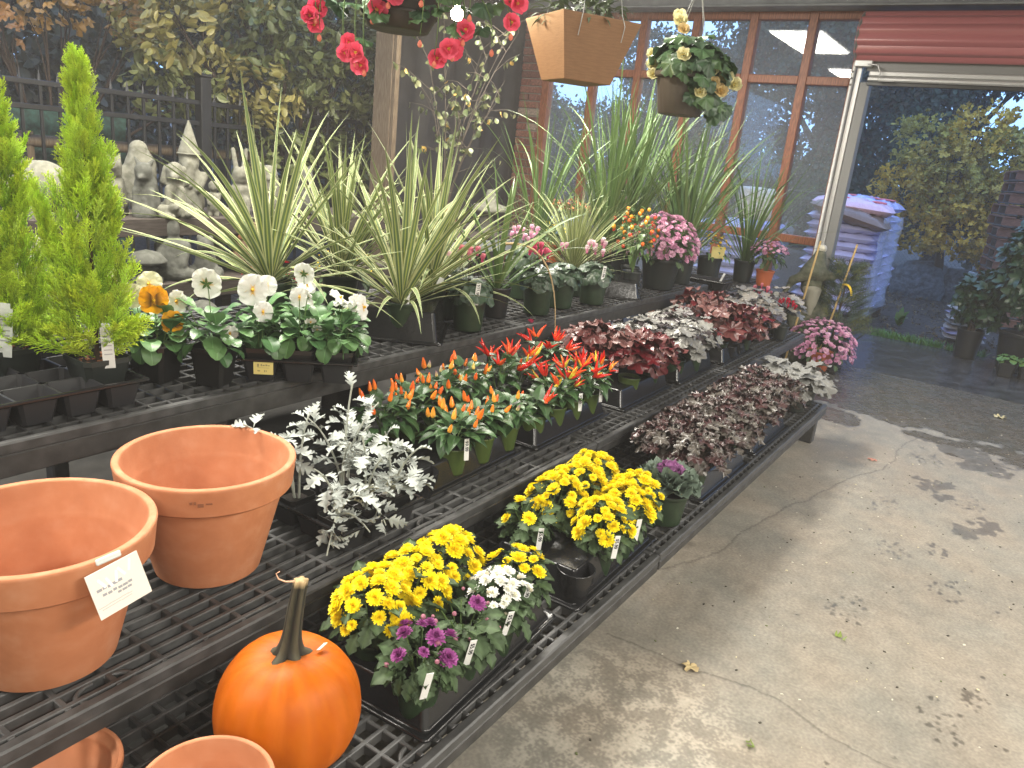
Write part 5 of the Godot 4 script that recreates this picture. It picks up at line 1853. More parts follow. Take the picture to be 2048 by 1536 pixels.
func peppers() -> void:
	carry_tray("black carry tray of orange peppers with one empty cup at its near corner", V(-1.60, H2 + 0.001, -2.055), 0.02, 0.36, 0.63, 0.085, [Vector2(0.138, 0.262)])
	carry_tray("black carry tray of red chilli peppers in the middle of the middle bench", V(-1.585, H2 + 0.001, -2.75), 0.02, 0.36, 0.66, 0.085, [])
	var og := [chili(0.040, 0.0085, 0.12, L(0.86, 0.24, 0.02), L(0.80, 0.13, 0.02)), chili(0.036, 0.0085, -0.08, L(0.88, 0.30, 0.03), L(0.85, 0.17, 0.02)), chili(0.033, 0.008, 0.05, L(0.80, 0.17, 0.03), L(0.76, 0.10, 0.02)), chili(0.036, 0.008, 0.1, L(0.85, 0.42, 0.06), L(0.85, 0.26, 0.03))]
	var odd := og + [chili(0.03, 0.008, 0.0, L(0.60, 0.52, 0.20), L(0.16, 0.06, 0.14)), chili(0.03, 0.008, 0.0, L(0.70, 0.60, 0.16), L(0.62, 0.40, 0.08))]
	var rd := [chili(0.062, 0.0065, 0.25, L(0.62, 0.025, 0.015), L(0.55, 0.015, 0.012)), chili(0.066, 0.0062, -0.2, L(0.70, 0.04, 0.02), L(0.60, 0.02, 0.015)), chili(0.058, 0.0065, 0.3, L(0.75, 0.12, 0.02), L(0.72, 0.06, 0.02))]
	var mix := rd + [chili(0.058, 0.006, 0.25, L(0.85, 0.32, 0.03), L(0.80, 0.20, 0.02)), chili(0.054, 0.006, -0.2, L(0.55, 0.55, 0.05), L(0.75, 0.50, 0.05)), chili(0.06, 0.0062, 0.2, L(0.66, 0.04, 0.02), L(0.6, 0.03, 0.02))]
	var y := H2 + 0.02
	var k1 := "orange kind"
	pepper_plant("orange-fruited pepper with price tag in the front row, second cup of its tray", V(-1.475, y, -1.985), k1, og, 13, V(0.115, 0.075, 0.105), 0.155, 62, "$9.99", null, -0.02)
	pepper_plant("orange-fruited pepper third in the front row of its tray, left of the red chillies", V(-1.475, y, -2.14), k1, og, 8, V(0.105, 0.07, 0.09), 0.16, 52, "")
	pepper_plant("orange-fruited pepper at the near back corner of its tray beside the dusty miller", V(-1.685, y, -1.86), k1, og, 13, V(0.115, 0.09, 0.10), 0.18, 58, "")
	pepper_plant("orange-fruited pepper second in the back row of its tray", V(-1.685, y, -2.01), k1, og, 13, V(0.11, 0.09, 0.1), 0.185, 54, "")
	pepper_plant("orange and purple fruited pepper third in the back row, unripe fruit among the orange", V(-1.69, y, -2.16), k1, odd, 12, V(0.11, 0.10, 0.1), 0.20, 58, "")
	pepper_plant("orange and cream fruited pepper at the far back of the orange tray, tallest of them", V(-1.69, y, -2.32), k1, odd, 12, V(0.11, 0.10, 0.1), 0.20, 60, "")
	pepper_plant("mostly leafy pepper with few fruit at the far front of the orange tray", V(-1.48, y, -2.31), k1, odd, 4, V(0.10, 0.07, 0.09), 0.15, 54, "")
	var k2 := "red chilli kind"
	pepper_plant("wilting pepper with drooping leaves at the near front of the red tray", V(-1.475, y, -2.50), k2, rd, 4, V(0.07, 0.075, 0.07), 0.13, 40, "")
	pepper_plant("red and orange chilli pepper second in the front row of the red tray", V(-1.475, y, -2.655), k2, mix, 24, V(0.10, 0.075, 0.085), 0.16, 42, "")
	pepper_plant("red chilli pepper with price tag third in the front row of the red tray", V(-1.475, y, -2.805), k2, mix, 26, V(0.10, 0.08, 0.09), 0.17, 42, "$9.99", null, 0.02)
	pepper_plant("chilli pepper with yellow and red fruit at the far front corner of the red tray", V(-1.475, y, -2.95), k2, mix, 26, V(0.11, 0.08, 0.10), 0.165, 44, "$9.99", null, -0.02)
	pepper_plant("red chilli pepper at the near back corner of the red tray, fruit pointing up", V(-1.68, y, -2.53), k2, rd, 24, V(0.10, 0.10, 0.09), 0.21, 40, "")
	pepper_plant("red chilli pepper second in the back row of the red tray", V(-1.68, y, -2.69), k2, mix, 22, V(0.10, 0.09, 0.09), 0.19, 40, "")
	pepper_plant("tall red chilli pepper at the far back of the red tray", V(-1.68, y, -2.90), k2, rd, 26, V(0.11, 0.10, 0.1), 0.22, 40, "")


func coral_bells_mid() -> void:
	carry_tray("black carry tray of red coral bells beyond the chillies", V(-1.56, H2 + 0.001, -3.46), 0.02, 0.34, 0.62, 0.085, [])
	carry_tray("black carry tray of silver-black coral bells in the middle of the far middle bench", V(-1.56, H2 + 0.001, -4.14), 0.02, 0.34, 0.60, 0.085, [])
	carry_tray("carry tray of mixed coral bells with empty cups near the middle bench end", V(-1.54, H2 + 0.001, -4.80), 0.02, 0.34, 0.60, 0.085, [Vector2(0.11, -0.05), Vector2(0.11, 0.10)])
	var red := cb_leaves(0.058, L(0.13, 0.010, 0.014), L(0.095, 0.008, 0.012), L(0.055, 0.006, 0.009), 0.17, 0.25)
	red.append_array(cb_leaves(0.056, L(0.105, 0.03, 0.028), L(0.12, 0.038, 0.036), L(0.05, 0.01, 0.013), 0.17, 0.25))
	var pinkb := cb_leaves(0.058, L(0.13, 0.068, 0.062), L(0.18, 0.085, 0.078), L(0.07, 0.02, 0.024), 0.2, 0.28)
	red.append_array(pinkb)
	var slv := cb_leaves(0.045, L(0.24, 0.24, 0.225), L(0.17, 0.165, 0.16), L(0.045, 0.04, 0.04), 0.08, 0.30)
	slv.append_array(cb_leaves(0.042, L(0.055, 0.045, 0.048), L(0.04, 0.03, 0.034), L(0.10, 0.09, 0.09), 0.08, 0.3))
	slv.append_array(cb_leaves(0.045, L(0.30, 0.30, 0.28), L(0.22, 0.215, 0.20), L(0.06, 0.055, 0.05), 0.10, 0.30))
	var pale := cb_leaves(0.055, L(0.36, 0.34, 0.30), L(0.28, 0.255, 0.23), L(0.10, 0.085, 0.08), 0.08, 0.25)
	var y := H2 + 0.012
	var g1 := "red coral bells"
	coral_bells("red and pinkish coral bells nearest the chillies, front of the tray, light green pot", V(-1.47, y, -3.36), red, M.leaf_gloss, 46, V(0.15, 0.115, 0.15), 0.22, [0.056, 0.042, 0.105, M.pot_green_light], g1, 1.0)
	coral_bells("pale pinkish coral bells at the back of the red tray", V(-1.66, y, -3.30), pinkb + red, M.leaf_gloss, 40, V(0.13, 0.12, 0.13), 0.24, [0.056, 0.042, 0.105, M.pot_green], g1, 1.0)
	coral_bells("deep red coral bells at the far front of the red tray", V(-1.47, y, -3.60), red, M.leaf_gloss, 40, V(0.15, 0.10, 0.13), 0.19, [0.056, 0.042, 0.105, M.pot_green], g1, 1.0)
	var g2 := "silver-black coral bells"
	for q in [[-1.66, -3.62, "silver-black coral bells at the back between the red plants and the top bench", 40], [-1.46, -3.92, "silver-black coral bells in the front row, trailing over the tray edge", 46], [-1.66, -3.93, "silver-black coral bells in the back row of the silver tray, nearest", 46], [-1.45, -4.16, "silver-black coral bells in the middle of the silver tray, front", 44], [-1.66, -4.20, "silver-black coral bells in the middle of the silver tray, back", 46], [-1.66, -4.45, "silver-black coral bells at the far back of the silver tray", 40]]:
		coral_bells(q[2], V(q[0], y, q[1]), slv, M.leaf_gloss, q[3], V(0.145, 0.115, 0.145), 0.20, [0.056, 0.042, 0.105, M.pot_green], g2, 1.0)
	coral_bells("large red coral bells with bronze outer leaves beyond the silver tray, front", V(-1.46, y, -4.62), red, M.leaf_gloss, 60, V(0.17, 0.15, 0.20), 0.21, [0.056, 0.042, 0.105, M.pot_green], g1, 1.1)
	coral_bells("large red coral bells with bronze leaves beyond the silver tray, back", V(-1.62, y, -4.72), red, M.leaf_gloss, 56, V(0.17, 0.16, 0.18), 0.25, [0.056, 0.042, 0.105, M.pot_green], g1, 1.1)
	coral_bells("pinkish bronze coral bells in front of the far silver ones", V(-1.43, y, -5.02), red + pinkb, M.leaf_gloss, 44, V(0.15, 0.12, 0.16), 0.18, [0.056, 0.042, 0.105, M.pot_green], g1, 1.05)
	for q in [[-1.60, -5.10, "pale silver coral bells near the far end of the middle bench, back", 48], [-1.47, -5.42, "pale silver coral bells near the far end of the middle bench, front", 48], [-1.62, -5.58, "pale silver coral bells at the far back of the middle bench", 44], [-1.44, -5.80, "pale silver coral bells with drooping leaf at the last corner of the middle bench", 44]]:
		coral_bells(q[2], V(q[0], y, q[1]), pale + slv, M.leaf, q[3], V(0.17, 0.14, 0.17), 0.20, [0.07, 0.055, 0.12, M.pot_dark], "pale coral bells at the far end", 1.1)
	var t := thing("red_cyclamen", "small crimson cyclamen among the far silver coral bells", "cyclamen", V(-1.35, y, -5.62))
	pot_round(t, 0.055, 0.042, 0.10, M.pot_dark)
	for q in dome(14, V(0, 0.22, 0), V(0.07, 0.06, 0.07), 0.2):
		part(t, "flower", cyclamen_flower(L(0.50, 0.02, 0.06), L(0.42, 0.01, 0.04)), M.petal, ori(q[0], V(0, 1, 0) + q[1] * 0.4, q[1], rf(0.8, 1.1)))


func cyclamen_flower(c0: Color, c1: Color) -> ArrayMesh:
	var k := "cyc" + str(c0)
	if not cache.has(k):
		var b := MB.new()
		for i in 5:
			blade_into(b, Transform3D(Basis(Vector3.UP, TAU * i / 5.0), V(0, 0, 0)), 0.030, 0.010, "petal", 0.35, 0.2, [[-1.0, c1, c0], [0.0, c1, c0 * 1.05], [1.0, c1, c0]], 5, 0.08, 0.05, 0.5)
		b.lathe([Vector2(0.0005, -0.005), Vector2(0.005, -0.002), Vector2(0.0055, 0.003)], 7, Transform3D.IDENTITY, c1)
		cache[k] = b.mesh()
	return cache[k]


# ---------------------------------------------------------------- top shelf
func spray(seed_off: float) -> ArrayMesh:
	# flattened feathery plume of a lemon cypress, grows up +Y and nods towards +Z
	var b := MB.new()
	var c0 := L(0.19, 0.30, 0.02)
	var c1 := L(0.62, 0.82, 0.05)
	var main := []
	var rad := []
	var cc := []
	for i in 8:
		var f := i / 7.0
		main.append(V(0.004 * sin(f * 5.0 + seed_off), f * 0.125, 0.012 * f * f))
		rad.append(lerpf(0.0019, 0.0007, f))
		cc.append(c0.lerp(c1, f * f))
	b.tube(main, rad, 4, cc, false)
	for k in 30:
		var f := 0.10 + 0.90 * k / 30.0
		var i := int(f * 7.0)
		var base: Vector3 = main[i].lerp(main[mini(i + 1, 7)], f * 7.0 - i)
		var s := 1.0 if k % 2 == 0 else -1.0
		var a := rf(0.45, 0.8)
		var d := V(s * sin(a), cos(a), rf(-0.55, 0.55)).normalized()
		var l := (0.036 * sin(PI * clampf(0.25 + f * 0.72, 0, 1)) + 0.007) * rf(0.75, 1.2)
		var e := base + d * l + V(0, l * 0.12, 0)
		var mid := base.lerp(e, 0.55) + V(0, -0.001, 0)
		b.tube([base, mid, e], [0.0013, 0.0013, 0.0005], 3, [c0.lerp(c1, f * 0.3), c0.lerp(c1, 0.4 + 0.3 * f), c1], false)
		for j in 4:
			var g := 0.25 + 0.2 * j
			var p := base.lerp(e, g)
			var s2 := 1.0 if j % 2 == 0 else -1.0
			var d2 := (d + V(d.y, -d.x, 0) * s2 * 0.8 + V(0, 0.25, rf(-0.7, 0.7))).normalized()
			b.tube([p, p + d2 * l * 0.30 * (1.2 - g * 0.6)], [0.0013, 0.0006], 3, [c0.lerp(c1, 0.35), c1], false)
	return b.mesh()


func cypress(label: String, at_: Vector3, h: float, prof: Array, lean: Vector3, n: int, tags: Array) -> void:
	var t := thing("lemon_cypress", label, "cypress", at_, 0.0, "lemon cypresses in square pots")
	pot_square(t, 0.135, 0.10, 0.10, M.pot_dark)
	for i in 16:
		part(t, "bark_chip", boxm(0.012, 0.003, 0.007), M.clay_print, ori(V(rf(-0.05, 0.05), 0.089, rf(-0.05, 0.05)), V(rf(-0.4, 0.4), 1, rf(-0.4, 0.4)), V(rf(-1, 1), 0, rf(-1, 1)), rf(0.7, 1.3)))
	part(t, "trunk", tubem(curve(V(0, 0.08, 0), V(0.006, h * 0.5, 0.004), V(lean.x, h * 0.96, lean.z), 8), 0.0065, 0.0015, 7), M.stem_brown)
	if not cache.has("spray"):
		cache["spray"] = [spray(0.0), spray(2.0), spray(4.0)]
	for v in 3:
		var xs := []
		var cs := []
		for i in 14 if h > 0.905 else 0:
			var lf := (i + 0.5) / 14.0
			xs.append(ori(V(-0.055 - 0.035 * lf + rf(-0.01, 0.01), 0.30 + lf * 0.22, 0.06 + 0.03 * lf + rf(-0.01, 0.01)), V(-0.15 + rf(-0.3, 0.3), 1, rf(-0.3, 0.3)), V(rf(-1, 1), 0, rf(-1, 1)), lerpf(0.75, 0.45, lf)))
			cs.append(Color(rf(0.85, 1.05), 1, 0.8))
		for i in n / 3:
			var f := pow(rf(0, 1), 0.95)
			var r := 0.0
			for k in prof.size() - 1:
				if f >= prof[k][0] and f <= prof[k + 1][0]:
					r = lerpf(prof[k][1], prof[k + 1][1], (f - prof[k][0]) / (prof[k + 1][0] - prof[k][0]))
			var a := rf(0, TAU)
			r *= 1.0 + 0.25 * sin(a * 3.0 + f * 15.0) + 0.12 * sin(a * 5.0 - f * 27.0)
			var rr := r * sqrt(rf(0.05, 1.0))
			var sz := lerpf(1.0, 0.55, f) * rf(0.75, 1.15)
			var y := lerpf(0.115, h - 0.062, f) - 0.03 * sz
			var c := V(lean.x * f * f, 0, lean.z * f * f)
			var out := V(cos(a), 0, sin(a))
			var tilt := rf(0.12, 0.62) * (1.0 - f * 0.55) * (0.4 + 0.6 * rr / maxf(r, 0.001))
			if f < 0.10:
				tilt += rf(0.3, 0.8)
			xs.append(ori(c + out * rr + V(0, y, 0), V(0, cos(tilt), 0) + out * sin(tilt) + V(rf(-0.12, 0.12), 0, rf(-0.12, 0.12)), out + V(rf(-0.9, 0.9), 0, rf(-0.9, 0.9)), sz))
			var g := rf(0.8, 1.1)
			cs.append(Color(g * rf(0.85, 1.08), g, g * rf(0.6, 1.2)))
		many(t, "foliage", cache.spray[v], M.leaf_dull, xs, cs)
	for q in tags:
		var o := part(t, "plant_tag", boxm(0.030, 0.115, 0.0012, 0.0004), M.tag_clear, q)
		part(o, "tag_tip", boxm(0.02, 0.012, 0.0011, 0.0004), M.tag_clear, at(0, 0.0632, 0))
		for k in 5:
			part(o, "print_line", boxm(0.020, 0.0028, 0.0006), M.ink_grey, at(0, 0.03 - k * 0.012, 0.0009))


func pansy_flower(c: Color, eye: Color, blotch: Color) -> ArrayMesh:
	var b := MB.new()
	# [angle, length, width, tilt]
	for q in [[0.45, 0.040, 0.026, 0.05], [-0.45, 0.040, 0.026, 0.08], [1.55, 0.036, 0.024, 0.14], [-1.55, 0.036, 0.024, 0.14], [PI, 0.038, 0.032, 0.10]]:
		var rows := []
		var cc := []
		for i in 6:
			var u := i / 5.0
			var w: float = q[2] * pow(sin(PI * (0.08 + 0.72 * u)), 0.75)
			var row := PackedVector3Array()
			var cr := []
			for j in 7:
				var v := -1.0 + j / 3.0
				var yy: float = u * q[1] * (1.0 - 0.13 * v * v * u)
				var z: float = q[3] * q[1] + 0.006 * u * sin(v * 5.0 + q[0] * 3.0) * u - 0.004 * u * u
				row.append(Transform3D(Basis(Vector3.BACK, q[0]), Vector3.ZERO) * V(v * w, yy, z - 0.004))
				var col := c * (0.94 + 0.06 * cos(v * 9.0))
				if absf(q[0]) > 1.0 and u < 0.55:
					col = col.lerp(blotch, clampf(1.3 - u * 2.2, 0, 1))
				if u < 0.16:
					col = eye
				cr.append(col)
			rows.append(row)
			cc.append(cr)
		b.sheet(rows, cc)
	b.lathe([Vector2(0.0045, -0.002), Vector2(0.004, 0.004), Vector2(0.0005, 0.006)], 8, Transform3D(Basis(Vector3.RIGHT, PI / 2), V(0, 0.001, 0.004)), L(0.75, 0.42, 0.02))
	# green sepals behind
	for k in 5:
		blade_into(b, Transform3D(Basis(Vector3.BACK, TAU * k / 5.0), V(0, 0, -0.007)), 0.017, 0.0035, "lance", 0.0, 0.1, [[-1.0, L(0.08, 0.15, 0.04)], [1.0, L(0.08, 0.15, 0.04)]], 3, 0.1)
	return b.mesh()


func pansy(label: String, at_: Vector3, turn: float, pot: Array, nl: int, cy: float, rad: Vector3, flowers: Array, group := "pansies") -> Node3D:
	var t := thing("potted_pansy", label, "pansy", at_, turn, group)
	pot_square(t, pot[0], pot[1], pot[2], M.pot_black)
	if not cache.has("pansyleaf"):
		var o := []
		for q in [L(0.075, 0.16, 0.058), L(0.055, 0.125, 0.045), L(0.10, 0.20, 0.07)]:
			o.append(blade(0.078, 0.024, "spoon", 1.0, 0.22, [[-1.0, q], [-0.5, q * 1.05], [-0.06, q], [0.0, q * 1.8], [0.06, q], [0.5, q * 1.05], [1.0, q]], 9, 0.1, 0.10))
		cache["pansyleaf"] = o
	var ph: float = pot[2]
	for q in dome(nl, V(0, cy, 0), rad, -0.65, 0.95, 0.5):
		var d: Vector3 = (q[1] + V(rf(-0.4, 0.4), rf(-0.2, 0.5), rf(-0.4, 0.4))).normalized()
		part(t, "leaf", pick(cache.pansyleaf), M.leaf, ori(q[0] - d * 0.045, d + V(0, 0.15, 0), V(d.x, -0.9, d.z), rf(0.75, 1.3)))
	for q in flowers:
		# q = [position, facing, mesh, scale] in world directions, position relative to the pot
		var p: Vector3 = q[0].rotated(Vector3.UP, -turn)
		var f: Vector3 = q[1].rotated(Vector3.UP, -turn).normalized()
		var upv := (V(0, 1, 0) - f * f.y).normalized()
		var fl := part(t, "flower", q[2], M.petal, Transform3D(Basis(upv.cross(f), upv, f) * q[3], p))
		part(t, "flower_stem", tubem(curve(V(p.x * 0.3, ph - 0.01, p.z * 0.3), V(p.x * 0.6, p.y, p.z * 0.6), p - f * 0.006, 6), 0.0016, 0.0014, 5), M.stem_green)
	return t


func sword_leaves(stripe: bool, len_: float, wid: float, n: int) -> Array:
	var o := []
	var g := L(0.085, 0.135, 0.055)
	var g2 := L(0.13, 0.18, 0.065)
	var cr := L(0.50, 0.50, 0.26)
	var ye := L(0.40, 0.42, 0.11)
	for i in n:
		var ar := [0.10, 0.25, 0.45, 0.75, 1.1, 0.2][i % 6] * rf(0.85, 1.15) as float
		var cols: Array
		if stripe:
			var gg := g.lerp(g2, rf(0, 1))
			cols = [[-1.0, cr, gg.lerp(cr, 0.55)], [-0.72, cr, gg.lerp(cr, 0.5)], [-0.62, gg, gg], [-0.2, gg, gg], [-0.12, ye, gg.lerp(ye, 0.3)], [0.12, ye, gg.lerp(ye, 0.3)], [0.2, gg, gg], [0.62, gg, gg], [0.72, cr, gg.lerp(cr, 0.5)], [1.0, cr, gg.lerp(cr, 0.55)]]
		else:
			var gg := L(0.075, 0.14, 0.04).lerp(L(0.12, 0.18, 0.06), rf(0, 1))
			cols = [[-1.0, gg * 0.9, gg], [-0.3, gg, gg], [0.0, gg * 1.35, gg], [0.3, gg, gg], [1.0, gg * 0.9, gg]]
		o.append(blade(len_ * rf(0.92, 1.06), wid, "sword" if stripe else "grass", ar, 0.32, cols, 11, 0.0, 0.0, rf(-0.5, 0.5)))
	return o


func sword_plant(called: String, label: String, cat: String, at_: Vector3, pot: Array, leaves: Array, n: int, spread: float, smin: float, smax: float, base_r: float, m: Material, group: String, bias := Vector3.ZERO) -> Node3D:
	var t := thing(called, label, cat, at_, 0.0, group)
	pot_round(t, pot[0], pot[1], pot[2], pot[3])
	var y0: float = pot[2] - 0.02
	for i in n:
		var f := (i + 0.5) / n
		var a := i * 2.39996 + rf(-0.2, 0.2)
		var lean := spread * pow(f, 0.85) + rf(-0.08, 0.08)
		var out := V(cos(a), 0, sin(a))
		var d := (V(0, cos(lean), 0) + out * sin(lean) + bias * rf(0, 1)).normalized()
		var k: int = mini(leaves.size() - 1, int(f * leaves.size() * rf(0.6, 1.0)))
		part(t, "leaf", leaves[k], m, ori(V(0, y0 - 0.01 + 0.05 * (1.0 - f), 0) + out * base_r * f, d, out, lerpf(smax, smin, absf(f - 0.35) * 1.1) * rf(0.88, 1.1)))
	return t


func cyclamen(label: String, at_: Vector3, rt: float, h: float, c0: Color, c1: Color, nf: int, pot_m: Material, tagtext := "", spread := 0.05, off := Vector3.ZERO) -> Node3D:
	var t := thing("potted_cyclamen", label, "cyclamen", at_, rf(0, 6), "cyclamens in green pots")
	pot_round(t, rt, rt * 0.8, h, pot_m)
	if not cache.has("cycleaf"):
		var o := []
		for i in 3:
			o.append(rleaf(0.034, 2, 0.05, 0.08, -0.25 if i != 1 else 0.12, L(0.055, 0.085, 0.055), L(0.035, 0.065, 0.035), L(0.17, 0.21, 0.17), 22, 3, 0.5, 0.03))
		cache["cycleaf"] = o
	for q in dome(58, V(0, h + 0.015, 0), V(rt * 1.25, 0.085, rt * 1.25), -0.25, 1.0, 0.3):
		part(t, "leaf", pick(cache.cycleaf), M.leaf, ori(q[0], q[1] + V(rf(-0.3, 0.3), 0.6, rf(-0.3, 0.3)), q[1] + V(0, -0.3, 0), rf(0.75, 1.2)))
	var fm := cyclamen_flower(c0, c1)
	for i in nf:
		var a := i * 2.4
		var p := off.rotated(Vector3.UP, -t.rotation.y) + V(cos(a) * spread * rf(0.3, 1), h + rf(0.12, 0.19), sin(a) * spread * rf(0.3, 1))
		part(t, "flower", fm, M.petal, ori(p, V(rf(-0.25, 0.25), 1, rf(-0.25, 0.25)), V(cos(a), 0, sin(a)), rf(1.1, 1.5)))
		part(t, "flower_stem", tubem([V(p.x * 0.3, h, p.z * 0.3), V(p.x * 0.8, p.y * 0.8, p.z * 0.8), p], 0.0018, 0.0014, 5), M.stem_brown)
	if tagtext != "":
		plant_tag(t, ori(V(rt * 1.05, h + 0.03, rt * 0.75).rotated(Vector3.UP, -t.rotation.y), V(0.1, 1, 0.05).rotated(Vector3.UP, -t.rotation.y), V(0.75, 0, 0.6).rotated(Vector3.UP, -t.rotation.y)), tagtext, 0.10, 0.02)
	return t


func shelf_high() -> void:
	flat_tray("long black pocket tray under the two lemon cypresses at the left", V(-2.165, H3 + 0.001, -0.83), 0.0, 4, 6, 0.11, 0.078)
	cypress("taller lemon cypress in a square pot at the near right corner of its tray", V(-2.075, H3 + 0.024, -1.10), 0.91, [[0.0, 0.03], [0.12, 0.056], [0.28, 0.078], [0.45, 0.062], [0.62, 0.046], [0.80, 0.026], [1.0, 0.004]], V(-0.035, 0, -0.01), 340, [ori(V(0.065, 0.135, 0.005), V(-0.05, 1, 0.02), V(0.85, 0, 0.45))])
	cypress("lemon cypress at the left edge, behind the taller one's pot", V(-2.29, H3 + 0.024, -0.97), 0.90, [[0.0, 0.06], [0.12, 0.090], [0.28, 0.10], [0.45, 0.085], [0.62, 0.056], [0.80, 0.032], [1.0, 0.005]], V(-0.02, 0, 0.01), 380, [ori(V(0.075, 0.155, 0.04), V(0.1, 1, -0.05), V(0.8, 0, 0.6), 1.2)])
	var wf := pansy_flower(L(0.84, 0.84, 0.80), L(0.75, 0.45, 0.03), L(0.80, 0.80, 0.76))
	var yf := pansy_flower(L(0.86, 0.40, 0.01), L(0.75, 0.35, 0.02), L(0.03, 0.008, 0.008))
	var cf := pansy_flower(L(0.74, 0.72, 0.50), L(0.65, 0.5, 0.1), L(0.70, 0.66, 0.42))
	pansy("orange-yellow pansy with dark blotches, half hidden behind the taller cypress", V(-2.125, H3 + 0.001, -1.315), 0.3, [0.115, 0.085, 0.115], 42, 0.15, V(0.11, 0.09, 0.11), [[V(0.03, 0.255, 0.03), V(0.75, -0.15, 0.5), yf, 1.15], [V(0.06, 0.19, -0.01), V(0.8, -0.1, 0.4), yf, 0.9]])
	pansy("white pansy in a black square pot, one flower seen from behind, nearest the cypress", V(-2.0, H3 + 0.001, -1.42), 0.5, [0.115, 0.085, 0.12], 46, 0.165, V(0.12, 0.10, 0.12), [[V(-0.06, 0.30, -0.02), V(-0.6, 0.1, -0.75), wf, 1.25], [V(0.05, 0.165, -0.02), V(0.7, -0.4, 0.5), wf, 0.7], [V(-0.11, 0.24, 0.05), V(0.3, 0.0, 0.9), wf, 0.9]])
	pansy("cream pansy with pale yellow flowers at the back, behind the orange-yellow one", V(-2.26, H3 + 0.001, -1.36), 0.1, [0.11, 0.08, 0.115], 26, 0.15, V(0.10, 0.08, 0.10), [[V(0.02, 0.27, 0.0), V(0.6, 0.3, 0.7), cf, 1.1], [V(0.0, 0.235, 0.05), V(0.5, 0.1, 0.8), cf, 1.0], [V(-0.03, 0.28, 0.08), V(0.8, 0.2, 0.5), cf, 1.0]])
	# the tray that overhangs the bench edge, set askew
	var turn := 0.769
	var c := V(-2.0, H3 + 0.001, -1.777)
	var tr := flat_tray("black pocket tray of white pansies set askew, corner over the bench edge", c, turn, 3, 4, 0.118, 0.079)
	var note := part(tr, "price_note", boxm(0.060, 0.042, 0.001), M.tag_yellow, Transform3D(Basis(Vector3.RIGHT, 0.12), V(-0.105, 0.047, 0.2365)))
	for q in [[-0.016, 0.010, 0.006, 0.010], [-0.006, 0.011, 0.004, 0.008], [0.001, 0.010, 0.007, 0.004], [0.009, 0.011, 0.005, 0.006], [0.016, 0.010, 0.007, 0.003], [0.0, 0.002, 0.036, 0.001], [-0.014, -0.009, 0.008, 0.004], [0.004, -0.009, 0.003, 0.007], [0.009, -0.009, 0.002, 0.006]]:
		part(note, "pencil_stroke", boxm(q[2], q[3], 0.0005), M.pencil, at(q[0], q[1], 0.0007))
	var rows := [
		[-0.118, 0.177, "white pansy with a large upright flower, left pocket of the askew tray's front row", [[V(-0.02, 0.265, 0.02), V(0.72, 0.12, 0.68), wf, 1.30], [V(0.03, 0.205, 0.02), V(0.8, 0.1, 0.6), wf, 0.85]]],
		[0.0, 0.177, "white pansy with small flowers, middle pocket of the askew tray's front row", [[V(-0.03, 0.245, -0.02), V(0.8, 0.1, 0.5), wf, 0.85], [V(0.04, 0.26, 0.0), V(0.3, 0.2, -0.8), wf, 0.7], [V(0.07, 0.19, 0.02), V(0.5, -0.8, 0.3), wf, 0.5]]],
		[0.118, 0.177, "leafy white pansy at the overhanging corner of the askew tray", [[V(0.03, 0.225, -0.08), V(0.8, 0.2, -0.3), wf, 1.1], [V(-0.02, 0.235, -0.04), V(-0.3, 0.9, -0.2), wf, 0.9], [V(-0.02, 0.16, 0.07), V(0.6, -0.7, 0.4), wf, 0.45]]],
		[-0.118, 0.059, "white pansy in the second row of the askew tray, left", [[V(0.0, 0.26, 0.0), V(0.7, 0.3, 0.6), wf, 0.9]]],
		[0.0, 0.059, "cream-budded pansy in the second row of the askew tray, middle", [[V(0.0, 0.31, 0.0), V(-0.5, 0.2, -0.8), wf, 0.95], [V(0.04, 0.24, 0.04), V(0.8, 0.1, 0.6), cf, 0.7]]],
		[0.118, 0.059, "white pansy in the second row of the askew tray, right", [[V(0.0, 0.235, 0.0), V(0.5, 0.6, -0.3), wf, 1.0], [V(0.03, 0.21, -0.05), V(0.85, 0.1, 0.0), wf, 1.0]]],
		[0.0, -0.059, "white pansy in the third row of the askew tray", [[V(0.0, 0.25, 0.0), V(0.5, 0.6, 0.3), wf, 0.9]]],
	]
	for q in rows:
		var o: Vector3 = c + V(q[0], 0, q[1]).rotated(Vector3.UP, turn)
		pansy(q[2], o + V(0, 0.018, 0), turn, [0.105, 0.078, 0.09], 40, 0.135, V(0.105, 0.085, 0.105), q[3])
	yuccas()
	var gp: Material = M.pot_green
	var t := cyclamen("cyclamen with four pink buds and a white tag, nearest on the top bench", V(-2.005, H3 + 0.001, -2.725), 0.078, 0.15, L(0.74, 0.30, 0.36), L(0.66, 0.10, 0.26), 5, gp, "$11.99", 0.06, V(0.01, 0, 0.02))
	cyclamen("pale-flowered cyclamen behind the four-budded one, mostly leaves", V(-2.20, H3 + 0.001, -2.87), 0.076, 0.15, L(0.80, 0.62, 0.64), L(0.72, 0.45, 0.52), 3, gp, "", 0.06)
	t = cyclamen("bright pink cyclamen with the fullest bunch of flowers, green pot", V(-2.03, H3 + 0.001, -3.34), 0.080, 0.155, L(0.78, 0.20, 0.30), L(0.70, 0.06, 0.22), 9, gp, "", 0.07, V(-0.01, 0, 0.0))
	cyclamen("cyclamen with few pale flowers behind the bright pink one", V(-2.05, H3 + 0.001, -3.61), 0.078, 0.15, L(0.80, 0.5, 0.6), L(0.72, 0.35, 0.48), 2, gp, "", 0.05)
	cyclamen("mauve-pink cyclamen at the back with tall pale flowers", V(-2.32, H3 + 0.001, -3.62), 0.078, 0.19, L(0.84, 0.60, 0.70), L(0.72, 0.32, 0.52), 12, gp, "", 0.09)
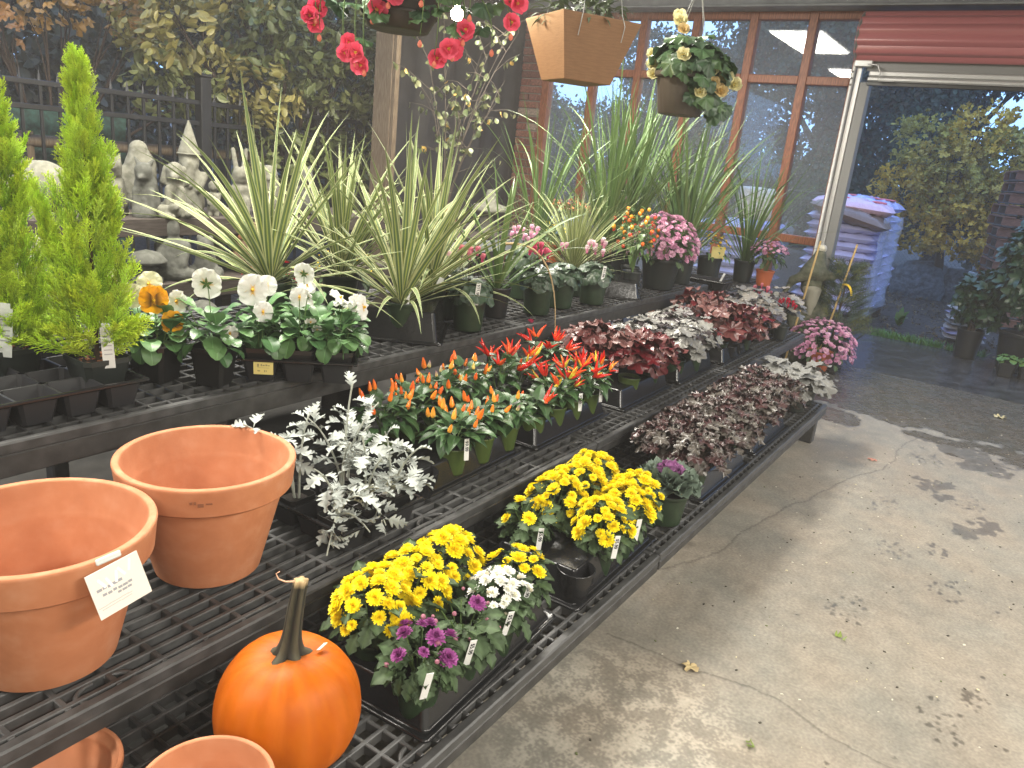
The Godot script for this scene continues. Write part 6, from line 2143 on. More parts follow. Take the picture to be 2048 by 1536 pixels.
	t = cyclamen("white cyclamen with red throats and an $11.99 tag, farthest of the row", V(-2.01, H3 + 0.001, -3.90), 0.082, 0.15, L(0.84, 0.78, 0.78), L(0.66, 0.20, 0.36), 9, gp, "$11.99", 0.07, V(-0.01, 0, -0.01))
	var petal := part(self, "fallen_flower", cyclamen_flower(L(0.6, 0.06, 0.16), L(0.6, 0.05, 0.14)), M.petal, ori(V(-1.93, H3 + 0.01, -3.12), V(1, 0.15, 0.4), V(0, 1, 0)))
	tag(petal, "crimson flower fallen on the deck at the edge of the top bench", "flower")
	# round-fruited pepper, tall
	carry_tray("black inverted tray holding the tall pepper on the top bench", V(-2.08, H3 + 0.001, -4.36), 0.5, 0.30, 0.36, 0.10, [])
	round_pepper("tall leafy pepper with round orange and red fruit in a dark cup", V(-2.02, H3 + 0.02, -4.42), 0.062, 0.13, V(0.13, 0.17, 0.13), 0.33, 20, 110)
	round_pepper("second round-fruited pepper leaning over the big dark pot, orange fruit", V(-2.13, H3 + 0.02, -4.62), 0.062, 0.13, V(0.17, 0.17, 0.17), 0.36, 22, 120)
	mum_plant("big domed pink chrysanthemum in a dark pot on the top bench", V(-2.04, H3 + 0.001, -4.90), 0.135, 0.20, V(0.235, 0.225, 0.24), 0.27, 280, pink_flowers(), 60, M.pot_dark, -0.25, "big domed pink chrysanthemums", Vector3.ZERO, 1.0)
	spikes()


func round_pepper(label: String, at_: Vector3, rt: float, h: float, rad: Vector3, cy: float, nf: int, nl: int) -> void:
	var t := thing("ornamental_pepper", label, "ornamental pepper", at_, 0.0, "round-fruited peppers")
	pot_round(t, rt, rt * 0.75, h, M.pot_dark)
	if not cache.has("rfruit"):
		var o := []
		for q in [L(0.86, 0.30, 0.02), L(0.80, 0.15, 0.02), L(0.66, 0.045, 0.02), L(0.86, 0.42, 0.04)]:
			var b := MB.new()
			b.lathe([Vector2(0.001, 0.012), Vector2(0.008, 0.010), Vector2(0.0125, 0.002), Vector2(0.0115, -0.006), Vector2(0.006, -0.013), Vector2(0.0005, -0.016)], 12, Transform3D.IDENTITY, q)
			b.tube([V(0, 0.022, 0), V(0, 0.010, 0)], [0.0012, 0.004], 6, L(0.05, 0.11, 0.03))
			o.append(b.mesh())
		cache["rfruit"] = o
		cache["nleaf"] = [blade(0.058, 0.011, "lance", 0.9, 0.2, [[-1.0, L(0.055, 0.11, 0.03)], [0.0, L(0.10, 0.17, 0.05)], [1.0, L(0.055, 0.11, 0.03)]], 5, 0.2), blade(0.052, 0.011, "lance", 1.3, 0.2, [[-1.0, L(0.07, 0.13, 0.04)], [0.0, L(0.12, 0.19, 0.06)], [1.0, L(0.07, 0.13, 0.04)]], 5, 0.3)]
	var b := MB.new()
	var c := V(0, cy, 0)
	for i in 10:
		var a := i * 2.4
		b.tube(curve(V(0, h - 0.02, 0), V(cos(a) * 0.02, cy, sin(a) * 0.02), c + V(cos(a) * rad.x * 0.8, rad.y * 0.6, sin(a) * rad.z * 0.8), 4), [0.004, 0.0035, 0.003, 0.002, 0.0015], 5, Color.WHITE, false)
	part(t, "stem", b.mesh(), M.stem_green)
	for q in dome(nl, c, rad, -0.8, 0.98, 0.5):
		var d: Vector3 = (q[1] + V(rf(-0.6, 0.6), rf(-0.3, 0.4), rf(-0.6, 0.6))).normalized()
		part(t, "leaf", pick(cache.nleaf), M.leaf, ori(q[0] - d * 0.03, d, V(d.x, -0.9, d.z), rf(0.8, 1.35)))
	for q in dome(nf, c, rad * 0.95, -0.35, 0.95, 0.15):
		part(t, "fruit", pick(cache.rfruit), M.fruit, ori(q[0], V(rf(-0.4, 0.4), 1, rf(-0.4, 0.4)), V(1, 0, 0), rf(0.8, 1.15)))


func yuccas() -> void:
	carry_tray("dull black inverted tray standing askew under the striped yucca", V(-2.14, H3 + 0.001, -2.456), 0.597, 0.36, 0.42, 0.125, [])
	var lv := sword_leaves(true, 0.62, 0.0170, 18)
	var g := "cream-striped yuccas on the top bench"
	var tag_x := ori(V(0.055, 0.165, 0.03), V(0.12, 1, 0.1), V(0.8, 0, 0.5))
	var t := sword_plant("striped_yucca", "cream-striped yucca in a green pot at the front of the inverted tray", "yucca", V(-2.075, H3 + 0.003, -2.352), [0.073, 0.052, 0.152, M.pot_green], lv, 54, 1.22, 0.68, 1.20, 0.018, M.leaf_dull, g)
	plant_tag(t, tag_x, "", 0.085, 0.022)
	t = sword_plant("striped_yucca", "cream-striped yucca just behind and right of the one in front of the tray", "yucca", V(-2.20, H3 + 0.003, -2.68), [0.073, 0.052, 0.152, M.pot_green], lv, 54, 1.28, 0.68, 1.18, 0.018, M.leaf_dull, g, V(0.10, 0, -0.05))
	plant_tag(t, ori(V(0.06, 0.17, 0.02), V(0.35, 1, -0.2), V(0.8, 0, 0.5), 1.1), "", 0.085, 0.022)
	sword_plant("striped_yucca", "leftmost cream-striped yucca, its leaves reaching across the stone figures", "yucca", V(-2.49, H3 + 0.003, -2.03), [0.085, 0.06, 0.19, M.pot_green], lv, 60, 1.40, 0.9, 1.15, 0.02, M.leaf_dull, g, V(-0.10, 0, 0.10))
	sword_plant("striped_yucca", "cream-striped yucca at the back, between the leftmost and the front one", "yucca", V(-2.52, H3 + 0.003, -2.44), [0.085, 0.06, 0.18, M.pot_green], lv, 52, 1.1, 0.7, 1.08, 0.02, M.leaf_dull, g)
	# plain green yucca with one dead brown leaf
	var gl := sword_leaves(false, 0.55, 0.014, 12)
	t = sword_plant("green_yucca", "plain green strap-leaved plant in a black pot with a dead hanging leaf", "yucca", V(-2.10, H3 + 0.001, -3.07), [0.070, 0.054, 0.15, M.pot_black], gl, 24, 1.1, 0.6, 1.15, 0.02, M.leaf, "")
	var dead := L(0.42, 0.30, 0.16)
	part(t, "dead_leaf", tubem(curve(V(0.03, 0.36, 0.02), V(0.24, 0.42, -0.18), V(0.245, -0.13, -0.19), 10), 0.007, 0.002, 5), mk("dead_leaf", dead, 0.8))
	# grassy variegated clump behind the cyclamens
	var vl := sword_leaves(true, 0.50, 0.0085, 12)
	sword_plant("striped_sedge", "fine-leaved cream and green striped clump behind the white cyclamen", "ornamental grass", V(-2.22, H3 + 0.001, -4.02), [0.085, 0.065, 0.17, M.pot_green], vl, 120, 1.25, 0.5, 1.15, 0.04, M.leaf_dull, "")


func spikes() -> void:
	# low stand that carries on from the top bench
	bench("short far stand past the end of the top bench, holding the small pink chrysanthemum", -1.80, 0.95, -6.80, -5.56, 0.66, 0.055, 0.062, 0.009, 0.058, [])
	var lv := sword_leaves(false, 0.85, 0.0085, 16)
	var g := "tall spiky grasses before the windows"
	for q in [
		[V(-2.42, H3, -4.75), 80, 0.42, 0.85, 1.42, "tall green spiky grass behind the round-fruited peppers, left of the others"],
		[V(-2.45, H3, -5.15), 80, 0.5, 0.85, 1.45, "tallest green spiky grass behind the big pink chrysanthemum"],
		[V(-2.05, H3, -5.30), 64, 0.8, 0.7, 1.3, "spreading green spiky grass in the black pot at the end of the top bench"],
		[V(-2.35, 0.66, -5.85), 84, 0.75, 0.7, 1.3, "green spiky grass on the far stand before the right-hand window panes"],
		[V(-1.95, 0.66, -6.45), 60, 0.95, 0.65, 1.15, "arching green spiky grass beside the door jamb"],
		[V(-2.70, H3, -4.35), 44, 0.6, 0.7, 1.1, "green spiky grass at the back between striped clump and windows"]]:
		sword_plant("spiky_grass", q[5], "ornamental grass", q[0] + V(0, 0.001, 0), [0.09, 0.07, 0.18, M.pot_dark], lv, q[1], q[2], q[3], q[4], 0.05, M.leaf, g, V(0.06, 0, 0))
	var t := flat_tray("black pocket tray on the far stand with a little soil in it", V(-1.98, 0.661, -5.72), 0.0, 3, 2, 0.11, 0.075)
	part(t, "soil", boxm(0.30, 0.01, 0.20, 0.003), M.soil, at(0, 0.07, 0))
	plant_tag(t, ori(V(0.12, 0.10, 0.05), V(0.3, 1, -0.2), V(0.8, 0, 0.6)), "", 0.08, 0.018)
	t = thing("yellow_sedum", "yellow-green low plant with a yellow card in a dark pot behind the tray", "potted plant", V(-2.12, 0.661, -6.08))
	pot_round(t, 0.10, 0.08, 0.20, M.pot_dark)
	for q in dome(60, V(0, 0.22, 0), V(0.15, 0.12, 0.15), -0.1):
		part(t, "leaf", cache.nleaf[1], M.leaf, ori(q[0], q[1], V(0, -1, 0) + q[1], rf(0.8, 1.5)))
	part(t, "card", boxm(0.12, 0.10, 0.002), M.tag_yellow, ori(V(0.07, 0.24, 0.04), V(0, 1, 0), V(0.8, 0, 0.6)))
	for q in dome(30, V(0, 0.27, 0), V(0.14, 0.12, 0.14), 0.1):
		part(t, "flower", mum_flower_yellow(), M.petal, ori(q[0], q[1] + V(0, 0.4, 0), V(1, 0, 0), rf(0.6, 0.9)))
	mum_plant("small pink chrysanthemum in an orange plastic pot on the far stand", V(-1.76, 0.661, -6.42), 0.075, 0.13, V(0.155, 0.125, 0.155), 0.24, 90, pink_flowers(), 60, M.pot_orange, 0.25, "", Vector3.ZERO, 0.8)
	cyclamen("crimson and white cyclamen below the small pink chrysanthemum", V(-1.62, H2 + 0.01, -5.95), 0.06, 0.12, L(0.80, 0.35, 0.42), L(0.55, 0.03, 0.12), 9, M.pot_dark, "", 0.07)


func mum_flower_yellow() -> ArrayMesh:
	if not cache.has("ymum"):
		cache["ymum"] = mum_flower(0.022, L(0.84, 0.56, 0.01), L(0.88, 0.66, 0.01), [[10, 0.95, 0.3], [7, 0.6, 0.9]], 0.2)
	return cache.ymum


# ---------------------------------------------------------------- behind the benches: stone figures, odd pots
# prims: [a, b, ra, rb]; smooth union of tapered capsules meshed as surface nets
func clay(prims: Array, cell: float, k: float) -> ArrayMesh:
	var lo := V(9, 9, 9)
	var hi := V(-9, -9, -9)
	for p in prims:
		for e in 2:
			var r: float = p[2 + e] + cell * 2.0
			lo = lo.min(p[e] - V(r, r, r))
			hi = hi.max(p[e] + V(r, r, r))
	var n := ((hi - lo) / cell).ceil()
	var nx := int(n.x) + 1
	var ny := int(n.y) + 1
	var nz := int(n.z) + 1
	var f := PackedFloat32Array()
	f.resize(nx * ny * nz)
	f.fill(1.0)
	for p in prims:
		var a: Vector3 = p[0]
		var ba: Vector3 = p[1] - a
		var bb := maxf(ba.length_squared(), 1e-9)
		var rm: float = maxf(p[2], p[3]) + k + cell * 2.0
		var l0: Vector3 = ((a.min(p[1]) - V(rm, rm, rm) - lo) / cell).floor().max(Vector3.ZERO)
		var h0: Vector3 = ((a.max(p[1]) + V(rm, rm, rm) - lo) / cell).ceil().min(V(nx - 1, ny - 1, nz - 1))
		for z in range(int(l0.z), int(h0.z) + 1):
			for y in range(int(l0.y), int(h0.y) + 1):
				for x in range(int(l0.x), int(h0.x) + 1):
					var q := lo + V(x, y, z) * cell - a
					var t := clampf(q.dot(ba) / bb, 0.0, 1.0)
					var d: float = (q - ba * t).length() - lerpf(p[2], p[3], t)
					var i := (z * ny + y) * nx + x
					var o := f[i]
					var hh := maxf(k - absf(o - d), 0.0) / k
					f[i] = minf(o, d) - hh * hh * k * 0.25
	var b := MB.new()
	var id := PackedInt32Array()
	id.resize(nx * ny * nz)
	id.fill(-1)
	var co := [0, 1, nx, nx + 1, nx * ny, nx * ny + 1, nx * ny + nx, nx * ny + nx + 1]
	var cp := [V(0, 0, 0), V(1, 0, 0), V(0, 1, 0), V(1, 1, 0), V(0, 0, 1), V(1, 0, 1), V(0, 1, 1), V(1, 1, 1)]
	var ed := [[0, 1], [2, 3], [4, 5], [6, 7], [0, 2], [1, 3], [4, 6], [5, 7], [0, 4], [1, 5], [2, 6], [3, 7]]
	for z in nz - 1:
		for y in ny - 1:
			for x in nx - 1:
				var i := (z * ny + y) * nx + x
				var neg := 0
				for c in 8:
					if f[i + co[c]] < 0.0:
						neg += 1
				if neg == 0 or neg == 8:
					continue
				var s := Vector3.ZERO
				var m := 0
				for e in ed:
					var fa := f[i + co[e[0]]]
					var fb := f[i + co[e[1]]]
					if (fa < 0.0) != (fb < 0.0):
						s += cp[e[0]].lerp(cp[e[1]], fa / (fa - fb))
						m += 1
				id[i] = b.add(lo + (V(x, y, z) + s / m) * cell)
	for z in range(1, nz - 1):
		for y in range(1, ny - 1):
			for x in range(1, nx - 1):
				var i := (z * ny + y) * nx + x
				for ax in 3:
					var st: int = [1, nx, nx * ny][ax]
					var u: int = [nx, nx * ny, 1][ax]
					var w: int = [nx * ny, 1, nx][ax]
					var a_in := f[i] < 0.0
					if a_in != (f[i + st] < 0.0):
						var q := [id[i - u - w], id[i - w], id[i], id[i - u]]
						if q.min() < 0:
							continue
						if a_in:
							b.quad(q[3], q[2], q[1], q[0])
						else:
							b.quad(q[0], q[1], q[2], q[3])
	return b.mesh()


func figure(called: String, label: String, cat: String, at_: Vector3, turn: float, prims: Array, m: Material, cell := 0.007, k := 0.009) -> Node3D:
	var t := thing(called, label, cat, at_, turn, "stone garden figures")
	part(t, "body", clay(prims, cell, k), m)
	return t


func behind_benches() -> void:
	# rack of boards for the figures
	var t := thing("display_rack", "dark stepped wooden rack carrying the stone garden figures", "rack", V(-3.75, 0, -2.35))
	for q in [[1.02, 0.10, 0.42], [0.72, 0.20, 0.40], [0.40, 0.32, 0.40]]:
		for s in 2:
			part(t, "board", boxm(q[2] / 2 - 0.006, 0.035, 2.9, 0.003), M.rack_wood, at(q[1] + (s - 0.5) * q[2] / 2 - 0.1, q[0] - 0.018, 0))
		part(t, "front_rail", boxm(0.03, 0.085, 2.9, 0.003), M.rack_wood, at(q[1] + q[2] / 2 - 0.08, q[0] - 0.043, 0))
	for z in [-1.4, -0.2, 1.35]:
		part(t, "upright", boxm(0.06, 1.0, 0.06, 0.003), M.rack_wood, at(-0.18, 0.5, z))
		part(t, "upright", boxm(0.06, 0.68, 0.06, 0.003), M.rack_wood, at(0.24, 0.34, z))
	var y := 1.021
	var st: Material = M.stone
	figure("stone_cat", "pale stone cat sitting upright with pricked ears, left on the upper rack board", "stone figure", V(-3.66, y, -2.07), 0.9, [[V(0, 0.06, 0), V(0, 0.15, 0.01), 0.055, 0.042], [V(0, 0.2, 0.025), V(0, 0.235, 0.035), 0.035, 0.037], [V(-0.022, 0.262, 0.03), V(-0.03, 0.287, 0.028), 0.013, 0.004], [V(0.022, 0.262, 0.03), V(0.03, 0.287, 0.028), 0.013, 0.004], [V(0, 0.222, 0.062), V(0, 0.222, 0.07), 0.016, 0.01], [V(-0.025, 0.13, 0.045), V(-0.025, 0.012, 0.06), 0.018, 0.014], [V(0.025, 0.13, 0.045), V(0.025, 0.012, 0.06), 0.018, 0.014], [V(0, 0.02, -0.03), V(0, 0.02, 0.06), 0.05, 0.03]], st)
	figure("stone_fox", "darker stone fox standing close beside the pale cat", "stone figure", V(-3.60, y, -2.19), 0.7, [[V(0, 0.06, 0), V(0, 0.15, 0.005), 0.062, 0.052], [V(0, 0.195, 0.03), V(0.0, 0.215, 0.035), 0.040, 0.040], [V(-0.028, 0.25, 0.02), V(-0.045, 0.275, 0.015), 0.012, 0.004], [V(0.028, 0.25, 0.02), V(0.045, 0.272, 0.015), 0.012, 0.004], [V(0, 0.19, 0.065), V(0, 0.185, 0.088), 0.02, 0.01], [V(-0.035, 0.12, 0.04), V(-0.035, 0.01, 0.06), 0.018, 0.016], [V(0.035, 0.12, 0.04), V(0.04, 0.01, 0.06), 0.018, 0.016], [V(0, 0.012, -0.03), V(0, 0.012, 0.05), 0.06, 0.05]], M.stone_dark)
	figure("stone_hen", "tall rounded stone figure with streaked back behind the dog", "stone figure", V(-3.86, y, -2.32), 0.5, [[V(0, 0.06, 0), V(0, 0.22, 0), 0.075, 0.075], [V(0, 0.27, 0.01), V(0.0, 0.30, 0.015), 0.055, 0.045], [V(0.05, 0.18, 0.05), V(0.06, 0.1, 0.07), 0.04, 0.03], [V(-0.05, 0.18, 0.05), V(-0.06, 0.1, 0.07), 0.04, 0.03]], st, 0.011)
	figure("stone_dog", "pale stone dog sitting with long hanging ears in the middle of the rack", "stone figure", V(-3.58, y, -2.33), 0.95, [[V(0, 0.05, -0.02), V(0, 0.14, 0.0), 0.058, 0.044], [V(0, 0.2, 0.015), V(0, 0.225, 0.02), 0.040, 0.040], [V(0, 0.20, 0.055), V(0, 0.195, 0.075), 0.022, 0.017], [V(-0.042, 0.235, 0.01), V(-0.052, 0.165, 0.01), 0.012, 0.018], [V(0.042, 0.235, 0.01), V(0.052, 0.165, 0.01), 0.012, 0.018], [V(-0.028, 0.13, 0.035), V(-0.030, 0.012, 0.055), 0.021, 0.018], [V(0.028, 0.13, 0.035), V(0.030, 0.012, 0.055), 0.021, 0.018], [V(-0.055, 0.03, -0.01), V(-0.06, 0.02, 0.05), 0.035, 0.022], [V(0.055, 0.03, -0.01), V(0.06, 0.02, 0.05), 0.035, 0.022]], st)
	var g := figure("stone_gnome", "stone gnome with tall pointed hat and long beard, right on the rack", "stone figure", V(-3.76, y, -2.53), 0.95, [[V(0, 0.05, 0), V(0, 0.18, 0), 0.075, 0.062], [V(0, 0.255, 0.01), V(0, 0.275, 0.01), 0.050, 0.048], [V(0, 0.30, 0.0), V(0.0, 0.46, -0.012), 0.056, 0.007], [V(0, 0.235, 0.045), V(0, 0.14, 0.065), 0.034, 0.018], [V(0, 0.262, 0.058), V(0, 0.258, 0.068), 0.012, 0.010], [V(-0.07, 0.19, 0.01), V(-0.045, 0.12, 0.06), 0.024, 0.018], [V(0.07, 0.19, 0.01), V(0.045, 0.12, 0.06), 0.024, 0.018], [V(-0.035, 0.03, 0.02), V(-0.04, 0.012, 0.06), 0.03, 0.022], [V(0.035, 0.03, 0.02), V(0.04, 0.012, 0.06), 0.03, 0.022]], st, 0.008, 0.009)
	part(g, "hat_brim", lathem([Vector2(0.052, -0.006), Vector2(0.064, 0), Vector2(0.052, 0.006)], 20), st, at(0, 0.297, 0.005))
	figure("stone_child", "small stone child figure standing in front of the gnome", "stone figure", V(-3.60, y, -2.56), 0.9, [[V(0, 0.04, 0), V(0, 0.10, 0), 0.030, 0.024], [V(0, 0.145, 0.003), V(0, 0.155, 0.003), 0.024, 0.024], [V(-0.03, 0.11, 0.0), V(-0.02, 0.06, 0.025), 0.011, 0.009], [V(0.03, 0.11, 0.0), V(0.02, 0.06, 0.025), 0.011, 0.009], [V(-0.014, 0.04, 0), V(-0.016, 0.0, 0.01), 0.014, 0.013], [V(0.014, 0.04, 0), V(0.016, 0.0, 0.01), 0.014, 0.013]], st, 0.006, 0.008)
	figure("stone_puppy", "little curled stone puppy at the feet of the sitting dog", "stone figure", V(-3.535, y, -2.255), 0.9, [[V(-0.03, 0.03, 0), V(0.03, 0.03, 0), 0.032, 0.03], [V(0.03, 0.05, 0.02), V(0.04, 0.055, 0.03), 0.024, 0.02], [V(-0.02, 0.012, 0.03), V(0.03, 0.01, 0.045), 0.014, 0.012]], st, 0.006, 0.01)
	figure("stone_turtle", "large smooth stone animal half hidden between the two cypresses", "stone figure", V(-3.68, y, -1.66), 0.6, [[V(-0.10, 0.12, 0), V(0.10, 0.13, 0), 0.10, 0.11], [V(-0.2, 0.10, 0.02), V(-0.26, 0.09, 0.03), 0.06, 0.045], [V(-0.1, 0.05, 0.06), V(-0.1, 0.0, 0.07), 0.035, 0.035], [V(0.1, 0.05, 0.06), V(0.1, 0.0, 0.07), 0.035, 0.035]], st, 0.013)
	figure("stone_column", "tall pitted stone face on a column, seen between the cypress stems", "stone figure", V(-3.50, 0.42, -1.60), 0.7, [[V(0, 0.05, 0), V(0, 0.28, 0), 0.12, 0.10], [V(0, 0.4, 0.01), V(0, 0.45, 0.01), 0.10, 0.09], [V(0, 0.40, 0.10), V(0, 0.36, 0.12), 0.03, 0.03], [V(-0.05, 0.45, 0.08), V(0.05, 0.45, 0.08), 0.02, 0.02], [V(-0.05, 0.32, 0.08), V(0.05, 0.32, 0.08), 0.02, 0.025]], st, 0.014)
	figure("stone_rabbit", "stone rabbit with upright ears behind the leftmost striped yucca", "stone figure", V(-3.62, y, -2.74), 0.95, [[V(0, 0.06, 0), V(0, 0.13, 0.01), 0.06, 0.05], [V(0, 0.20, 0.02), V(0, 0.215, 0.03), 0.045, 0.04], [V(-0.02, 0.25, 0.01), V(-0.035, 0.34, -0.01), 0.014, 0.012], [V(0.02, 0.25, 0.01), V(0.03, 0.34, -0.01), 0.014, 0.012], [V(-0.03, 0.08, 0.05), V(-0.03, 0.012, 0.07), 0.022, 0.02], [V(0.03, 0.08, 0.05), V(0.03, 0.012, 0.07), 0.022, 0.02]], st)
	figure("stone_owl", "squat pale stone owl farther right along the upper rack board", "stone figure", V(-3.66, y, -2.96), 0.95, [[V(0, 0.06, 0), V(0, 0.16, 0), 0.07, 0.06], [V(0, 0.2, 0.01), V(0, 0.22, 0.01), 0.055, 0.05], [V(-0.03, 0.25, 0), V(-0.045, 0.275, 0), 0.014, 0.005], [V(0.03, 0.25, 0), V(0.045, 0.275, 0), 0.014, 0.005], [V(0, 0.205, 0.055), V(0, 0.195, 0.07), 0.012, 0.006]], st)
	figure("stone_bear", "stone bear cub sitting at the right end of the upper board", "stone figure", V(-3.64, y, -3.20), 0.95, [[V(0, 0.06, 0), V(0, 0.13, 0), 0.075, 0.06], [V(0, 0.20, 0.015), V(0, 0.22, 0.02), 0.05, 0.05], [V(-0.035, 0.262, 0.01), V(-0.038, 0.268, 0.01), 0.018, 0.016], [V(0.035, 0.262, 0.01), V(0.038, 0.268, 0.01), 0.018, 0.016], [V(0, 0.205, 0.06), V(0, 0.20, 0.075), 0.022, 0.018], [V(-0.05, 0.04, 0.04), V(-0.06, 0.02, 0.09), 0.03, 0.025], [V(0.05, 0.04, 0.04), V(0.06, 0.02, 0.09), 0.03, 0.025]], M.stone_dark)
	# lower board
	y = 0.721
	figure("stone_monk", "stone seated monk with bowed bald head on the lower rack board", "stone figure", V(-3.52, y, -2.27), 0.9, [[V(0, 0.04, 0), V(0, 0.16, 0), 0.075, 0.058], [V(0, 0.235, 0.01), V(0, 0.26, 0.01), 0.034, 0.034], [V(-0.06, 0.165, 0.01), V(-0.05, 0.08, 0.055), 0.026, 0.02], [V(0.06, 0.165, 0.01), V(0.05, 0.08, 0.055), 0.026, 0.02], [V(-0.08, 0.03, 0.03), V(0.08, 0.03, 0.05), 0.035, 0.035]], M.stone_dark, 0.009, 0.014)
	figure("stone_frog", "grey stone frog crouching on another, right of the seated monk", "stone figure", V(-3.50, y, -2.44), 0.9, [[V(0, 0.05, 0), V(0, 0.12, 0.01), 0.06, 0.045], [V(0, 0.17, 0.03), V(0, 0.175, 0.045), 0.042, 0.035], [V(-0.028, 0.205, 0.035), V(-0.028, 0.21, 0.035), 0.015, 0.012], [V(0.028, 0.205, 0.035), V(0.028, 0.21, 0.035), 0.015, 0.012], [V(-0.06, 0.03, 0.02), V(-0.06, 0.015, 0.07), 0.03, 0.018], [V(0.06, 0.03, 0.02), V(0.06, 0.015, 0.07), 0.03, 0.018]], M.stone_dark, 0.009, 0.012)
	figure("stone_toad", "second grey stone toad with wide back behind the frog", "stone figure", V(-3.62, y, -2.56), 0.9, [[V(-0.02, 0.06, 0), V(0.02, 0.14, 0.0), 0.065, 0.05], [V(0.02, 0.19, 0.02), V(0.03, 0.195, 0.04), 0.042, 0.032], [V(-0.06, 0.03, 0.03), V(-0.05, 0.015, 0.08), 0.03, 0.018]], M.stone_dark, 0.01, 0.014)
	var o := figure("rust_owl", "rust-brown round clay owl with two hollow eyes at the right of the lower board", "stone figure", V(-3.54, y, -2.72), 0.9, [[V(0, 0.08, 0), V(0, 0.18, 0), 0.085, 0.07], [V(-0.02, 0.23, 0.01), V(0.02, 0.23, 0.01), 0.05, 0.05]], M.stone_rust, 0.011, 0.02)
	for s in [-1, 1]:
		part(o, "eye_hollow", lathem([Vector2(0.001, 0.003), Vector2(0.011, 0.002), Vector2(0.013, 0.0)], 12), M.clay_print, ori(V(s * 0.028, 0.20, 0.074), V(s * 0.2, 0.0, 1), V(0, 1, 0)))
	t = thing("stone_finial", "mushroom-shaped stone finial on a stepped foot, left on the lower board", "stone figure", V(-3.50, y, -2.12), 0, "stone garden figures")
	part(t, "cap", lathem([Vector2(0.03, 0.075), Vector2(0.085, 0.09), Vector2(0.09, 0.105), Vector2(0.06, 0.14), Vector2(0.001, 0.155)], 22), M.stone_dark)
	part(t, "foot", lathem([Vector2(0.07, 0), Vector2(0.07, 0.02), Vector2(0.045, 0.03), Vector2(0.035, 0.055), Vector2(0.05, 0.065), Vector2(0.03, 0.08)], 22), M.stone_dark)
	figure("stone_egg", "small round stone ball with a white sticker on the lowest board", "stone figure", V(-3.40, 0.421, -2.35), 0.9, [[V(0, 0.09, 0), V(0, 0.12, 0), 0.09, 0.085]], M.stone_dark, 0.012)
	# dark table with pots further along
	t = thing("low_table", "dark slatted table behind the yuccas, holding a clay pot and stone mushroom", "table", V(-3.85, 0, -5.0))
	for k in 5:
		part(t, "slat", boxm(0.13, 0.03, 1.7, 0.003), M.rack_wood, at(-0.30 + k * 0.145, 0.84, 0))
	part(t, "apron", boxm(0.03, 0.09, 1.66, 0.003), M.beam, at(0.33, 0.78, 0))
	for q in [[-0.28, -0.75], [0.28, -0.75], [-0.28, 0.75], [0.28, 0.75]]:
		part(t, "leg", boxm(0.06, 0.82, 0.06, 0.003), M.rack_wood, at(q[0], 0.41, q[1]))
	twiggy("tall twiggy shrub with sparse round leaves in a terracotta pot before the curtain", V(-3.80, 0.856, -4.72))
	t = thing("stone_mushroom", "carved stone mushroom with scalloped cap on the low table", "stone figure", V(-3.72, 0.856, -5.22), 0.0, "stone garden figures")
	part(t, "cap", lathem([Vector2(0.05, 0.14), Vector2(0.14, 0.155), Vector2(0.155, 0.18), Vector2(0.13, 0.215), Vector2(0.05, 0.235), Vector2(0.045, 0.29), Vector2(0.03, 0.335), Vector2(0.001, 0.34)], 22), M.stone)
	part(t, "stalk", lathem([Vector2(0.09, 0), Vector2(0.075, 0.05), Vector2(0.06, 0.15)], 18), M.stone)
	# loose plants between the rack and the windows
	mum_plant("yellow chrysanthemum in shadow behind the cyclamens, before the windows", V(-3.05, 0.72, -5.15), 0.09, 0.14, V(0.20, 0.10, 0.20), 0.21, 46, [mum_flower_yellow()], 60, M.pot_orange, 0.3, "background flowers", Vector3.ZERO, 0.8)
	mum_plant("orange and pink flowers in a low tub near the brick pier", V(-3.40, 0.86, -5.95), 0.14, 0.14, V(0.24, 0.10, 0.22), 0.20, 60, [mum_flower(0.022, L(0.75, 0.30, 0.08), L(0.70, 0.30, 0.12), [[9, 0.95, 0.3], [6, 0.5, 0.9]], 0.22), mum_flower(0.02, L(0.6, 0.2, 0.3), L(0.6, 0.35, 0.3), [[9, 0.95, 0.3], [6, 0.5, 0.9]], 0.22)], 40, M.tarp, 0.2, "background flowers", Vector3.ZERO, 0.9)
	mum_plant("small yellow flowers seen between the yucca leaves", V(-2.82, 0.62, -2.75), 0.08, 0.12, V(0.15, 0.14, 0.15), 0.22, 34, [mum_flower_yellow()], 40, M.pot_black, 0.0, "background flowers", Vector3.ZERO, 0.6)
	mum_plant("small red flowers seen low between the yucca leaves", V(-2.80, 0.58, -2.30), 0.08, 0.12, V(0.15, 0.13, 0.15), 0.22, 30, [mum_flower(0.02, L(0.5, 0.03, 0.03), L(0.45, 0.02, 0.03), [[9, 0.95, 0.3], [6, 0.5, 0.9]], 0.22)], 40, M.pot_black, 0.0, "background flowers", Vector3.ZERO, 0.8)
	# the plank table these stand on
	for q in [[V(-2.95, 0, -2.5), 0.58, 1.1, "low dark plank stand behind the striped yuccas"], [V(-3.05, 0, -5.3), 0.70, 1.0, "dark plank stand under the shaded yellow chrysanthemum"], [V(-3.42, 0, -6.05), 0.84, 1.0, "dark plank stand under the orange flowers by the pier"]]:
		t = thing("plank_stand", q[3], "stand", q[0])
		for k in 3:
			part(t, "plank", boxm(0.13, 0.025, q[2], 0.003), M.rack_wood, at(-0.14 + k * 0.14, q[1] - 0.0135, 0))
		for s in [-1, 1]:
			part(t, "leg", boxm(0.38, q[1] - 0.027, 0.05, 0.003), M.rack_wood, at(0, (q[1] - 0.027) / 2, s * (q[2] / 2 - 0.1)))
	bare_shrub()
	tall_gnome()
	conifer()


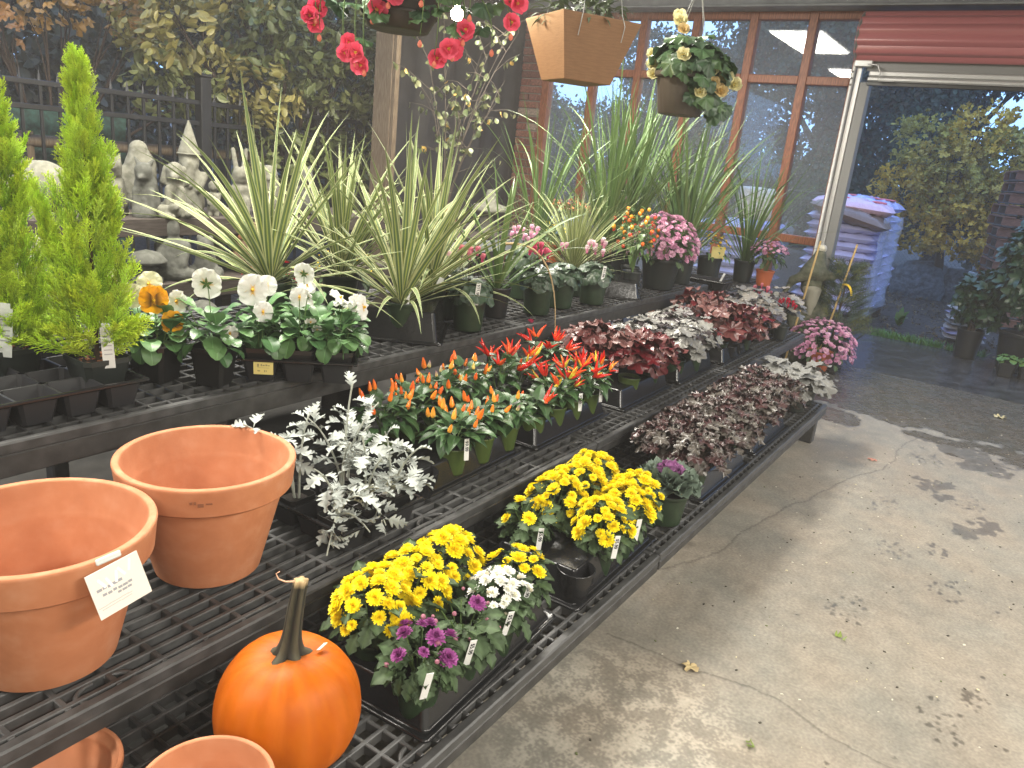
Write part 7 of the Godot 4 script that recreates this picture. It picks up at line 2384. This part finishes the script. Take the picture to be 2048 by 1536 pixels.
func twiggy(label: String, at_: Vector3) -> void:
	var t := thing("twiggy_shrub", label, "shrub", at_)
	pot_round(t, 0.125, 0.09, 0.20, M.terracotta)
	var b := MB.new()
	var xs := []
	for i in 11:
		var a := i * 2.4
		var sp := rf(0.15, 0.62)
		var e := V(cos(a) * sp + 0.02, rf(0.85, 1.55), sin(a) * sp - 0.15)
		var pts := curve(V(rf(-0.03, 0.03), 0.18, rf(-0.03, 0.03)), V(e.x * 0.25, e.y * 0.6, e.z * 0.25), e, 8)
		b.tube(pts, [0.007, 0.006, 0.0055, 0.005, 0.004, 0.0035, 0.003, 0.002, 0.0012], 5)
		for k in 6:
			var p: Vector3 = pts[3 + k % 6]
			var e2 := p + V(rf(-1, 1), rf(0.0, 1.0), rf(-1, 1)).normalized() * rf(0.15, 0.4)
			b.tube([p, p.lerp(e2, 0.5) + V(0, 0.02, 0), e2], [0.0028, 0.002, 0.0008], 4, Color.WHITE, false)
			for j in 6:
				if R.randf() < 0.8:
					xs.append(p.lerp(e2, rf(0.3, 1.0)))
	part(t, "branches", b.mesh(), M.twig)
	var cols := [L(0.11, 0.13, 0.055), L(0.085, 0.11, 0.045), L(0.15, 0.155, 0.07), L(0.55, 0.36, 0.09)]
	var ms := []
	for c in cols:
		ms.append(blade(0.052, 0.018, "oval", 0.6, 0.25, [[-1.0, c], [0.0, c * 1.2], [1.0, c]], 5))
	for p in xs:
		var m: Mesh = ms[3] if R.randf() < 0.06 else ms[R.randi() % 3]
		part(t, "leaf", m, M.leaf, ori(p, V(rf(-0.8, 0.8), -0.9, rf(-0.8, 0.8)), V(rf(-1, 1), 0.3, rf(-1, 1)), rf(0.7, 1.2)))


func bare_shrub() -> void:
	var t := thing("bare_shrub", "dry brown bare-twigged shrub in front of the brick pier", "shrub", V(-4.32, 0, -6.70))
	pot_round(t, 0.16, 0.12, 0.30, M.pot_black)
	var b := MB.new()
	for i in 42:
		var a := i * 2.4
		var e := V(cos(a) * rf(0.05, 0.26), rf(0.8, 1.6), sin(a) * rf(0.05, 0.26))
		var pts := curve(V(cos(a) * 0.03, 0.28, sin(a) * 0.03), V(e.x * 0.9, e.y * 0.55, e.z * 0.9), e, 6)
		b.tube(pts, [0.004, 0.0035, 0.003, 0.0028, 0.0022, 0.0016, 0.001], 4, Color.WHITE, false)
		for k in 9:
			var p: Vector3 = pts[1 + k % 6]
			b.tube([p, p + V(rf(-1, 1), rf(-0.1, 0.9), rf(-1, 1)).normalized() * rf(0.04, 0.13)], [0.0018, 0.0008], 3, Color.WHITE, false)
	part(t, "twigs", b.mesh(), M.twig)


func tall_gnome() -> void:
	var t := thing("garden_gnome_statue", "tall weathered grey-green gnome statue with wide drooping hat by the door", "statue", V(-1.50, 0, -6.95), 0.5)
	mk("mossy", L(0.17, 0.165, 0.115), 0.85, {"tex": noise_tex(0.02, Color(0.45, 0.5, 0.42), Color(1, 1, 1), 60, 256), "scale": 3.0, "bump": bump_tex(0.05, 61), "bs": 0.5})
	part(t, "body", clay([[V(0, 0.10, 0), V(0, 0.45, 0), 0.15, 0.125], [V(0, 0.66, 0.01), V(0, 0.70, 0.01), 0.085, 0.085], [V(-0.14, 0.50, 0.0), V(-0.11, 0.32, 0.1), 0.05, 0.042], [V(0.14, 0.50, 0.0), V(0.11, 0.32, 0.1), 0.05, 0.042], [V(-0.06, 0.06, 0.02), V(-0.07, 0.03, 0.11), 0.06, 0.045], [V(0.06, 0.06, 0.02), V(0.07, 0.03, 0.11), 0.06, 0.045], [V(0, 0.665, 0.09), V(0, 0.655, 0.105), 0.02, 0.017]], 0.016, 0.02), M.mossy)
	part(t, "hat", clay([[V(0, 0.78, 0.0), V(0.03, 0.93, -0.02), 0.11, 0.05], [V(-0.16, 0.70, 0.02), V(0.0, 0.79, 0.03), 0.035, 0.06], [V(0.0, 0.79, 0.03), V(0.16, 0.76, 0.02), 0.06, 0.035], [V(0, 0.78, 0.10), V(0, 0.79, 0.0), 0.035, 0.07], [V(-0.16, 0.70, 0.02), V(-0.22, 0.58, 0.03), 0.03, 0.018]], 0.014, 0.03), M.mossy)
	part(t, "beard", clay([[V(0, 0.62, 0.085), V(0, 0.44, 0.125), 0.06, 0.02], [V(-0.05, 0.64, 0.06), V(-0.02, 0.52, 0.12), 0.03, 0.02], [V(0.05, 0.64, 0.06), V(0.02, 0.52, 0.12), 0.03, 0.02]], 0.012, 0.02), mk("mossy_pale", L(0.23, 0.22, 0.17), 0.85))
	part(t, "knob", clay([[V(0.03, 0.985, -0.02), V(0.04, 0.985, -0.02), 0.035, 0.035]], 0.01, 0.01), M.cream)


func conifer() -> void:
	var t := thing("blue_conifer", "bushy blue-green conifer with bamboo canes beside the bag stack", "conifer", V(-1.26, 0, -7.10))
	pot_round(t, 0.15, 0.12, 0.24, M.pot_black)
	part(t, "trunk", tubem([V(0, 0.2, 0), V(0.01, 0.6, 0), V(0, 0.92, 0)], 0.014, 0.004, 7), M.stem_brown)
	var b := MB.new()
	var c := L(0.055, 0.085, 0.06)
	for i in 26:
		var a := i * 2.4
		var y := 0.01 + i * 0.004
		b.tube([V(0, y, 0), V(cos(a) * 0.022, y + 0.012, sin(a) * 0.022)], [0.0009, 0.0004], 3, [c, c * 1.6], false)
	b.tube([V(0, 0, 0), V(0, 0.11, 0)], [0.0018, 0.0008], 4, c * 0.8)
	var needle := b.mesh()
	var xs := []
	var cs := []
	for i in 520:
		var f := pow(rf(0, 1), 0.8)
		var r := lerpf(0.25, 0.03, f) * sqrt(rf(0.15, 1))
		var a := rf(0, TAU)
		xs.append(ori(V(cos(a) * r, 0.26 + f * 0.6, sin(a) * r), V(cos(a), rf(0.2, 0.9), sin(a)), V(0, 1, 0), rf(0.9, 1.5)))
		cs.append(Color(1, 1, 1) * rf(0.75, 1.25) if R.randf() < 0.8 else L(2.2, 1.6, 0.5))
	many(t, "foliage", needle, M.leaf_dull, xs, cs)
	for q in [[V(-1.53, 0, -6.72), V(-1.46, 1.06, -6.78), "bamboo cane leaning by the gnome statue's hat, left of the two"], [V(-1.33, 0, -6.98), V(-1.21, 1.06, -6.98), "bamboo cane with a yellow tie in the blue-green conifer"]]:
		var o := thing("bamboo_cane", q[2], "cane", q[0], 0.0)
		part(o, "cane", tubem([V(0, 0, 0), (q[1] - q[0]) * 0.5, q[1] - q[0]], 0.009, 0.008, 8), M.bamboo)
		if q[0].x > -1.4:
			part(o, "tie", tubem(curve(V(0.08, 0.72, 0.01), V(0.15, 0.74, 0.03), V(0.17, 0.64, 0.03), 5), 0.012, 0.008, 6), mk("yellow_tie", L(0.75, 0.50, 0.02), 0.5))


# ---------------------------------------------------------------- hanging things
func hanging() -> void:
	# wooden planter
	var t := thing("hanging_planter", "tapered square wooden planter hanging before the window wall, grey-green plant inside", "planter", V(-1.789, 1.81, -3.054), 1.007)
	var b := MB.new()
	var rows := []
	for q in [[0.108, 0.0], [0.110, 0.002], [0.180, 0.240], [0.180, 0.243], [0.166, 0.243], [0.166, 0.238], [0.150, 0.19]]:
		var row := PackedVector3Array()
		for s in [[1, 1], [-1, 1], [-1, -1], [1, -1]]:
			row.append(V(s[0] * q[0], q[1], s[1] * q[0]))
		rows.append(row)
	b.sheet(rows, null, true)
	var m0 := b.add(V(0, 0, 0))
	for k in 4:
		b.tri(m0, k, (k + 1) % 4)
	part(t, "box", b.mesh(false), M.planter_wood)
	part(t, "soil", boxm(0.31, 0.01, 0.31), M.soil, at(0, 0.205, 0))
	for s in [[1, 1], [-1, 1], [-1, -1], [1, -1]]:
		part(t, "hanging_wire", tubem([V(s[0] * 0.10, 0.16, s[1] * 0.170), V(s[0] * 0.10, 0.22, s[1] * 0.186), V(s[0] * 0.09, 0.255, s[1] * 0.175), V(0, 1.02, 0)], 0.0018, 0.0018, 5), M.wire)
	part(t, "hook", tubem([V(0, 1.0, 0), V(0, 1.385, 0)], 0.004, 0.004, 6), M.wire)
	var gl := blade(0.075, 0.012, "lance", 1.0, 0.2, [[-1.0, L(0.10, 0.135, 0.075)], [0.0, L(0.16, 0.20, 0.12)], [1.0, L(0.10, 0.135, 0.075)]], 5, 0.2)
	for q in dome(210, V(0, 0.26, 0), V(0.20, 0.14, 0.20), -0.25, 0.95, 0.5):
		var d: Vector3 = (q[1] + V(rf(-0.6, 0.6), rf(-0.3, 0.5), rf(-0.6, 0.6))).normalized()
		part(t, "leaf", gl, M.leaf_dull, ori(q[0] - d * 0.03, d, V(d.x, -0.8, d.z), rf(0.7, 1.2)))
	yellow_basket()
	red_basket()
	# bare bulb on its cord
	t = thing("hanging_bulb", "lit bare bulb glowing behind the red begonia basket", "light bulb", V(-2.50, 2.10, -3.10))
	part(t, "lamp_glass", lathem([Vector2(0.001, -0.038), Vector2(0.020, -0.032), Vector2(0.029, -0.015), Vector2(0.028, 0.004), Vector2(0.013, 0.026), Vector2(0.012, 0.034)], 16), M.bulb_glow)
	part(t, "socket", lathem([Vector2(0.013, 0.034), Vector2(0.016, 0.036), Vector2(0.016, 0.07), Vector2(0.004, 0.08)], 14), M.pot_black)
	part(t, "cord", tubem([V(0, 0.08, 0), V(0.01, 0.6, 0), V(0, 1.1, 0)], 0.003, 0.003, 6), M.pot_black)
	var l := OmniLight3D.new()
	l.name = "light"
	l.light_color = Color(1.0, 0.84, 0.62)
	l.light_energy = 0.16
	l.light_size = 0.02
	l.omni_range = 12.0
	l.omni_attenuation = 2.0
	l.shadow_enabled = true
	t.add_child(l)


func begonia_leaf() -> Array:
	if not cache.has("begleaf"):
		var o := []
		for q in [L(0.06, 0.115, 0.05), L(0.085, 0.15, 0.065), L(0.05, 0.09, 0.05)]:
			o.append(rleaf(0.048, 6, 0.18, 0.14, -0.15, q * 1.2, q, q * 1.7, 26, 3, 0.45, 0.05))
		cache["begleaf"] = o
	return cache.begleaf


func begonia_flower(c0: Color, c1: Color, ruffled: bool) -> ArrayMesh:
	var k := "beg" + str(c0) + str(ruffled)
	if not cache.has(k):
		var b := MB.new()
		var rings := [[5, 0.034, 0.020, 0.25], [5, 0.026, 0.016, 0.7], [4, 0.016, 0.011, 1.1]] if ruffled else [[4, 0.036, 0.024, 0.35], [3, 0.024, 0.016, 0.9]]
		for q in rings:
			for i in q[0]:
				var x := Transform3D(Basis(Vector3.UP, TAU * i / q[0] + q[3]) * Basis(Vector3.RIGHT, PI / 2 - q[3]), Vector3.ZERO)
				blade_into(b, x, q[1], q[2], "petal", -0.4, -0.15, [[-1.0, c1, c1], [-0.5, c0, c1], [0.0, c0, c1 * 1.05], [0.5, c0, c1], [1.0, c1, c1]], 5, 0.0, 0.16 if ruffled else 0.05)
		b.lathe([Vector2(0.005, 0.0), Vector2(0.006, 0.005), Vector2(0.001, 0.009)], 8, Transform3D.IDENTITY, L(0.75, 0.55, 0.08))
		cache[k] = b.mesh()
	return cache[k]


func yellow_basket() -> void:
	var t := thing("hanging_basket", "brown ribbed hanging basket of pale yellow begonias before the windows", "hanging basket", V(-1.582, 1.752, -3.729))
	var b := MB.new()
	var rows := []
	for q in [[0.095, 0.0], [0.102, 0.004], [0.112, 0.05], [0.128, 0.15], [0.134, 0.165]]:
		var row := PackedVector3Array()
		for j in 96:
			var a := TAU * j / 96.0
			var r: float = q[0] * (1.0 - (0.014 if j % 4 == 0 and q[1] > 0.01 and q[1] < 0.16 else 0.0))
			row.append(V(cos(a) * r, q[1], sin(a) * r))
		rows.append(row)
	b.sheet(rows, null, true)
	part(t, "bowl", b.mesh(), M.basket_brown)
	part(t, "base", lathem([Vector2(0.001, 0.001), Vector2(0.094, 0.001)], 32), M.basket_brown)
	part(t, "rim", lathem([Vector2(0.134, 0.160), Vector2(0.150, 0.164), Vector2(0.153, 0.172), Vector2(0.152, 0.188), Vector2(0.147, 0.190), Vector2(0.143, 0.186), Vector2(0.138, 0.166)], 64), M.basket_brown)
	part(t, "soil", lathem([Vector2(0.142, 0.16), Vector2(0.07, 0.17), Vector2(0.001, 0.172)], 24), M.soil)
	for k in 4:
		var a := k * PI / 2 + 0.5
		part(t, "hanging_wire", tubem([V(cos(a) * 0.149, 0.188, sin(a) * 0.149), V(0.0, 0.60, -0.02)], 0.0016, 0.0016, 5), M.wire)
	part(t, "hook", tubem([V(0, 0.60, -0.02), V(0.012, 0.63, -0.02), V(0, 0.66, -0.02), V(0, 1.445, -0.02)], 0.003, 0.003, 6), M.wire)
	var lv := begonia_leaf()
	for q in dome(95, V(0.02, 0.235, 0.0), V(0.19, 0.14, 0.19), -0.35, 1.0, 0.4):
		part(t, "leaf", pick(lv), M.leaf, ori(q[0], q[1] + V(rf(-0.4, 0.4), 0.5, rf(-0.4, 0.4)), q[1] + V(0, -0.5, 0), rf(0.75, 1.35)))
	# trailing stems in front of the bowl
	for q in [[V(0.13, 0.10, 0.05), 6], [V(0.10, 0.12, 0.13), 5], [V(0.16, 0.05, -0.05), 5]]:
		for k in q[1]:
			part(t, "leaf", pick(lv), M.leaf, ori(q[0] + V(rf(-0.05, 0.05), rf(-0.05, 0.07), rf(-0.05, 0.05)), V(0.7, 0.5, 0.5), V(rf(-0.3, 0.5), -1, rf(-0.3, 0.5)), rf(0.7, 1.1)))
	var f := begonia_flower(L(0.72, 0.62, 0.22), L(0.74, 0.70, 0.42), true)
	var f2 := begonia_flower(L(0.70, 0.50, 0.16), L(0.72, 0.56, 0.28), true)
	for q in [[-0.03, 0.41, 0.08, 0], [0.0, 0.37, 0.10, 1], [-0.06, 0.44, 0.03, 0], [-0.15, 0.22, 0.06, 0], [-0.17, 0.27, 0.02, 0], [0.15, 0.21, 0.06, 0], [0.16, 0.15, 0.04, 1], [0.19, 0.12, 0.0, 1], [0.13, 0.10, 0.10, 0], [0.18, 0.19, -0.06, 0], [0.22, 0.16, -0.08, 0], [0.05, 0.25, 0.17, 0], [-0.12, 0.17, 0.10, 0]]:
		var p := V(q[0], q[1], q[2])
		part(t, "flower", f if q[3] == 0 else f2, M.petal, ori(p, V(0.4 + q[0], 0.4, 0.7), V(rf(-1, 1), 0, rf(-1, 1)), rf(0.9, 1.25)))


func red_basket() -> void:
	var t := thing("hanging_basket", "dark hanging basket of trailing red begonias at the top of the picture", "hanging basket", V(-1.957, 1.85, -2.12))
	part(t, "bowl", lathem([Vector2(0.001, 0.002), Vector2(0.085, 0.0), Vector2(0.10, 0.004), Vector2(0.125, 0.05), Vector2(0.150, 0.16), Vector2(0.152, 0.165)], 48), M.basket_dark)
	part(t, "rim", lathem([Vector2(0.152, 0.162), Vector2(0.164, 0.166), Vector2(0.166, 0.188), Vector2(0.158, 0.190), Vector2(0.154, 0.17)], 48), M.basket_dark)
	part(t, "band", lathem([Vector2(0.127, 0.048), Vector2(0.131, 0.052), Vector2(0.130, 0.060), Vector2(0.127, 0.062)], 48), M.basket_dark)
	part(t, "soil", lathem([Vector2(0.156, 0.17), Vector2(0.001, 0.18)], 24), M.soil)
	for k in 3:
		var a := k * TAU / 3 + 0.4
		part(t, "hanging_wire", tubem([V(cos(a) * 0.16, 0.188, sin(a) * 0.16), V(0, 0.70, 0)], 0.0016, 0.0016, 5), M.wire)
	part(t, "hook", tubem([V(0, 0.70, 0), V(0, 1.347, 0)], 0.003, 0.003, 6), M.wire)
	var lv := begonia_leaf()
	for q in dome(70, V(0, 0.24, 0), V(0.24, 0.13, 0.24), -0.5, 1.0, 0.4):
		part(t, "leaf", pick(lv), M.leaf, ori(q[0], q[1] + V(rf(-0.4, 0.4), 0.4, rf(-0.4, 0.4)), q[1] + V(0, -0.6, 0), rf(0.7, 1.2)))
	var f := begonia_flower(L(0.60, 0.04, 0.09), L(0.78, 0.10, 0.17), false)
	var fr := begonia_flower(L(0.48, 0.025, 0.07), L(0.66, 0.06, 0.12), true)
	# trailing stems: [end relative to the basket, flowers there, leaves]
	var o := V(-1.957, 1.85, -2.12)
	for q in [
		[V(-2.10, 1.87, -1.88), 2, 3, fr], [V(-2.09, 1.82, -1.89), 1, 1, f], [V(-2.0, 1.765, -1.915), 2, 2, f], [V(-1.935, 1.725, -1.943), 1, 2, f], [V(-1.96, 1.75, -1.93), 1, 1, f],
		[V(-1.695, 1.85, -2.14), 2, 2, f], [V(-1.71, 1.80, -2.11), 2, 2, f], [V(-1.755, 1.775, -2.076), 1, 2, f], [V(-1.572, 1.885, -2.232), 1, 3, f], [V(-1.592, 1.95, -2.242), 2, 3, f], [V(-1.93, 1.885, -1.965), 1, 2, f], [V(-1.87, 1.93, -1.97), 1, 3, f], [V(-1.62, 1.83, -2.20), 0, 3, f], [V(-2.14, 1.92, -1.95), 1, 3, f], [V(-1.76, 1.94, -2.0), 1, 3, f], [V(-1.66, 1.92, -2.12), 0, 4, f], [V(-1.79, 1.83, -2.04), 0, 2, f]]:
		var e: Vector3 = q[0] - o
		var rim := V(e.x, 0, e.z).normalized() * 0.15 + V(0, 0.19, 0)
		part(t, "stem", tubem(curve(rim, rim.lerp(e, 0.5) + V(0, 0.05, 0) + V(e.x, 0, e.z) * 0.3, e, 7), 0.0028, 0.0016, 5), M.stem_green)
		for k in q[1]:
			var face := V(0.75, rf(-0.2, 0.3), 0.65) + V(rf(-0.4, 0.4), 0, rf(-0.4, 0.4))
			part(t, "flower", q[3], M.petal, ori(e + V(rf(-0.02, 0.02), rf(-0.02, 0.02) * (1 + k), rf(-0.02, 0.02)), face, V(rf(-1, 1), -1, rf(-1, 1)), rf(0.85, 1.1)))
		for k in q[2]:
			part(t, "leaf", pick(lv), M.leaf, ori(e.lerp(rim, rf(0.1, 0.8)) + V(rf(-0.03, 0.03), rf(-0.01, 0.03), rf(-0.03, 0.03)), V(rf(-0.5, 0.5), 0.8, rf(-0.5, 0.5)) + V(0.4, 0, 0.4), V(e.x, -0.9, e.z), rf(0.55, 0.95)))
		var bm := "budred"
		if not cache.has(bm):
			var b := MB.new()
			b.lathe([Vector2(0.001, 0.012), Vector2(0.006, 0.006), Vector2(0.008, -0.002), Vector2(0.005, -0.009), Vector2(0.0005, -0.011)], 8, Transform3D.IDENTITY, L(0.75, 0.22, 0.14))
			cache[bm] = b.mesh()
		part(t, "bud", cache[bm], M.petal, at(e.x + 0.01, e.y - 0.03, e.z + 0.01))


# ---------------------------------------------------------------- litter on the floor
func floor_bits() -> void:
	var lm := blade(0.032, 0.006, "lance", 0.5, 0.3, [[-1.0, L(0.16, 0.22, 0.05)], [1.0, L(0.20, 0.26, 0.06)]], 4)
	for q in [[-0.326, -1.91, "curled green leaf scrap on the floor nearest the camera"], [-0.237, -2.641, "small green leaf sprig on the floor beside the wet shoe print"]]:
		var t := thing("leaf_scrap", q[2], "leaf", V(q[0], 0.002, q[1]), 0.0, "leaf scraps on the floor")
		for k in 5:
			part(t, "leaflet", lm, M.leaf, ori(V(k * 0.007, 0.002, rf(-0.006, 0.006)), V(rf(-0.6, 0.6), 0.25, rf(-1, 1)), V(0, 1, 0), rf(0.7, 1.1)))
	var red := part(self, "fallen_leaf", rleaf(0.028, 5, 0.5, 0.1, 0.1, L(0.45, 0.20, 0.14), L(0.42, 0.16, 0.12), L(0.5, 0.3, 0.2), 20, 2), M.leaf_dull, at(-0.473, 0.004, -4.729))
	tag(red, "reddish fallen leaf lying alone on the concrete", "leaf")
	var tan_ := part(self, "fallen_leaf", rleaf(0.030, 5, 0.5, 0.2, 0.2, L(0.42, 0.34, 0.18), L(0.40, 0.30, 0.15), L(0.5, 0.4, 0.2), 20, 2), M.leaf_dull, at(-0.572, 0.004, -2.121))
	tag(tan_, "tan crumpled leaf lying on the floor crack near the bench", "leaf")
	var wl := part(self, "fallen_leaf", rleaf(0.045, 5, 0.5, 0.2, 0.2, L(0.45, 0.42, 0.25), L(0.40, 0.36, 0.2), L(0.5, 0.4, 0.2), 20, 2), M.leaf_dull, at(0.10, 0.004, -6.55))
	tag(wl, "yellowish leaf lying in the wet patch by the doorway", "leaf")
	var xs := []
	var cs := []
	var crumb := boxm(0.006, 0.0015, 0.004)
	for i in 420:
		var x := rf(-0.85, 0.9)
		xs.append(ori(V(x, 0.0012, rf(-6.2, -1.5)), V(rf(-0.2, 0.2), 1, rf(-0.2, 0.2)), V(rf(-1, 1), 0, rf(-1, 1)), rf(0.35, 1.5)))
		cs.append(pick([L(0.55, 0.52, 0.44), L(0.03, 0.025, 0.02), L(0.05, 0.04, 0.03), L(0.10, 0.12, 0.04), L(0.5, 0.45, 0.3)]))
	mk("crumb", L(1, 1, 1), 0.8, {"vc": true})
	var o := many(self, "floor_crumbs", crumb, M.crumb, xs, cs)
	o.set_meta("label", "tiny bits of soil, leaf and chaff scattered over the concrete")
	o.set_meta("category", "litter")
